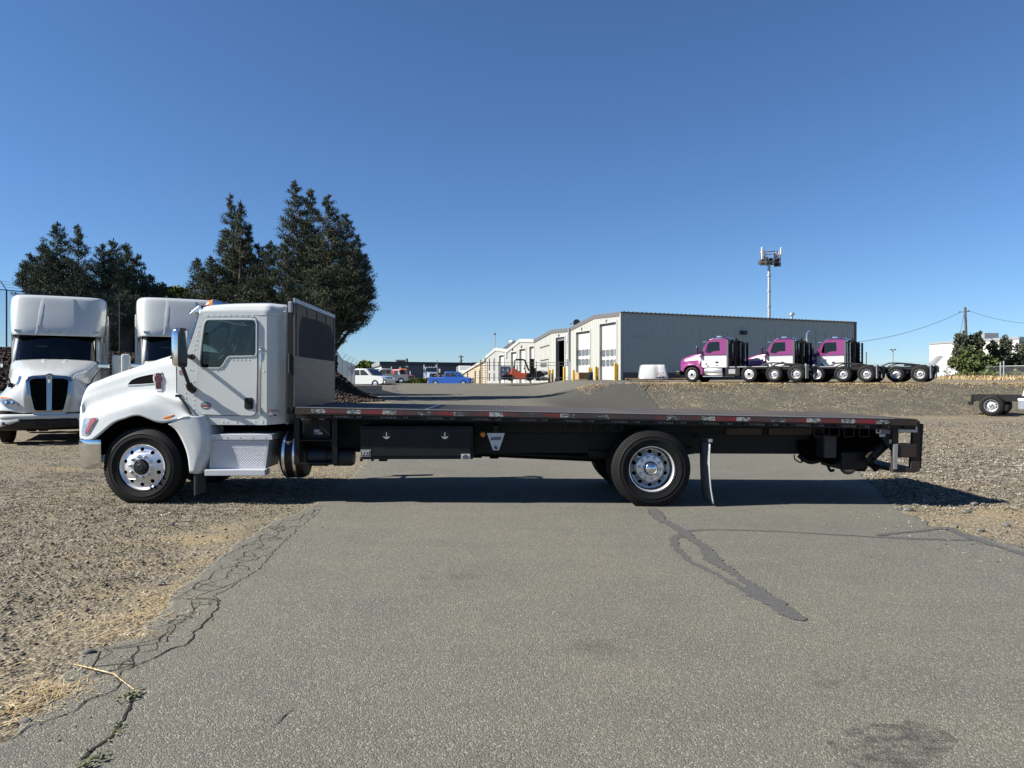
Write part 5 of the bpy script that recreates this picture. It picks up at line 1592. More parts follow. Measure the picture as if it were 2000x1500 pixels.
# ------------------------------------------------------------------ white sleeper tractors parked nose-out
def make_sleeper():
    """local frame: nose towards -y, x to the picture's right, origin on the ground under the bumper"""
    T = empty('sleeper_tractor', (0, 0, 0))
    W = M['white_gloss']
    net = [
     [(0,.02,.80),(.44,.04,.80),(.60,.10,.80),(.88,.22,.84),(1.10,.42,.84),(1.22,.80,.74)],
     [(0,.00,1.25),(.46,.03,1.24),(.62,.10,1.20),(.90,.30,1.20),(1.12,.55,1.14),(1.23,.88,1.04)],
     [(0,.04,1.62),(.44,.08,1.60),(.60,.17,1.52),(.80,.40,1.40),(1.06,.74,1.28),(1.23,1.02,1.17)],
     [(0,.16,1.79),(.43,.20,1.76),(.60,.32,1.66),(.79,.58,1.50),(1.04,.92,1.36),(1.22,1.18,1.22)],
     [(0,.75,1.98),(.50,.78,1.96),(.80,.88,1.87),(.93,1.02,1.64),(1.06,1.25,1.42),(1.21,1.42,1.20)],
     [(0,1.60,2.20),(.55,1.62,2.185),(.97,1.76,2.12),(1.07,1.82,1.80),(1.10,1.85,1.46),(1.19,1.85,1.05)]]
    m = MB(); m.patch(net, 50, 44, mirror=0)
    m.build('hood', W, T, sm=60, solid=.015)
    # raised creases on the hood
    for s in (1, -1):
        m = MB()
        G = []
        for k in range(15):
            t = k/14
            y = .25+1.30*t; z = 1.80+.395*t-.10*math.sin(math.pi*t)*.25
            x = s*(.14+.12*t)
            hh = .05*math.sin(math.pi*min(1, t*1.3+.02)) if t < .75 else .05*max(.05, (1-t)/.25*.9)
            G.append([(x-s*.10, y, z-.012), (x-s*.02, y, z+hh), (x+s*.02, y, z+hh*.9), (x+s*.12, y, z-.03)])
        m.grid(G); m.build('hood_crease', W, T, sm=70)
    # grille
    gp = [(-.50,1.60),(-.46,1.70),(-.36,1.735),(-.10,1.755),(0,1.80),(.10,1.755),(.36,1.735),(.46,1.70),(.50,1.60),(.47,1.25),(.38,.80),(.33,.765),(-.33,.765),(-.38,.80),(-.47,1.25)]
    l = [(-.415,1.58),(-.38,1.645),(-.30,1.665),(-.06,1.66),(-.055,.86),(-.27,.86),(-.315,.90),(-.385,1.25)]
    r = [(-a, b) for a, b in reversed(l)]
    gy = lambda b: -.035+(.09 if b > 1.5 else 0)*(b-1.5)/.25
    m = MB(); m.plate(gp, [l, r], lambda a, b, t: (a, t+gy(b)+abs(a)*.06, b), -.02, .06)
    g = m.build('grille_frame', M['chrome_dull'], T, bev=.012)
    for q in (l, r):
        m = MB(); m.plate(q, [], lambda a, b, t: (a, t+gy(b)+abs(a)*.06, b), -.012, .03); m.build('grille_screen', M['black_void'], g)
    m = MB(); m.plate(circle(0, 1.685, .047, 20), [], lambda a, b, t: (a, t, b), -.045, .02); b_ = m.build('badge', M['red_badge'], g)
    m = MB(); m.plate(circle(0, 1.685, .055, 20), [circle(0, 1.685, .045, 20)], lambda a, b, t: (a, t, b), -.05, .02); m.plate([(-.03,1.64),(-.025,1.55),(.025,1.55),(.03,1.64)], [], lambda a, b, t: (a, t, b), -.045, .02)
    for (a0, b0, a1, b1) in ((-.018,1.705,-.009,1.667),(-.009,1.667,0,1.69),(0,1.69,.009,1.667),(.009,1.667,.018,1.705)): m.bar((a0, -.047, b0), (a1, -.047, b1), .006, .004)
    m.build('badge_ring', M['chrome'], b_)
    # headlamps, bumper
    for s in (1, -1):
        hp = [(.66,.985),(.70,1.075),(.80,1.16),(.93,1.205),(1.05,1.205),(1.08,1.10),(1.0,.99)]
        fn = lambda a, b, t: (s*a, t+.10+(a-.62)**2*.85+(a-.62)*.22+(b-1.0)*.12, b)
        m = MB(); m.plate(hp, [], fn, -.045, .05); h = m.build('headlamp', M['lamp_clear'], T, bev=.01)
        m = MB(); m.plate([(.80,1.16),(.93,1.205),(1.05,1.205),(1.06,1.165),(.93,1.165)], [], fn, -.052, 0); m.build('turn_lens', M['amber'], h)
        for ca in (.80, .94):
            m = MB(); m.plate(circle(ca, 1.07, .055, 18), [circle(ca, 1.07, .042, 18)], fn, -.058, -.02); m.build('lamp_ring', M['black_plastic'], h)
            m = MB(); m.plate(circle(ca, 1.07, .041, 18), [], fn, -.054, -.02); m.build('projector', M['chrome'], h)
    def band(zs, w, mat, name, yo=0.0, sm=40):
        pp = catmull([(-w,.85,0),(-w+.02,.50,0),(-w+.14,.22,0),(-w*.6,.04,0),(0,-.06,0),(w*.6,.04,0),(w-.14,.22,0),(w-.02,.50,0),(w,.85,0)], 48)
        m = MB(); m.grid([[(p[0]*(1-i_*.0), p[1]+o+yo, z) for (o, z) in zs] for p in pp for i_ in (0,)]); return m.build(name, M[mat], T, sm=sm, solid=.01)
    band([(.10,.775),(.02,.77),(-.02,.74),(-.03,.70),(-.02,.66),(.0,.64)], 1.24, 'white_gloss', 'bumper')
    band([(.08,.79),(.08,.775)], 1.22, 'black_void', 'bumper_gap')
    band([(.0,.645),(.0,.55),(.03,.42),(.10,.36)], 1.22, 'black_plastic', 'air_dam')
    for s in (1, -1):   # white lower corners of the bumper
        m = MB()
        net = []
        for (x, y) in ((.62,.02),(.80,.08),(.98,.17),(1.12,.27),(1.22,.45),(1.245,.80)):
            k = (x-.62)/.62
            net.append([(s*x, y-.045, .655), (s*x, y-.06, .62-.10*k), (s*x, y-.05, .60-.22*k)])
        m.patch(net, 16, 6); m.build('bumper_corner', W, T, sm=60, solid=.012)
        m = MB(); m.plate(rrect(.86, 1.0, .50, .58, .03), [], lambda a, b, t: (s*a, t+.02+(a-.6)*.42, b), -.075, .0); m.build('fog_lamp', M['black_plastic'], T)
    m = MB(); m.plate(rrect(-.30, -.02, .47, .63, .01), [], lambda a, b, t: (a, t, b), -.085, .0); m.plate(rrect(.06, .44, .45, .63, .01), [], lambda a, b, t: (a, t, b), -.085, .0); m.build('plate_holder', M['black_paint'], T)
    # windshield
    m = MB()
    def row(z, yc, w, sweep): return [(w*math.sin(R(a)), yc+sweep*(1-math.cos(R(a)))*2.2, z) for a in (-90, -66, -44, -22, 0, 22, 44, 66, 90)]
    m.patch([row(2.14, 1.66, 1.00, .19), row(2.50, 1.90, .985, .19), row(2.86, 2.12, .96, .19)], 12, 36); m.build('windshield', M['glass_dark'], T, sm=60)
    m = MB(); m.patch([row(2.10, 1.63, 1.03, .19), row(2.16, 1.66, 1.02, .19)], 4, 36); m.build('cowl', M['black_plastic'], T, sm=60)
    m = MB()
    wr = row(2.18, 1.67, .9, .19)
    m.bar((-.7, 1.68, 2.19), (-.1, 1.63, 2.165), .015); m.bar((.75, 1.70, 2.2), (.15, 1.63, 2.165), .015); m.build('wiper', M['black_plastic'], T)
    for s in (1, -1):   # pillars
        m = MB(); G = []
        for z, y, x in ((2.08, 2.02, 1.03), (2.5, 2.28, 1.015), (2.90, 2.50, .99)):
            G.append([(s*(x-.075), y-.09, z), (s*x, y-.01, z), (s*(x+.03), y+.16, z)])
        m.grid(G); m.build('pillar', W, T, sm=40, solid=.02)
        # door side with window
        m = MB()
        out = [(1.95,.85),(3.35,.85),(3.35,2.95),(2.62,2.95),(2.15,2.10),(1.95,1.9)]
        hol = [(2.36,2.12),(3.22,2.0),(3.22,2.75),(2.78,2.78)]
        m.plate(out, [hol], lambda a, b, t: (s*t, a, b), 1.06, 1.03); d = m.build('door', W, T)
        m = MB(); m.plate(hol, [], lambda a, b, t: (s*t, a, b), 1.05, 1.045); m.build('door_window', M['glass_dark'], d)
        # sleeper flank
        m = MB(); m.box(min(s*1.02, s*1.21), max(s*1.02, s*1.21), 3.36, 5.4, .95, 3.6); m.build('sleeper_side', W, T, bev=.05)
        # side extender and chassis skirt
        m = MB(); m.box(min(s*1.06, s*1.2), max(s*1.06, s*1.2), 2.0, 5.3, .35, .9); m.build('side_skirt', W, T, bev=.03)
        # small convex mirror on the hood and big mirror by the door
        st = Vector((s*.88, .62, 1.60))
        m = MB(); m.tube([st+Vector((0, 0, -.1)), st+Vector((s*.02, -.03, .02)), st+Vector((s*.16, -.05, .27)), st+Vector((s*.30, -.04, .34))], .018, 8); m.box(st.x-.05, st.x+.05, st.y-.05, st.y+.05, st.z-.16, st.z-.05)
        hm = m.build('hood_mirror_arm', M['black_plastic'], T, sm=40)
        m = MB(); c = st+Vector((s*.30, -.06, .40)); m.box(c.x-.13, c.x+.13, c.y-.06, c.y+.08, c.z-.06, c.z+.065); m.build('hood_mirror', M['chrome'], hm, bev=.03)
        mc = Vector((s*1.44, 2.10, 2.10))
        m = MB()
        for dz in (-.13, -.05): m.tube([(s*1.05, 2.2, mc.z-.02+dz), (mc.x-s*.10, mc.y+.03, mc.z+dz)], .018, 8)
        ma = m.build('mirror_arm', M['black_plastic'], T, sm=40)
        m = MB(); m.box(mc.x-.115, mc.x+.115, mc.y-.07, mc.y+.06, mc.z-.34, mc.z+.26); m.build('mirror', W, ma, bev=.06)
        # antenna
        m = MB(); m.cyl((s*1.15, 2.9, 2.35), (s*1.16, 2.95, 3.45), .008, 6); m.build('antenna', M['black_plastic'], T)
        # dark scoop between roof fairing and door
        m = MB(); m.tube([(s*1.0, 2.35, 2.93), (s*1.06, 2.5, 2.97), (s*1.10, 2.75, 2.93), (s*1.11, 2.85, 2.75)], .02, 8); m.build('door_seal', M['black_plastic'], T, sm=50)
    # roof fairing
    net = []
    for (z, yc, wf, ws, ys) in ((2.87, 2.05, 1.05, 1.13, 3.2), (3.05, 2.09, 1.08, 1.16, 3.2), (3.35, 2.22, 1.10, 1.18, 3.2), (3.65, 2.37, 1.105, 1.185, 3.2), (3.88, 2.49, 1.10, 1.18, 3.3), (3.98, 2.56, 1.09, 1.165, 3.4), (4.035, 2.66, 1.05, 1.12, 3.6), (4.06, 2.95, .98, 1.05, 3.8), (4.07, 3.6, .9, .98, 4.0)):
        half = [(wf*f, yc+g, z) for f, g in ((0, 0), (.30, .004), (.58, .025), (.80, .07), (.93, .15), (1.0, .30))]
        L = half+[(ws-.02, (half[-1][1]+ys)/2-.1, z-.005), (ws, ys, z-.01)]
        L = [(-p[0], p[1], p[2]) for p in reversed(L[1:])]+L
        net.append(L)
    m = MB(); m.patch(net, 34, 70); m.build('roof_fairing', W, T, sm=60, solid=.015)
    for s in (1, -1):
        m = MB(); G = []
        for (z, yy, x) in ((2.92, 2.045, .50), (3.15, 2.115, .47), (3.5, 2.275, .44), (3.8, 2.43, .41), (3.95, 2.52, .40)):
            G.append([(s*(x-.16), yy+.04, z), (s*(x-.01), yy+.008, z), (s*(x+.03), yy+.035, z), (s*(x+.14), yy+.07, z)])
        m.grid(G); m.build('fairing_crease', W, T, sm=70)
        m = MB(); m.box(min(s*.98, s*1.17), max(s*.98, s*1.17), 3.3, 5.4, 3.5, 4.0); m.build('sleeper_shoulder', W, T, bev=.12)
    m = MB(); m.box(-1.1, 1.1, 3.75, 5.4, 3.4, 4.05); m.build('sleeper_top', W, T, bev=.1)
    for x in (-.92, -.26, 0, .26, .92):
        yy = 2.055+(.0 if abs(x) < .5 else .10)
        m = MB(); m.plate([(x-.085,3.02),(x+.085,3.02),(x+.06,2.965),(x-.06,2.965)], [], lambda a, b, t: (a, t, b), yy-.012, yy+.06); lm = m.build('marker_lamp', M['grey_plastic'], T, bev=.006)
        m = MB(); m.plate([(x-.055,3.005),(x+.055,3.005),(x+.045,2.98),(x-.045,2.98)], [], lambda a, b, t: (a, t, b), yy-.016, yy+.02); m.build('marker_lens', M['lamp_clear'], lm)
    # interior
    m = MB(); m.box(-1.0, 1.0, 1.75, 2.3, 1.7, 2.12); m.build('dashboard', M['interior'], T, bev=.05)
    for x in (-.5, .5):
        m = MB(); m.box(x-.25, x+.25, 3.0, 3.2, 1.9, 2.62); m.build('seat', M['seat_grey'], T, bev=.06)
    m = MB(); m.box(-1.0, 1.0, 3.25, 3.3, 2.55, 3.2); m.box(-1.0, -.55, 3.25, 3.3, 1.5, 2.6); m.box(.55, 1.0, 3.25, 3.3, 1.5, 2.6); m.build('bunk_wall', M['interior'], T)
    m = MB(); m.box(-1.05, 1.05, 5.3, 5.4, .95, 3.4); m.build('sleeper_back', W, T)
    m = MB(); m.box(-.45, .45, .6, 7.2, .55, .95); m.build('chassis', M['black_void'], T)
    m = MB(); m.box(-1.02, 1.02, 1.9, 3.4, .9, 1.2); m.build('cab_floor', M['black_void'], T)
    for s in (1, -1):
        for (yy, k, du) in ((1.25, 'steer', False), (6.1, 'drive', True)):
            w = wheel(T, s*1.02, yy, .515, s, k, dual=du, lo=True); w.rotation_euler = (0, 0, R(90) if s > 0 else R(-90))
    return T
slp = make_sleeper()
SH = R(28.0)
def place_sleeper(o, px, Yf, label):
    """put the roof fairing's foot at photo column px, Yf metres out; nose points out of the bank"""
    fx = Vector(((px-1000)/F*Yf, Yf, 0))
    back = Vector((-math.sin(SH), math.cos(SH), 0))
    p = fx-back*2.3
    o.location = (p.x, p.y, hgt(p.x, p.y)+.02)
    o.rotation_euler = (0, 0, SH)
    tag(o, label, 'truck', 'white sleeper tractors parked nose out')
place_sleeper(slp, 113, 20.0, 'white sleeper tractor at the far left, chrome grille fully in view')
sl2 = copy_tree(slp)
place_sleeper(sl2, 356, 20.6, 'white sleeper tractor half hidden behind the flatbed truck cab')

# ------------------------------------------------------------------ fences on the bank
def chain_link(m, A, B, h0, h1, sp=.075, w=.006):
    """diagonal wires between A and B (plan points with ground z), from h0 to h1 above the ground"""
    A, B = Vector(A), Vector(B)
    L = (B-A).length; H = h1-h0
    d = (B-A).normalized()
    k = -H
    while k < L:
        for sg in (1, -1):
            a0, a1, z0, z1_ = k, k+H, h0, h1
            if a0 < 0: z0 -= a0; a0 = 0
            if a1 > L: z1_ -= (a1-L); a1 = L
            if a1-a0 > .02:
                if sg < 0: z0, z1_ = h0+h1-z0, h0+h1-z1_
                p, q = A+d*a0+Vector((0, 0, z0)), A+d*a1+Vector((0, 0, z1_))
                n = Vector((0, 0, w/2))
                o = Vector((-d.y, d.x, 0))*w*.5
                m.add([p-n, p+n, q+n, q-n, p+o, q+o], [(0, 1, 2, 3), (0, 4, 5, 3), (1, 4, 5, 2)])
        k += sp

def fence_run(name, pts, H, label, barbed=True, post=3.0, mat='fence_dark', slats=False, sp=.075, arm=(.0, .0), wire=.006, group=None):
    o = empty(name, pts[0], 0, label, 'fence', group)
    base = Vector(pts[0])
    allp = []
    for A, B in zip(pts, pts[1:]):
        A, B = Vector(A)-base, Vector(B)-base
        n = max(1, round((B-A).length/post))
        P = [A.lerp(B, k/n) for k in range(n+1)]
        for i, p in enumerate(P):
            if i < n or B == Vector(pts[-1])-base:
                m = MB(); m.cyl(p-Vector((0, 0, .3)), p+Vector((0, 0, H)), .035, 8)
                if barbed:
                    a = Vector((arm[0], arm[1], 0)); m.bar(p+Vector((0, 0, H)), p+a+Vector((0, 0, H+.42)), .03, .03)
                m.build('fence_post', M[mat], o)
        m = MB()
        for p, q in zip(P, P[1:]):
            m.cyl(p+Vector((0, 0, H)), q+Vector((0, 0, H)), .024, 6)
        m.build('top_rail', M[mat], o)
        m = MB()
        for p, q in zip(P, P[1:]):
            if slats:
                L = (q-p).length; k = 0
                while k < L-.02:
                    a, b = p.lerp(q, k/L), p.lerp(q, min(1, (k+.085)/L)); k += .1
                    m.add([a+Vector((0, 0, .05)), b+Vector((0, 0, .05)), b+Vector((0, 0, H-.04)), a+Vector((0, 0, H-.04))], [(0, 1, 2, 3)])
            else:
                chain_link(m, p, q, .05, H-.03, sp, wire)
        mo = m.build('slat_infill' if slats else 'chain_mesh', M['slat_grey' if slats else mat], o, fix=False); mo['kind'] = 'stuff'
        if barbed:
            m = MB(); a = Vector((arm[0], arm[1], 0))
            for f in (.35, .68, 1.0):
                for p, q in zip(P, P[1:]):
                    s = [p+a*f+Vector((0, 0, H+.42*f)), (p+q)/2+a*f+Vector((0, 0, H+.42*f-.03)), q+a*f+Vector((0, 0, H+.42*f))]
                    m.tube(s, .006, 4, caps=False)
            m.build('barbed_wire', M[mat], o)['kind'] = 'stuff'
    return o
paint('slat_grey', (0.42, 0.43, 0.44), 0.55, dirt=0.1, dscale=0.6)
def gp(x, y): return (x, y, hgt(x, y))
fence_run('bank_fence', [gp(-34, 24), gp(-23.6, 33.2), gp(-20.3, 36.8), gp(-12.0, 45.6)], 2.75, 'dark chain link fence with barbed wire along the top of the rock bank', arm=(-.28, .0))
fence_run('slat_fence', [gp(-11.75, 46), gp(-12.9, 54), gp(-14.6, 66)], 1.95, 'pale slatted fence running back along the drive beside the junipers', slats=True, mat='galvanised', arm=(.3, .05), post=4)

# ------------------------------------------------------------------ trees
def foliage_mat(name, dark, light):
    t = NT(name)
    co = t.coord('Object')
    n = t.noise(co, 0.9, 4, 0.6); n2 = t.noise(co, 9, 3, 0.6)
    f = t.math('ADD', t.math('MULTIPLY', n, 0.6), t.math('MULTIPLY', n2, 0.4))
    t.set(col=t.ramp(f, [(0.32, dark), (0.68, light)]), rough=0.9, spec=0.1)
    t.b.inputs['Subsurface Weight'].default_value = 0.0
    M[name] = t.m
foliage_mat('juniper_leaf', (0.020, 0.030, 0.019), (0.095, 0.115, 0.080))
foliage_mat('juniper_leaf_b', (0.022, 0.030, 0.017), (0.105, 0.115, 0.074))
foliage_mat('broad_leaf', (0.035, 0.052, 0.016), (0.11, 0.125, 0.045))
foliage_mat('hedge_leaf', (0.035, 0.06, 0.014), (0.13, 0.16, 0.045))
paint('bark', (0.10, 0.075, 0.055), 0.9, dirt=0.3)

def spray_mesh(C, D, S, name, mat, rg, width=.34):
    """little leaf sprays: C centres (n,3), D directions, S lengths"""
    n = len(C)
    up = rg.normal(0, 1, (n, 3))
    side = np.cross(D, up); side /= np.linalg.norm(side, axis=1)[:, None]+1e-9
    nrm = np.cross(side, D)
    S = S[:, None]
    p0 = C-D*S*.45; p1 = C+side*S*width+D*S*.05+nrm*S*.06; p2 = C+D*S*.55; p3 = C-side*S*width+D*S*.05+nrm*S*.06
    V = np.stack([p0, p1, p2, p3], 1).reshape(-1, 3)
    Fq = np.arange(4*n).reshape(n, 4)
    return numpy_mesh(name, V, Fq, M[mat])

def juniper(label, spires, Y, leaf, seed, dens=1.0, Ydep=.8, trunk_px=None, size=(.05, .15), group='junipers behind the fence'):
    """spires: (px of tip, py of tip, px of foot, py of foot, half width px at foot, bulge, dY)"""
    rg = np.random.default_rng(seed)
    base_px = trunk_px if trunk_px else sum(s[2] for s in spires)/len(spires)
    b = at(base_px, 750, Y); gz = hgt(b.x, Y)
    root = empty('juniper_tree', (b.x, Y, gz), 0, label, 'tree', group)
    o = np.array([b.x, Y, gz])
    C, D, S = [], [], []
    limbs = MB()
    limbs.tube([(0, 0, -.3), (.1, 0, 1.2), (0, .1, 3.0), (.2, 0, 5.0)], [.34, .28, .2, .1], 8)
    for (tx, ty, fx, fy, hw, bulge, dY) in spires:
        Yc = Y+dY
        tip = np.array(at(tx, ty, Yc)); foot = np.array(at(fx, fy, Yc))
        rad = hw/F*Yc
        H = np.linalg.norm(tip-foot)
        n = int(dens*(1250*rad*H+1500))
        # side branches: foliage gathers in tufts along them
        nb = int(26+H*9+rad*12)
        tb = (np.arange(nb)+rg.uniform(.1, .9, nb))/nb; tb = tb**.85 # 0 tip, 1 foot
        for t in tb:
            prof = (t**.8)*(1-bulge*max(0, t-.72)/.28*.75)
            a = rg.uniform(0, 2*np.pi)
            r = rad*prof*rg.uniform(.62, 1.12)+.10
            ax = tip+(foot-tip)*t
            out = np.array([np.cos(a), np.sin(a)*Ydep, 0.0])
            end = ax+out*r+np.array([0, 0, r*rg.uniform(.1, .75)])
            k = int(n/nb*(.55+1.1*r/rad))
            u = rg.beta(2.2, 1.0, k)
            P = ax[None]+(end-ax)[None]*u[:, None]
            spread = .05+.10*r*(1-.5*u)
            P = P+rg.normal(0, 1, (k, 3))*spread[:, None]*np.array([1, 1, .75])
            dd = out[None]*rg.uniform(.1, .9, (k, 1))+np.array([0, 0, 1.0])[None]*rg.uniform(.3, 1.2, (k, 1))+rg.normal(0, .35, (k, 3))
            C.append(P); D.append(dd); S.append(rg.uniform(size[0], size[1], k))
            if rg.random() < .35: limbs.tube([Vector(ax-o), Vector((ax+end)/2-o)+Vector((0, 0, -.1)), Vector(end-o)], [.045, .03, .012], 5, caps=False)
        # pointed leader
        k = int(130*dens)
        u = rg.random(k)
        P = tip[None]+np.array([0, 0, 1.0])*(u[:, None]*1.3-1.15)+rg.normal(0, .10, (k, 3))*(1.15-u[:, None])
        C.append(P); D.append(np.array([0, 0, 1.0])[None]+rg.normal(0, .25, (k, 3))); S.append(rg.uniform(size[0], size[1], k))
        limbs.tube([Vector((0, 0, .8)), Vector(foot-o)+Vector((0, 0, .4)), Vector(tip-o)-Vector((0, 0, 1.2))], [.16, .08, .012], 6, caps=False)
    C = np.vstack(C)-o; D = np.vstack(D); D /= np.linalg.norm(D, axis=1)[:, None]; S = np.concatenate(S)
    ok = C[:, 2] > .4
    me = spray_mesh(C[ok], D[ok], S[ok], 'crown', leaf, rg, .15)
    mesh_obj('crown', me, None, root)['kind'] = 'stuff'
    limbs.build('trunk', M['bark'], root, sm=60)
    return root

juniper('dark spiky juniper at the far left behind the white tractor', [(112,438,112,610,62,.3,0), (153,443,152,600,40,.2,-.8), (60,498,78,590,44,.3,.5), (84,476,92,600,46,.3,-.5), (45,515,62,590,34,.2,0), (105,560,105,640,70,.8,-1), (118,500,118,630,66,.8,.4), (150,520,150,630,56,.8,.2)], 40.0, 'juniper_leaf', 31)
juniper('dark juniper with three short tips left of the gap of sky', [(200,480,196,600,44,.3,0), (222,472,222,600,46,.3,.6), (246,478,243,600,44,.3,-.6), (268,500,262,610,42,.3,0), (292,540,280,600,34,.3,.3), (318,556,300,590,26,.3,0), (225,570,228,650,90,.9,-1), (215,520,215,640,62,.8,.4), (250,530,250,640,56,.8,-.3)], 40.5, 'juniper_leaf', 32)
juniper('juniper with one tall narrow spire left of the big one', [(449,382,458,530,30,.2,0), (470,396,470,520,24,.2,-.5), (440,450,452,560,36,.3,.4), (487,440,478,520,14,.2,0), (384,507,398,590,32,.3,0), (412,505,420,600,46,.4,-.5), (505,480,500,600,58,.5,.6), (530,475,520,610,60,.7,-.4), (450,560,450,660,85,.9,-1.2), (520,560,520,680,80,.9,-1), (462,470,468,620,56,.7,.5), (500,510,508,640,72,.9,-.2), (412,540,425,640,60,.9,.3)], 40.0, 'juniper_leaf_b', 33)
juniper('biggest juniper, its crown hanging over the fence beside the headboard', [(577,357,585,560,52,.3,0), (607,372,610,560,48,.3,.8), (641,385,640,570,54,.3,-.6), (676,420,664,590,56,.4,.3), (700,462,676,620,62,.5,-.5), (712,500,680,640,58,.6,.6), (722,545,690,650,46,.7,0), (560,470,568,640,62,.6,-1), (620,520,620,680,95,.9,-1.6), (655,600,655,675,72,.9,-.5), (598,430,604,640,74,.8,.5), (650,450,652,640,80,.8,.9), (690,520,672,650,70,.9,-1)], 40.0, 'juniper_leaf_b', 34, dens=1.05, trunk_px=625)

def hedge(label, px0, px1, py_top, py_bot, Y, leaf, seed, depth=1.2, n=2600, size=(.12, .3), name='hedge', cat='hedge', group=None, rough=.12):
    rg = np.random.default_rng(seed)
    a, b = at(px0, py_bot, Y), at(px1, py_top, Y)
    cx = (a.x+b.x)/2
    X = rg.uniform(a.x, b.x, n); Yy = rg.uniform(-depth/2, depth/2, n); Z = a.z+(b.z-a.z)*rg.random(n)**.6*(1+rg.normal(0, rough, n))
    C = np.stack([X-cx, Yy, Z-a.z], 1); D = rg.normal(0, 1, (n, 3))+np.array([0, 0, .7]); D /= np.linalg.norm(D, axis=1)[:, None]
    root = empty(name, (cx, Y, a.z), 0, label, cat, group)
    mesh_obj('foliage', spray_mesh(C, D, rg.uniform(size[0], size[1], n), 'foliage', leaf, rg, .5), None, root)['kind'] = 'stuff'
    m = MB()
    for _ in range(8): x = rg.uniform(a.x, b.x)-cx; m.cyl((x, 0, -.4), (x+.1, 0, (b.z-a.z)*.7), .03, 5)
    m.build('stem', M['bark'], root)
    return root
hedge('strip of clipped green hedge showing between the left junipers', 300, 372, 568, 590, 44, 'hedge_leaf', 3, n=2600)
hedge('low green foliage behind the second white tractor', 60, 360, 600, 690, 43.5, 'juniper_leaf', 5, depth=2, n=14000, size=(.2, .5))
hedge('dense dark undergrowth below the big juniper', 340, 650, 600, 735, 44.5, 'juniper_leaf', 6, depth=2, n=16000, size=(.2, .5))
# ------------------------------------------------------------------ workshop buildings
BX, BY, BA = 8.9, 58.0, R(22.2)          # near corner and turn of the big shed
FW = Vector((-math.sin(BA), math.cos(BA), 0))      # along the door front, going away
LW = Vector((math.cos(BA), math.sin(BA), 0))       # along the long grey flank
B0 = Vector((BX, BY, 0))
def s_at(px):
    """distance along the door front that shows at photo column px"""
    a = (px-1000)/F
    return (BX-a*BY)/(a*math.cos(BA)+math.sin(BA))
def fz(px, py):
    s = s_at(px); Y = BY+s*math.cos(BA)
    return CAMZ+(750-py)/F*Y

def front_wall(name, px0, px1, top, doors, base_z, parent, mat='wall_white', ribs=.30, off=0.0):
    """ribbed sheet wall on the door front; top: list of (px, py); doors: openings as (s0, s1, z0, z1)"""
    s0, s1 = s_at(px0), s_at(px1)
    tt = [(s_at(px), fz(px, py)) for px, py in top]
    tt.sort()
    zt = lambda s: lerp_table(tt, s)
    m = MB()
    cuts = sorted(set([s0, s1]+[s for s, _ in tt]+[v for d in doors for v in d[:2]]))
    xs = []
    for a, b in zip(cuts, cuts[1:]):
        n = max(1, int(round((b-a)/ribs)))
        xs += [a+(b-a)*k/n for k in range(n)]
    xs.append(cuts[-1])
    def P(s, o, z): p = B0+FW*s-LW*(o+off); return (p.x, p.y, z)
    for a, b in zip(xs, xs[1:]):
        mid = (a+b)/2
        segs = [(base_z, None)]
        dd = [d for d in doors if d[0]-1e-6 <= mid <= d[1]+1e-6]
        spans = []
        z = base_z
        for d in sorted(dd, key=lambda d: d[2]):
            if d[2] > z+.01: spans.append((z, d[2], d[2]))
            z = d[3]
        spans.append((z, zt(a), zt(b)))
        for (zb, za_, zb_) in spans:
            r = .035; w = b-a
            pr = [(a, 0), (a+w*.62, 0), (a+w*.70, r), (a+w*.92, r), (b, 0)]
            G0 = [P(s, o, zb) for s, o in pr]; G1 = [P(s, o, za_+(zb_-za_)*(s-a)/w) for s, o in pr]
            m.grid([G0, G1])
    w = m.build('front_wall', M[mat], parent)
    return w

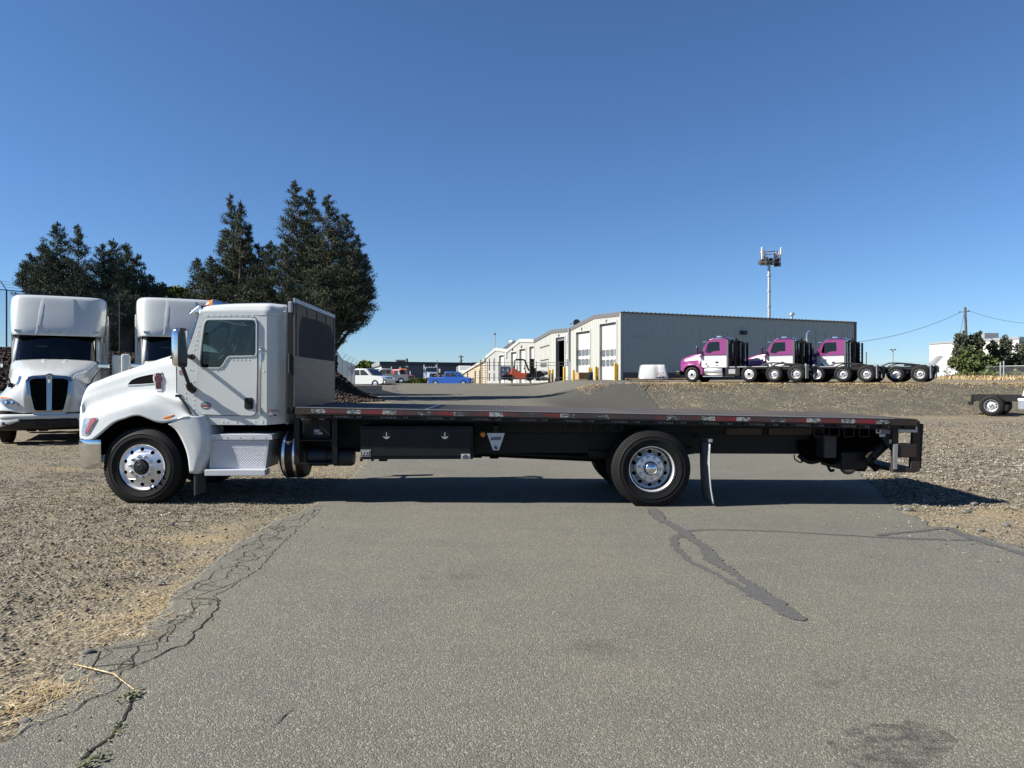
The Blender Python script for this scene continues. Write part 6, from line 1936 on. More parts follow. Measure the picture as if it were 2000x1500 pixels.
def roll_door(parent, s0, s1, z0, z1, windows=True, open_=False, mat='door_white', off=0.0):
    def P(s, o, z): p = B0+FW*s-LW*(o+off); return (p.x, p.y, z)
    m = MB()
    # jambs and head
    for a, b in ((s0-.14, s0), (s1, s1+.14)):
        m.hexa([P(a, .06, z0), P(b, .06, z0), P(b, -.3, z0), P(a, -.3, z0), P(a, .06, z1+.12), P(b, .06, z1+.12), P(b, -.3, z1+.12), P(a, -.3, z1+.12)])
    m.hexa([P(s0, .06, z1), P(s1, .06, z1), P(s1, -.3, z1), P(s0, -.3, z1), P(s0, .06, z1+.12), P(s1, .06, z1+.12), P(s1, -.3, z1+.12), P(s0, -.3, z1+.12)])
    fr = m.build('door_frame', M['wall_white'], parent)
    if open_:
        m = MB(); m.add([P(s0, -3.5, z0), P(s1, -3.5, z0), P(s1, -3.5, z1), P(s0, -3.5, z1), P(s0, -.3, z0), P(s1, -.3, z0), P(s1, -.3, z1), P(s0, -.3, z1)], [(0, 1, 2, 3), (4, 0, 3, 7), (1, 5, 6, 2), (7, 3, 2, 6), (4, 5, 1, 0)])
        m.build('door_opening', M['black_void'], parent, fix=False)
        m = MB(); m.hexa([P(s0, -.1, z1-.32), P(s1, -.1, z1-.32), P(s1, -.16, z1-.32), P(s0, -.16, z1-.32), P(s0, -.1, z1), P(s1, -.1, z1), P(s1, -.16, z1), P(s0, -.16, z1)]); m.build('raised_door', M['trim_grey'], parent)
        return
    m = MB()
    z = z0; k = 0
    while z < z1-.02:
        zz = min(z1, z+.28)
        G = [[P(s, -.20, z), P(s, -.185, z+.02), P(s, -.185, zz-.02), P(s, -.20, zz)] for s in (s0, s1)]
        m.grid(G); z = zz
    d = m.build('roll_door', M[mat], parent)
    if windows:
        W = s1-s0
        for r in range(2):
            for c in range(4):
                cs = s0+W*(c+.5)/4; cz = z0+1.55+r*.85
                m = MB(); m.plate(rrect(cs-.22, cs+.22, cz-.24, cz+.24, .09, 3), [], lambda a, b, t: P(a, t, b), -.165, -.19); p = m.build('door_pane', M['pane_grey'], d)
                m = MB(); m.plate(rrect(cs-.26, cs+.26, cz-.28, cz+.28, .1, 3), [rrect(cs-.21, cs+.21, cz-.23, cz+.23, .09, 3)], lambda a, b, t: P(a, t, b), -.150, -.19); m.build('pane_rim', M['trim_grey'], p)
    return d
paint('pane_grey', (0.12, 0.14, 0.155), 0.15, coat=0.5)

def fascia(parent, top, mat, w=.30, off=0.06, depth=.25):
    for (p0, p1) in zip(top, top[1:]):
        sa, sb = s_at(p0[0]), s_at(p1[0]); za, zb = fz(*p0), fz(*p1)
        m = MB()
        def P(s, o, z): p = B0+FW*s-LW*o; return (p.x, p.y, z)
        m.hexa([P(sa, off, za-w), P(sb, off, zb-w), P(sb, -depth, zb-w), P(sa, -depth, za-w), P(sa, off, za+.04), P(sb, off, zb+.04), P(sb, -depth, zb+.04), P(sa, -depth, za+.04)])
        m.build('fascia', M[mat], parent)

def roof(parent, top, depth, mat):
    for (p0, p1) in zip(top, top[1:]):
        sa, sb = s_at(p0[0]), s_at(p1[0]); za, zb = fz(*p0)+.02, fz(*p1)+.02
        def P(s, o, z): p = B0+FW*s+LW*o; return (p.x, p.y, z)
        m = MB(); m.hexa([P(sa, -.05, za-.08), P(sb, -.05, zb-.08), P(sb, depth, zb-.08), P(sa, depth, za-.08), P(sa, -.05, za), P(sb, -.05, zb), P(sb, depth, zb), P(sa, depth, za)])
        m.build('roof', M[mat], parent)

def wall_lamp(parent, px, py, big=False, mat='trim_grey'):
    s, z = s_at(px), fz(px, py); p = B0+FW*s-LW*.05
    m = MB(); h = .40 if big else .14
    m.box(-.06, .08, -.15 if big else -.07, .15 if big else .07, -h, h)
    m.build('wall_lamp', M[mat], parent, loc=(p.x, p.y, z), rot=(0, 0, BA), bev=.05)

def shed_one():
    o = empty('workshop', (B0.x, B0.y, 1.9), 0, 'large shed with dark grey ribbed flank and two white bay doors', 'building')
    o.location = (0, 0, 0)
    top = [(1212, 610), (1161, 616), (1113, 641)]
    gz = fz(1212, 742)
    doors = []
    dspec = [(1172, 1204, 628.5, 742), (1126, 1153, 645.5, 738)]
    for (l, r, t, b) in dspec:
        sa, sb = s_at(r), s_at(l)
        doors.append((sa, sb, fz(r, b)-.1, fz(r, t)))
    front_wall('w', 1212, 1113, top, doors, 1.6, o)
    for d in doors: roll_door(o, *d)
    fascia(o, top, 'trim_grey')
    wall_lamp(o, 1185, 627); wall_lamp(o, 1137, 643)
    # long grey flank
    m = MB(); L = 25.7; n = 86
    zt0, zt1 = fz(1212, 611), fz(1212, 611)+.03
    def Q(u, out, z): p = B0+LW*u-FW*out; return (p.x, p.y, z)
    for k in range(n):
        a, b = L*k/n, L*(k+1)/n; w = b-a
        pr = [(a, 0), (a+w*.60, 0), (a+w*.70, .022), (a+w*.90, .022), (b, 0)]
        m.grid([[Q(u, q, 2.55) for u, q in pr], [Q(u, q, zt0) for u, q in pr]])
    m.build('flank_wall', M['wall_grey'], o)
    m = MB(); m.hexa([Q(-.02, .03, 1.5), Q(L, .03, 1.5), Q(L, -.2, 1.5), Q(-.02, -.2, 1.5), Q(-.02, .03, 2.55), Q(L, .03, 2.55), Q(L, -.2, 2.55), Q(-.02, -.2, 2.55)]); m.build('plinth', M['plinth'], o)
    # eave trim with little rib ends
    m = MB(); m.hexa([Q(-.1, .12, zt0-.02), Q(L+.1, .12, zt0-.02), Q(L+.1, -.2, zt0-.02), Q(-.1, -.2, zt0-.02), Q(-.1, .12, zt0+.08), Q(L+.1, .12, zt0+.08), Q(L+.1, -.2, zt0+.08), Q(-.1, -.2, zt0+.08)]); m.build('eave_trim', M['trim_grey'], o)
    m = MB()
    for k in range(60): u = L*(k+.5)/60; m.hexa([Q(u-.06, .14, zt0+.06), Q(u+.06, .14, zt0+.06), Q(u+.06, -.1, zt0+.06), Q(u-.06, -.1, zt0+.06), Q(u-.06, .14, zt0+.13), Q(u+.06, .14, zt0+.13), Q(u+.06, -.1, zt0+.13), Q(u-.06, -.1, zt0+.13)])
    m.build('roof_rib', M['trim_grey'], o)['kind'] = 'stuff'
    m = MB(); m.hexa([Q(L-.12, .10, 1.6), Q(L+.06, .10, 1.6), Q(L+.06, -.1, 1.6), Q(L-.12, -.1, 1.6), Q(L-.12, .10, zt0), Q(L+.06, .10, zt0), Q(L+.06, -.1, zt0), Q(L-.12, -.1, zt0)]); m.build('corner_trim', M['trim_grey'], o)
    m = MB(); m.hexa([Q(-.10, .07, 1.6), Q(.12, .07, 1.6), Q(.12, -.05, 1.6), Q(-.10, -.05, 1.6), Q(-.10, .07, zt0), Q(.12, .07, zt0), Q(.12, -.05, zt0), Q(-.10, -.05, zt0)]); m.build('corner_trim', M['wall_white'], o)
    roof(o, top, L, 'trim_grey')
    # far end wall
    m = MB(); s1 = s_at(1113); e = [B0+LW*L+FW*q for q in (0, s_at(1161), s1)]
    m.add([(e[0].x, e[0].y, 1.6), (e[0].x, e[0].y, zt0), (e[1].x, e[1].y, fz(1161, 616)), (e[2].x, e[2].y, fz(1113, 641)), (e[2].x, e[2].y, 1.6)], [(0, 1, 2, 3, 4)]); m.build('end_wall', M['wall_white'], o)
    # flood light, rods, vent on the flank
    def on_flank(px):
        a = (px-1000)/F
        u = (BX-a*BY)/(a*math.sin(BA)-math.cos(BA)); p = B0+LW*u; return u, p.y
    u, Y = on_flank(1450); z = CAMZ+(750-650)/F*Y
    m = MB(); m.box(-.28, .28, -.3, .0, -.17, .17); m.build('flood_lamp', M['black_plastic'], o, loc=Q(u, .05, z), rot=(0, 0, BA), bev=.04)
    for (x0, x1, y) in ((1232, 1266, 621.5), (1229, 1264, 658)):
        u0, Y0 = on_flank(x0); u1, Y1 = on_flank(x1); z0 = CAMZ+(750-y)/F*Y0
        m = MB(); m.bar(Q(u0, .06, z0), Q(u1, .06, z0-.02), .035); m.build('wall_rod', M['galvanised'], o)
    u, Y = on_flank(1578); z = CAMZ+(750-618)/F*(Y+2)
    p = B0+LW*u+FW*2.0
    m = MB(); m.cyl((0, 0, -.9), (0, 0, 0), .1, 10); m.cyl((0, 0, 0), (0, 0, .22), .24, 12); m.build('roof_vent', M['galvanised'], o, loc=(p.x, p.y, z+.1))
    return o
shed_one()

def shed_two():
    o = empty('workshop', (0, 0, 0), 0, 'cream shed with one open dark bay door beside the grey shed', 'building')
    top = [(1113, 641), (1077, 645), (1043, 664)]
    sa, sb = s_at(1103), s_at(1086)
    doors = [(sa, sb, 1.7, fz(1103, 657.5))]
    front_wall('w', 1113, 1043, top, doors, 1.5, o, off=-.02)
    roll_door(o, *doors[0], open_=True, off=-.02)
    fascia(o, top, 'trim_grey'); roof(o, top, 22, 'trim_grey')
    wall_lamp(o, 1092, 655.5); wall_lamp(o, 1108.5, 659.5, True, 'sticker_white')
    def P(s, q, z): p = B0+FW*s-LW*q; return (p.x, p.y, z)
    # personnel door, down pipe, vent grille, conduit
    a, b = s_at(1111.5), s_at(1105.5); z1_ = fz(1108, 696)
    m = MB(); m.hexa([P(a, .03, 1.7), P(b, .03, 1.7), P(b, -.05, 1.7), P(a, -.05, 1.7), P(a, .03, z1_), P(b, .03, z1_), P(b, -.05, z1_), P(a, -.05, z1_)]); d = m.build('side_door', M['wall_white'], o)
    m = MB(); zc = z1_-.9; m.hexa([P(a+.2, .045, zc), P(b-.2, .045, zc), P(b-.2, .02, zc), P(a+.2, .02, zc), P(a+.2, .045, z1_-.25), P(b-.2, .045, z1_-.25), P(b-.2, .02, z1_-.25), P(a+.2, .02, z1_-.25)]); m.build('door_pane', M['pane_grey'], d)
    m = MB(); m.hexa([P(a-.06, .05, z1_), P(b+.06, .05, z1_), P(b+.06, -.02, z1_), P(a-.06, -.02, z1_), P(a-.06, .05, z1_+.12), P(b+.06, .05, z1_+.12), P(b+.06, -.02, z1_+.12), P(a-.06, -.02, z1_+.12)]); m.build('door_head', M['wall_white'], d)
    s = s_at(1113.5); m = MB(); m.cyl(P(s, .12, 1.6), P(s, .12, fz(1113, 642)), .11, 10); m.build('down_pipe', M['bulb_grey'], o)
    a, b = s_at(1067.5), s_at(1056); z0, z1_ = fz(1060, 716), fz(1060, 709)
    m = MB()
    for k in range(6): z = z0+(z1_-z0)*k/6; m.hexa([P(a, .06, z), P(b, .06, z), P(b, -.02, z), P(a, -.02, z), P(a, .06, z+.05), P(b, .06, z+.05), P(b, -.02, z+.05), P(a, -.02, z+.05)])
    m.build('vent_grille', M['trim_grey'], o)
    m = MB()
    for (x0, y0, x1, y1) in ((1055, 679, 1073, 673.5), (1056, 704, 1072, 701)): m.bar(P(s_at(x0), .06, fz(x0, y0)), P(s_at(x1), .06, fz(x1, y1)), .05)
    m.build('conduit', M['trim_grey'], o)
    # satellite dish on the roof
    dsh = empty('satellite_dish', (0, 0, 0), 0, 'round grey satellite dish on the shed roof', 'dish')
    c = at(1126.5, 630.5, 68); dsh.location = c
    m = MB(); m.lathe([(0, .16), (.12, .15), (.24, .09), (.33, 0.0), (.35, -.01)], axis='y', n=28); m.build('reflector', M['trim_grey'], dsh, sm=50, rot=(R(15), 0, R(-15)))
    m = MB(); m.tube([(0, .15, 0), (-.35, -.35, -.1), (-.6, -.3, -.12)], .025, 6); m.cyl((0, .15, 0), (0, .3, -.9), .04, 8); m.build('feed_arm', M['trim_grey'], dsh)
    m = MB(); m.box(-.72, -.55, -.38, -.24, -.2, -.05); m.build('receiver', M['bulb_grey'], dsh, bev=.02)
shed_two()

def shed_three():
    o = empty('workshop', (0, 0, 0), 0, 'cream low gabled shed with three white bay doors', 'building')
    top = [(1043, 663), (1016, 662.5), (991, 683)]
    doors = []
    for (l, r, t) in ((1034, 1048.5, 675.5), (1014.5, 1026, 681), (998, 1008.5, 687)):
        doors.append((s_at(min(r, 1042.9)), s_at(l), 1.7, fz(r, t)))
    front_wall('w', 1043, 991, top, doors, 1.5, o, off=-.04)
    for d in doors: roll_door(o, *d, windows=False, off=-.04)
    fascia(o, top, 'wall_white'); roof(o, top, 20, 'wall_white')
    wall_lamp(o, 1019, 677.5); wall_lamp(o, 1001, 682.5); wall_lamp(o, 989, 693, True, 'sticker_white')
shed_three()

def shed_four():
    o = empty('workshop', (0, 0, 0), 0, 'farthest cream shed with tall dark windows and a roof step', 'building')
    top = [(991, 683), (968, 680), (949, 696)]
    doors = [(s_at(984), s_at(974.5), 1.7, fz(984, 693.5))]
    wins = []
    for (l, r) in ((954, 956.5), (963, 966.5)):
        wins.append((s_at(r), s_at(l), fz(r, 724), fz(r, 699.5))); wins.append((s_at(r), s_at(l), fz(r, 744), fz(r, 728)))
    front_wall('w', 991, 949, top, doors+wins, 1.4, o, off=-.05)
    roll_door(o, *doors[0], windows=False, off=-.05)
    def P(s, q, z): p = B0+FW*s-LW*(q-.05); return (p.x, p.y, z)
    for (a, b, z0, z1_) in wins:
        m = MB(); m.add([P(a, -.12, z0), P(b, -.12, z0), P(b, -.12, z1_), P(a, -.12, z1_)], [(0, 1, 2, 3)]); m.build('window', M['pane_grey'], o)
    fascia(o, top, 'wall_white'); roof(o, top, 18, 'wall_white')
    m = MB(); a, b = at(985, 684, 83), at(1004, 668, 92); m.add([at(980, 682, 83), at(1001, 681, 83), at(1012, 667, 92), at(1000, 666, 92)], [(0, 1, 2, 3)]); m.build('roof_slope', M['trim_grey'], o)
    m = MB(); p = at(1000, 668, 90); m.lathe([(0, .25), (.3, .2), (.4, 0), (.3, -.3)], o=p, axis='z', n=16); m.build('roof_vent', M['sticker_white'], o, sm=40)
    mast = empty('aerial_mast', (0, 0, 0), 0, 'thin pole standing up at the corner of the far shed', 'mast')
    p = at(966.5, 745, 85); mast.location = p
    m = MB(); m.cyl((0, 0, 0), (0, 0, 92/F*85), .06, 8); m.build('pole', M['galvanised'], mast)
    m = MB(); m.cyl((0, 0, 91/F*85), (0, 0, 93/F*85+.1), .12, 8); m.build('mast_cap', M['trim_grey'], mast)
shed_four()

def tan_building():
    o = empty('storage_building', (0, 0, 0), 0, 'tan building with horizontal siding and white sloping roof edge', 'building')
    A, Bp = at(949, 745, 92), at(900, 745, 118)
    d = (Bp-A).normalized(); L = (Bp-A).length
    z0 = 1.3; zA = at(949, 704, 92).z; zB = at(900, 733, 118).z
    n = Vector((-d.y, d.x, 0))
    if n.x > 0: n = -n
    k = 0; m = MB()
    z = z0
    bd = []
    while z < zA-.05:
        t1 = L if z < zB-.1 else L*(zA-z)/(zA-zB)
        mm = MB(); q0, q1 = A.copy(), A+d*max(.5, t1)
        zz = min(z+.26, zA)
        mm.add([(q0.x+n.x*.03, q0.y+n.y*.03, z), (q1.x+n.x*.03, q1.y+n.y*.03, z), (q1.x, q1.y, zz), (q0.x, q0.y, zz)], [(0, 1, 2, 3)])
        mm.build('siding_board', M['wall_tan'], o); z += .30
    m.add([(A.x, A.y, z0), (A.x+d.x*L, A.y+d.y*L, z0), (A.x+d.x*L, A.y+d.y*L, zB), (A.x, A.y, zA)], [(0, 1, 2, 3)])
    m.add([(A.x, A.y, z0), (A.x+12, A.y+4, z0), (A.x+12, A.y+4, zA), (A.x, A.y, zA)], [(0, 1, 2, 3)])
    m.build('wall', M['plinth'], o, loc=(.03, .03, 0))
    e = A+d*L
    m = MB(); m.hexa([A+n*.2+Vector((0, 0, zA-A.z-.05)), e+n*.2+Vector((0, 0, zB-e.z-.05)), e-n*8+Vector((0, 0, zB-e.z-.05)), A-n*8+Vector((0, 0, zA-A.z-.05)), A+n*.2+Vector((0, 0, zA-A.z+.25)), e+n*.2+Vector((0, 0, zB-e.z+.25)), e-n*8+Vector((0, 0, zB-e.z+.25)), A-n*8+Vector((0, 0, zA-A.z+.25))]); m.build('roof', M['wall_white'], o)
    for px in (905, 914, 929, 938):
        t = ((px-1000)/F*A.y-A.x)/(d.x-(px-1000)/F*d.y); p = A+d*t+n*.08
        m = MB(); m.box(-.35, .35, -.03, .03, 0, 2.0 if px > 910 else 1.2); m.build('door' if px > 910 else 'window', M['pane_grey'], o, loc=(p.x, p.y, 1.5), rot=(0, 0, math.atan2(d.y, d.x)))
    # white gable further back
    m = MB(); a = at(890, 745, 122); b = at(912, 745, 112)
    m.add([a, b, at(912, 727, 112), at(903, 725, 116), at(890, 736, 122)], [(0, 1, 2, 3, 4)]); m.build('gable_wall', M['wall_tan'], o)
    m = MB(); m.bar(at(889, 737, 122), at(903, 724.5, 116), .4, .35); m.bar(at(903, 724.5, 116), at(913, 726.5, 112), .4, .35); m.build('gable_trim', M['wall_white'], o)
    # pipe ladder / drain pipes in rust red
    m = MB()
    for px in (941.5, 944.5): p = at(px, 745, 92.5); m.cyl((p.x-.2, p.y-.3, 1.4), (p.x-.2, p.y-.3, at(px, 703, 92.5).z), .06, 6)
    m.build('drain_pipe', M['steel_rust'], o)
tan_building()

# ------------------------------------------------------------------ things in front of the sheds
def bollard(px, py_top, py_bot, Y, label):
    b = at(px, py_bot, Y); h = (py_bot-py_top)/F*Y
    o = empty('bollard', b, 0, label, 'bollard', 'yellow bollards at the bay doors')
    m = MB(); m.lathe([(0, h), (.06, h), (.10, h-.05), (.11, h-.12), (.11, -.3)], axis='z', n=14); m.build('post', M['yellow_paint'], o, sm=40)
    m = MB(); m.lathe([(.112, .20), (.114, .20), (.114, .24), (.112, .24)], axis='z', n=14); m.build('band', M['wood'], o)
for (px, t, b, Y, lab) in ((1073, 722, 742, 68, 'leftmost yellow bollard, left of the open bay door'), (1079, 721, 742, 67.5, 'second yellow bollard left of the open bay door'),
                           (1102, 716, 740.5, 63.5, 'yellow bollard right of the open bay door'), (1120, 722, 743, 60.5, 'yellow bollard left of the wooden crate'),
                           (1151, 717, 741, 60.5, 'taller yellow bollard behind the blue drum'), (1154.6, 719, 741, 61.5, 'thin looking yellow bollard half hidden behind the blue drum'),
                           (1163.5, 715, 742, 57, 'yellow bollard at the left jamb of the nearest bay door'), (1166.8, 717, 742, 58.5, 'yellow bollard just behind the one at the left jamb'),
                           (1201.5, 708, 742.5, 55, 'tallest yellow bollard at the corner of the grey shed'), (1205, 711, 742, 56.5, 'yellow bollard tucked behind the tallest one at the corner')):
    bollard(px, t, b, Y, lab)

def crate():
    b = at(1137, 742, 58); W, H = 23/F*58, 14/F*58
    o = empty('crate', b, R(18), 'square plywood crate in front of the white bay door', 'crate')
    m = MB(); m.box(-W/2, W/2, -.4, .4, .05, H); m.build('body', M['wood'], o)
    m = MB(); m.box(-W/2-.02, W/2+.02, -.42, .42, H-.10, H+.02); m.build('lid', M['wood'], o)
    for x in (-W/2+.08, 0, W/2-.08): m = MB(); m.box(x-.06, x+.06, -.425, -.4, .05, H-.1); m.build('batten', M['wood'], o)
    m = MB(); m.plate(circle(-W*.25, H*.5, .1, 14), [circle(-W*.25, H*.5, .07, 14)], lambda a, c, t: (a, t, c), -.432, -.42); m.build('stencil', M['sticker_red'], o)
    b = at(1153, 742, 58.5); h = 15/F*58.5
    o = empty('drum', b, 0, 'dark blue steel drum beside the plywood crate', 'drum')
    m = MB(); r = .235
    m.lathe([(0, 0), (r, 0), (r+.012, .02), (r, .04), (r, h*.33), (r+.012, h*.35), (r, h*.37), (r, h*.64), (r+.012, h*.66), (r, h*.68), (r, h-.03), (r+.012, h-.015), (r, h), (0, h-.02)], axis='z', n=22); m.build('shell', M['drum_blue'], o, sm=40)
    m = MB(); m.lathe([(r+.002, h-.025), (r+.016, h-.012), (r+.002, h+.004)], axis='z', n=22); m.build('rim', M['drum_blue'], o)
crate()

def cap_fairing():
    """white moulded roof fairing standing on pallets, lettered DCT"""
    Y = 51.5
    b = at(1279, 741, Y); k = Y/F
    o = empty('roof_fairing', b, R(-4), 'loose white truck roof fairing with red DCT lettering on the ground', 'fairing')
    net = []
    for (z, x0, x1, y, r) in ((0, -28.5, 29, 0, 1), (8, -28, 27.5, .06, 1), (18, -26.5, 25.5, .18, 1), (26, -24.5, 24, .32, .95), (29, -22.5, 23.0, .50, .9), (30, -18, 19, 1.0, .8)):
        zz = z*k
        L = [(x0*k, y+1.4, zz), (x0*k, y+.5, zz), (x0*k+.10, y+.12, zz), (x0*k+.45, y, zz), (-.1, y-.04, zz), (.25, y+.03, zz), (x1*k-.4, y+.03, zz), (x1*k-.10, y+.12, zz), (x1*k, y+.5, zz), (x1*k, y+1.4, zz)]
        net.append(L)
    m = MB(); m.patch(net, 18, 50); m.build('shell', M['white_gloss'], o, sm=60, solid=.02)
    mesh_obj('lettering', text_mesh('DCT', .27, .006), M['dct_red'], o, (.42, -.005, .40), (R(84), 0, 0))
    m = MB(); m.box(.12, .78, -.012, .05, .13, .155); m.box(.14, .26, -.012, .05, .155, .18); m.plate(circle(.36, .15, .055, 12), [], lambda a, c, t: (a, t, c), -.02, .04); m.box(.46, .76, -.013, .05, .155, .18); m.build('underline', M['dct_blue'], o)
    for (px, py, W_, Yp, lab) in ((1262, 743.5, 2.3, 50.6, 'weathered wooden pallet lying before the loose fairing'), (1240, 742, 1.4, 52.6, 'broken pallet boards left of the loose fairing'), (1322, 742, 1.2, 52, 'pallet boards between the fairing and the first purple truck')):
        p = at(px, py, Yp)
        q = empty('pallet', p, random.uniform(-.3, .3), lab, 'pallet', 'pallets by the grey shed')
        for j in range(5): m = MB(); m.box(-W_/2, W_/2, -.5+j*.22, -.36+j*.22, .10, .125); m.build('board', M['wood'], q, rot=(0, random.uniform(-.03, .03), random.uniform(-.05, .05)))
        for x in (-W_/2+.05, 0, W_/2-.05): m = MB(); m.box(x-.04, x+.04, -.5, .56, 0, .10); m.build('stringer', M['wood_old'], q)
cap_fairing()

def forklift():
    Y = 67.0; k = Y/F
    o = empty('forklift', at(1018, 744, Y), 0, 'orange red forklift with black mast, facing right', 'forklift')
    X = lambda px: (px-1018)*k
    Z = lambda py: (744-py)*k
    m = MB(); m.plate([(X(984),Z(741)),(X(981),Z(736)),(X(984),Z(730.5)),(X(997),Z(729)),(X(999),Z(721)),(X(1007),Z(720.5)),(X(1012),Z(727)),(X(1028),Z(729.5)),(X(1028),Z(741))], [], lambda a, b, t: (a, t, b), -.8, .8); m.build('body', M['orange_paint'], o, bev=.06)
    m = MB(); m.plate([(X(981),Z(741)),(X(981),Z(733)),(X(991),Z(731)),(X(991),Z(741))], [], lambda a, b, t: (a, t, b), -.85, .85); m.build('counterweight', M['black_paint'], o, bev=.05)
    m = MB(); pts = [(X(1026+8*math.cos(R(a))*1.0+4), Z(739-11*math.sin(R(a)))) for a in range(0, 181, 15)]; m.plate(pts, [], lambda a, b, t: (a, t, b), -.85, .85); m.build('front_fender', M['orange_paint'], o)
    m = MB()
    for y in (-.65, .65):
        m.tube([(X(1005), y, Z(722)), (X(1005.5), y, Z(704)), (X(1008), y, Z(702.5)), (X(1022), y, Z(702.5)), (X(1025), y, Z(704)), (X(1033), y, Z(724))], .06, 8)
    for px in (1008, 1015, 1022): m.bar((X(px), -.65, Z(702.5)), (X(px), .65, Z(702.5)), .07)
    m.build('overhead_guard', M['black_paint'], o)
    m = MB(); m.box(X(1035), X(1037), -.5, -.35, Z(741), Z(701.5)); m.box(X(1035), X(1037), .35, .5, Z(741), Z(701.5)); m.box(X(1039), X(1043), -.5, -.35, Z(742), Z(702)); m.box(X(1039), X(1043), .35, .5, Z(742), Z(702)); m.box(X(1035), X(1043), -.5, .5, Z(705), Z(701)); m.box(X(1037), X(1040), -.1, .1, Z(738), Z(705)); m.box(X(1043), X(1046.5), -.7, .7, Z(733), Z(719)); m.build('mast', M['black_paint'], o)
    for y in (-.35, .35): m = MB(); m.box(X(1046), X(1072), y-.08, y+.08, .05, .11); m.build('fork', M['black_paint'], o)
    m = MB(); m.box(X(1010), X(1016), -.3, .3, Z(729), Z(725)); m.box(X(1009), X(1011), -.3, .3, Z(729), Z(715)); m.build('seat', M['seat_grey'], o, bev=.03)
    m = MB(); m.tube([(X(1027), 0, Z(729)), (X(1024), 0, Z(718))], .04, 6); m.lathe([(.16, -.02), (.19, 0), (.16, .02)], o=(X(1023.5), 0, Z(718)), axis='x', n=14); m.build('steering', M['black_paint'], o)
    m = MB(); m.lathe([(0, -.5), (.16, -.48), (.19, -.3), (.19, .3), (.16, .48), (0, .5)], o=(X(1001), 0, Z(718)), n=16); m.build('gas_bottle', M['bulb_grey'], o, sm=40)
    for (px, r) in ((997, 6.2), (1034, 7.5)):
        for y in (-.75, .75):
            m = MB(); R_ = r*k; m.lathe([(0, -.12), (R_*.55, -.13), (R_*.6, -.16), (R_*.95, -.16), (R_, -.1), (R_, .1), (R_*.95, .16), (R_*.6, .16), (0, .12)], n=24); m.build('wheel', M['rubber'], o, sm=40, loc=(X(px), y, R_))
    # dark engine block, white bags and grey plastic tank near by
    t = empty('grey_tank', at(989, 744, 71), 0, 'square grey tote tank behind the forklift', 'tank')
    m = MB(); m.box(-.65, .65, -.5, .5, .1, 1.5); m.build('bottle', M['bulb_grey'], t, bev=.06)
    m = MB()
    for z in (.15, .55, .95, 1.4): m.bar((-.68, -.53, z), (.68, -.53, z), .04)
    for x in (-.66, -.22, .22, .66): m.bar((x, -.53, .05), (x, -.53, 1.45), .04)
    m.build('cage', M['galvanised'], t)
    t = empty('stepladder', at(981.5, 744, 66), 0, 'blue stepladder leaning behind the forklift', 'ladder')
    m = MB()
    for x in (-.18, .18): m.bar((x, 0, 0), (x*.8, .2, 1.55), .05)
    m.build('rail', M['drum_blue'], t)
    for z in (.3, .6, .9, 1.2): m = MB(); m.bar((-.18, .04+z*.1, z), (.18, .04+z*.1, z), .04); m.build('rung', M['drum_blue'], t)
    t = empty('engine_part', at(1053, 744, 69), 0, 'dark round machine part with pale cover right of the forklift', 'machine')
    m = MB(); m.lathe([(0, -.3), (.45, -.3), (.5, -.2), (.5, .2), (.45, .3), (0, .3)], o=(0, 0, .5), n=20); m.build('drum', M['black_paint'], t, sm=40)
    m = MB(); m.ico((.25, .1, .75), .5, 2, (1.3, .8, .6)); m.build('cover', M['bulb_grey'], t, sm=60)
    t = empty('sandbag', at(1062, 743.5, 68), 0, 'white bag on the ground left of the yellow bollards', 'bag')
    m = MB(); m.ico((0, 0, .2), .35, 2, (1.3, .8, .6), .05); m.build('sack', M['sticker_white'], t, sm=60)
forklift()

def pipe_gate():
    o = empty('pipe_gate', at(927, 745, 66), 0, 'low galvanised pipe and chain link gate before the sheds', 'gate')
    base = Vector(o.location)
    P = lambda px, py: at(px, py, 66+(px-927)/186*-2.5)-base
    for py in (708, 713.5, 738):
        m = MB(); m.cyl(P(922, py), P(1112, py), .022, 6); m.build('rail', M['fence_dark'], o)
    for px in (952, 974, 1002, 1025.5, 1048, 1070.5, 1092):
        m = MB(); m.cyl(P(px, 744), P(px, 706), .03, 8); m.build('post', M['fence_dark'], o)
    m = MB(); a, b = P(952, 744), P(1092, 744); chain_link(m, a, b, .05, 1.45, .20, .004); m.build('chain_mesh', M['fence_dark'], o, fix=False)['kind'] = 'stuff'
    m = MB(); p = P(1113.2, 743); m.cyl(p, P(1113.2, 706), .07, 10); m.build('gate_post', M['galvanised'], o)
pipe_gate()

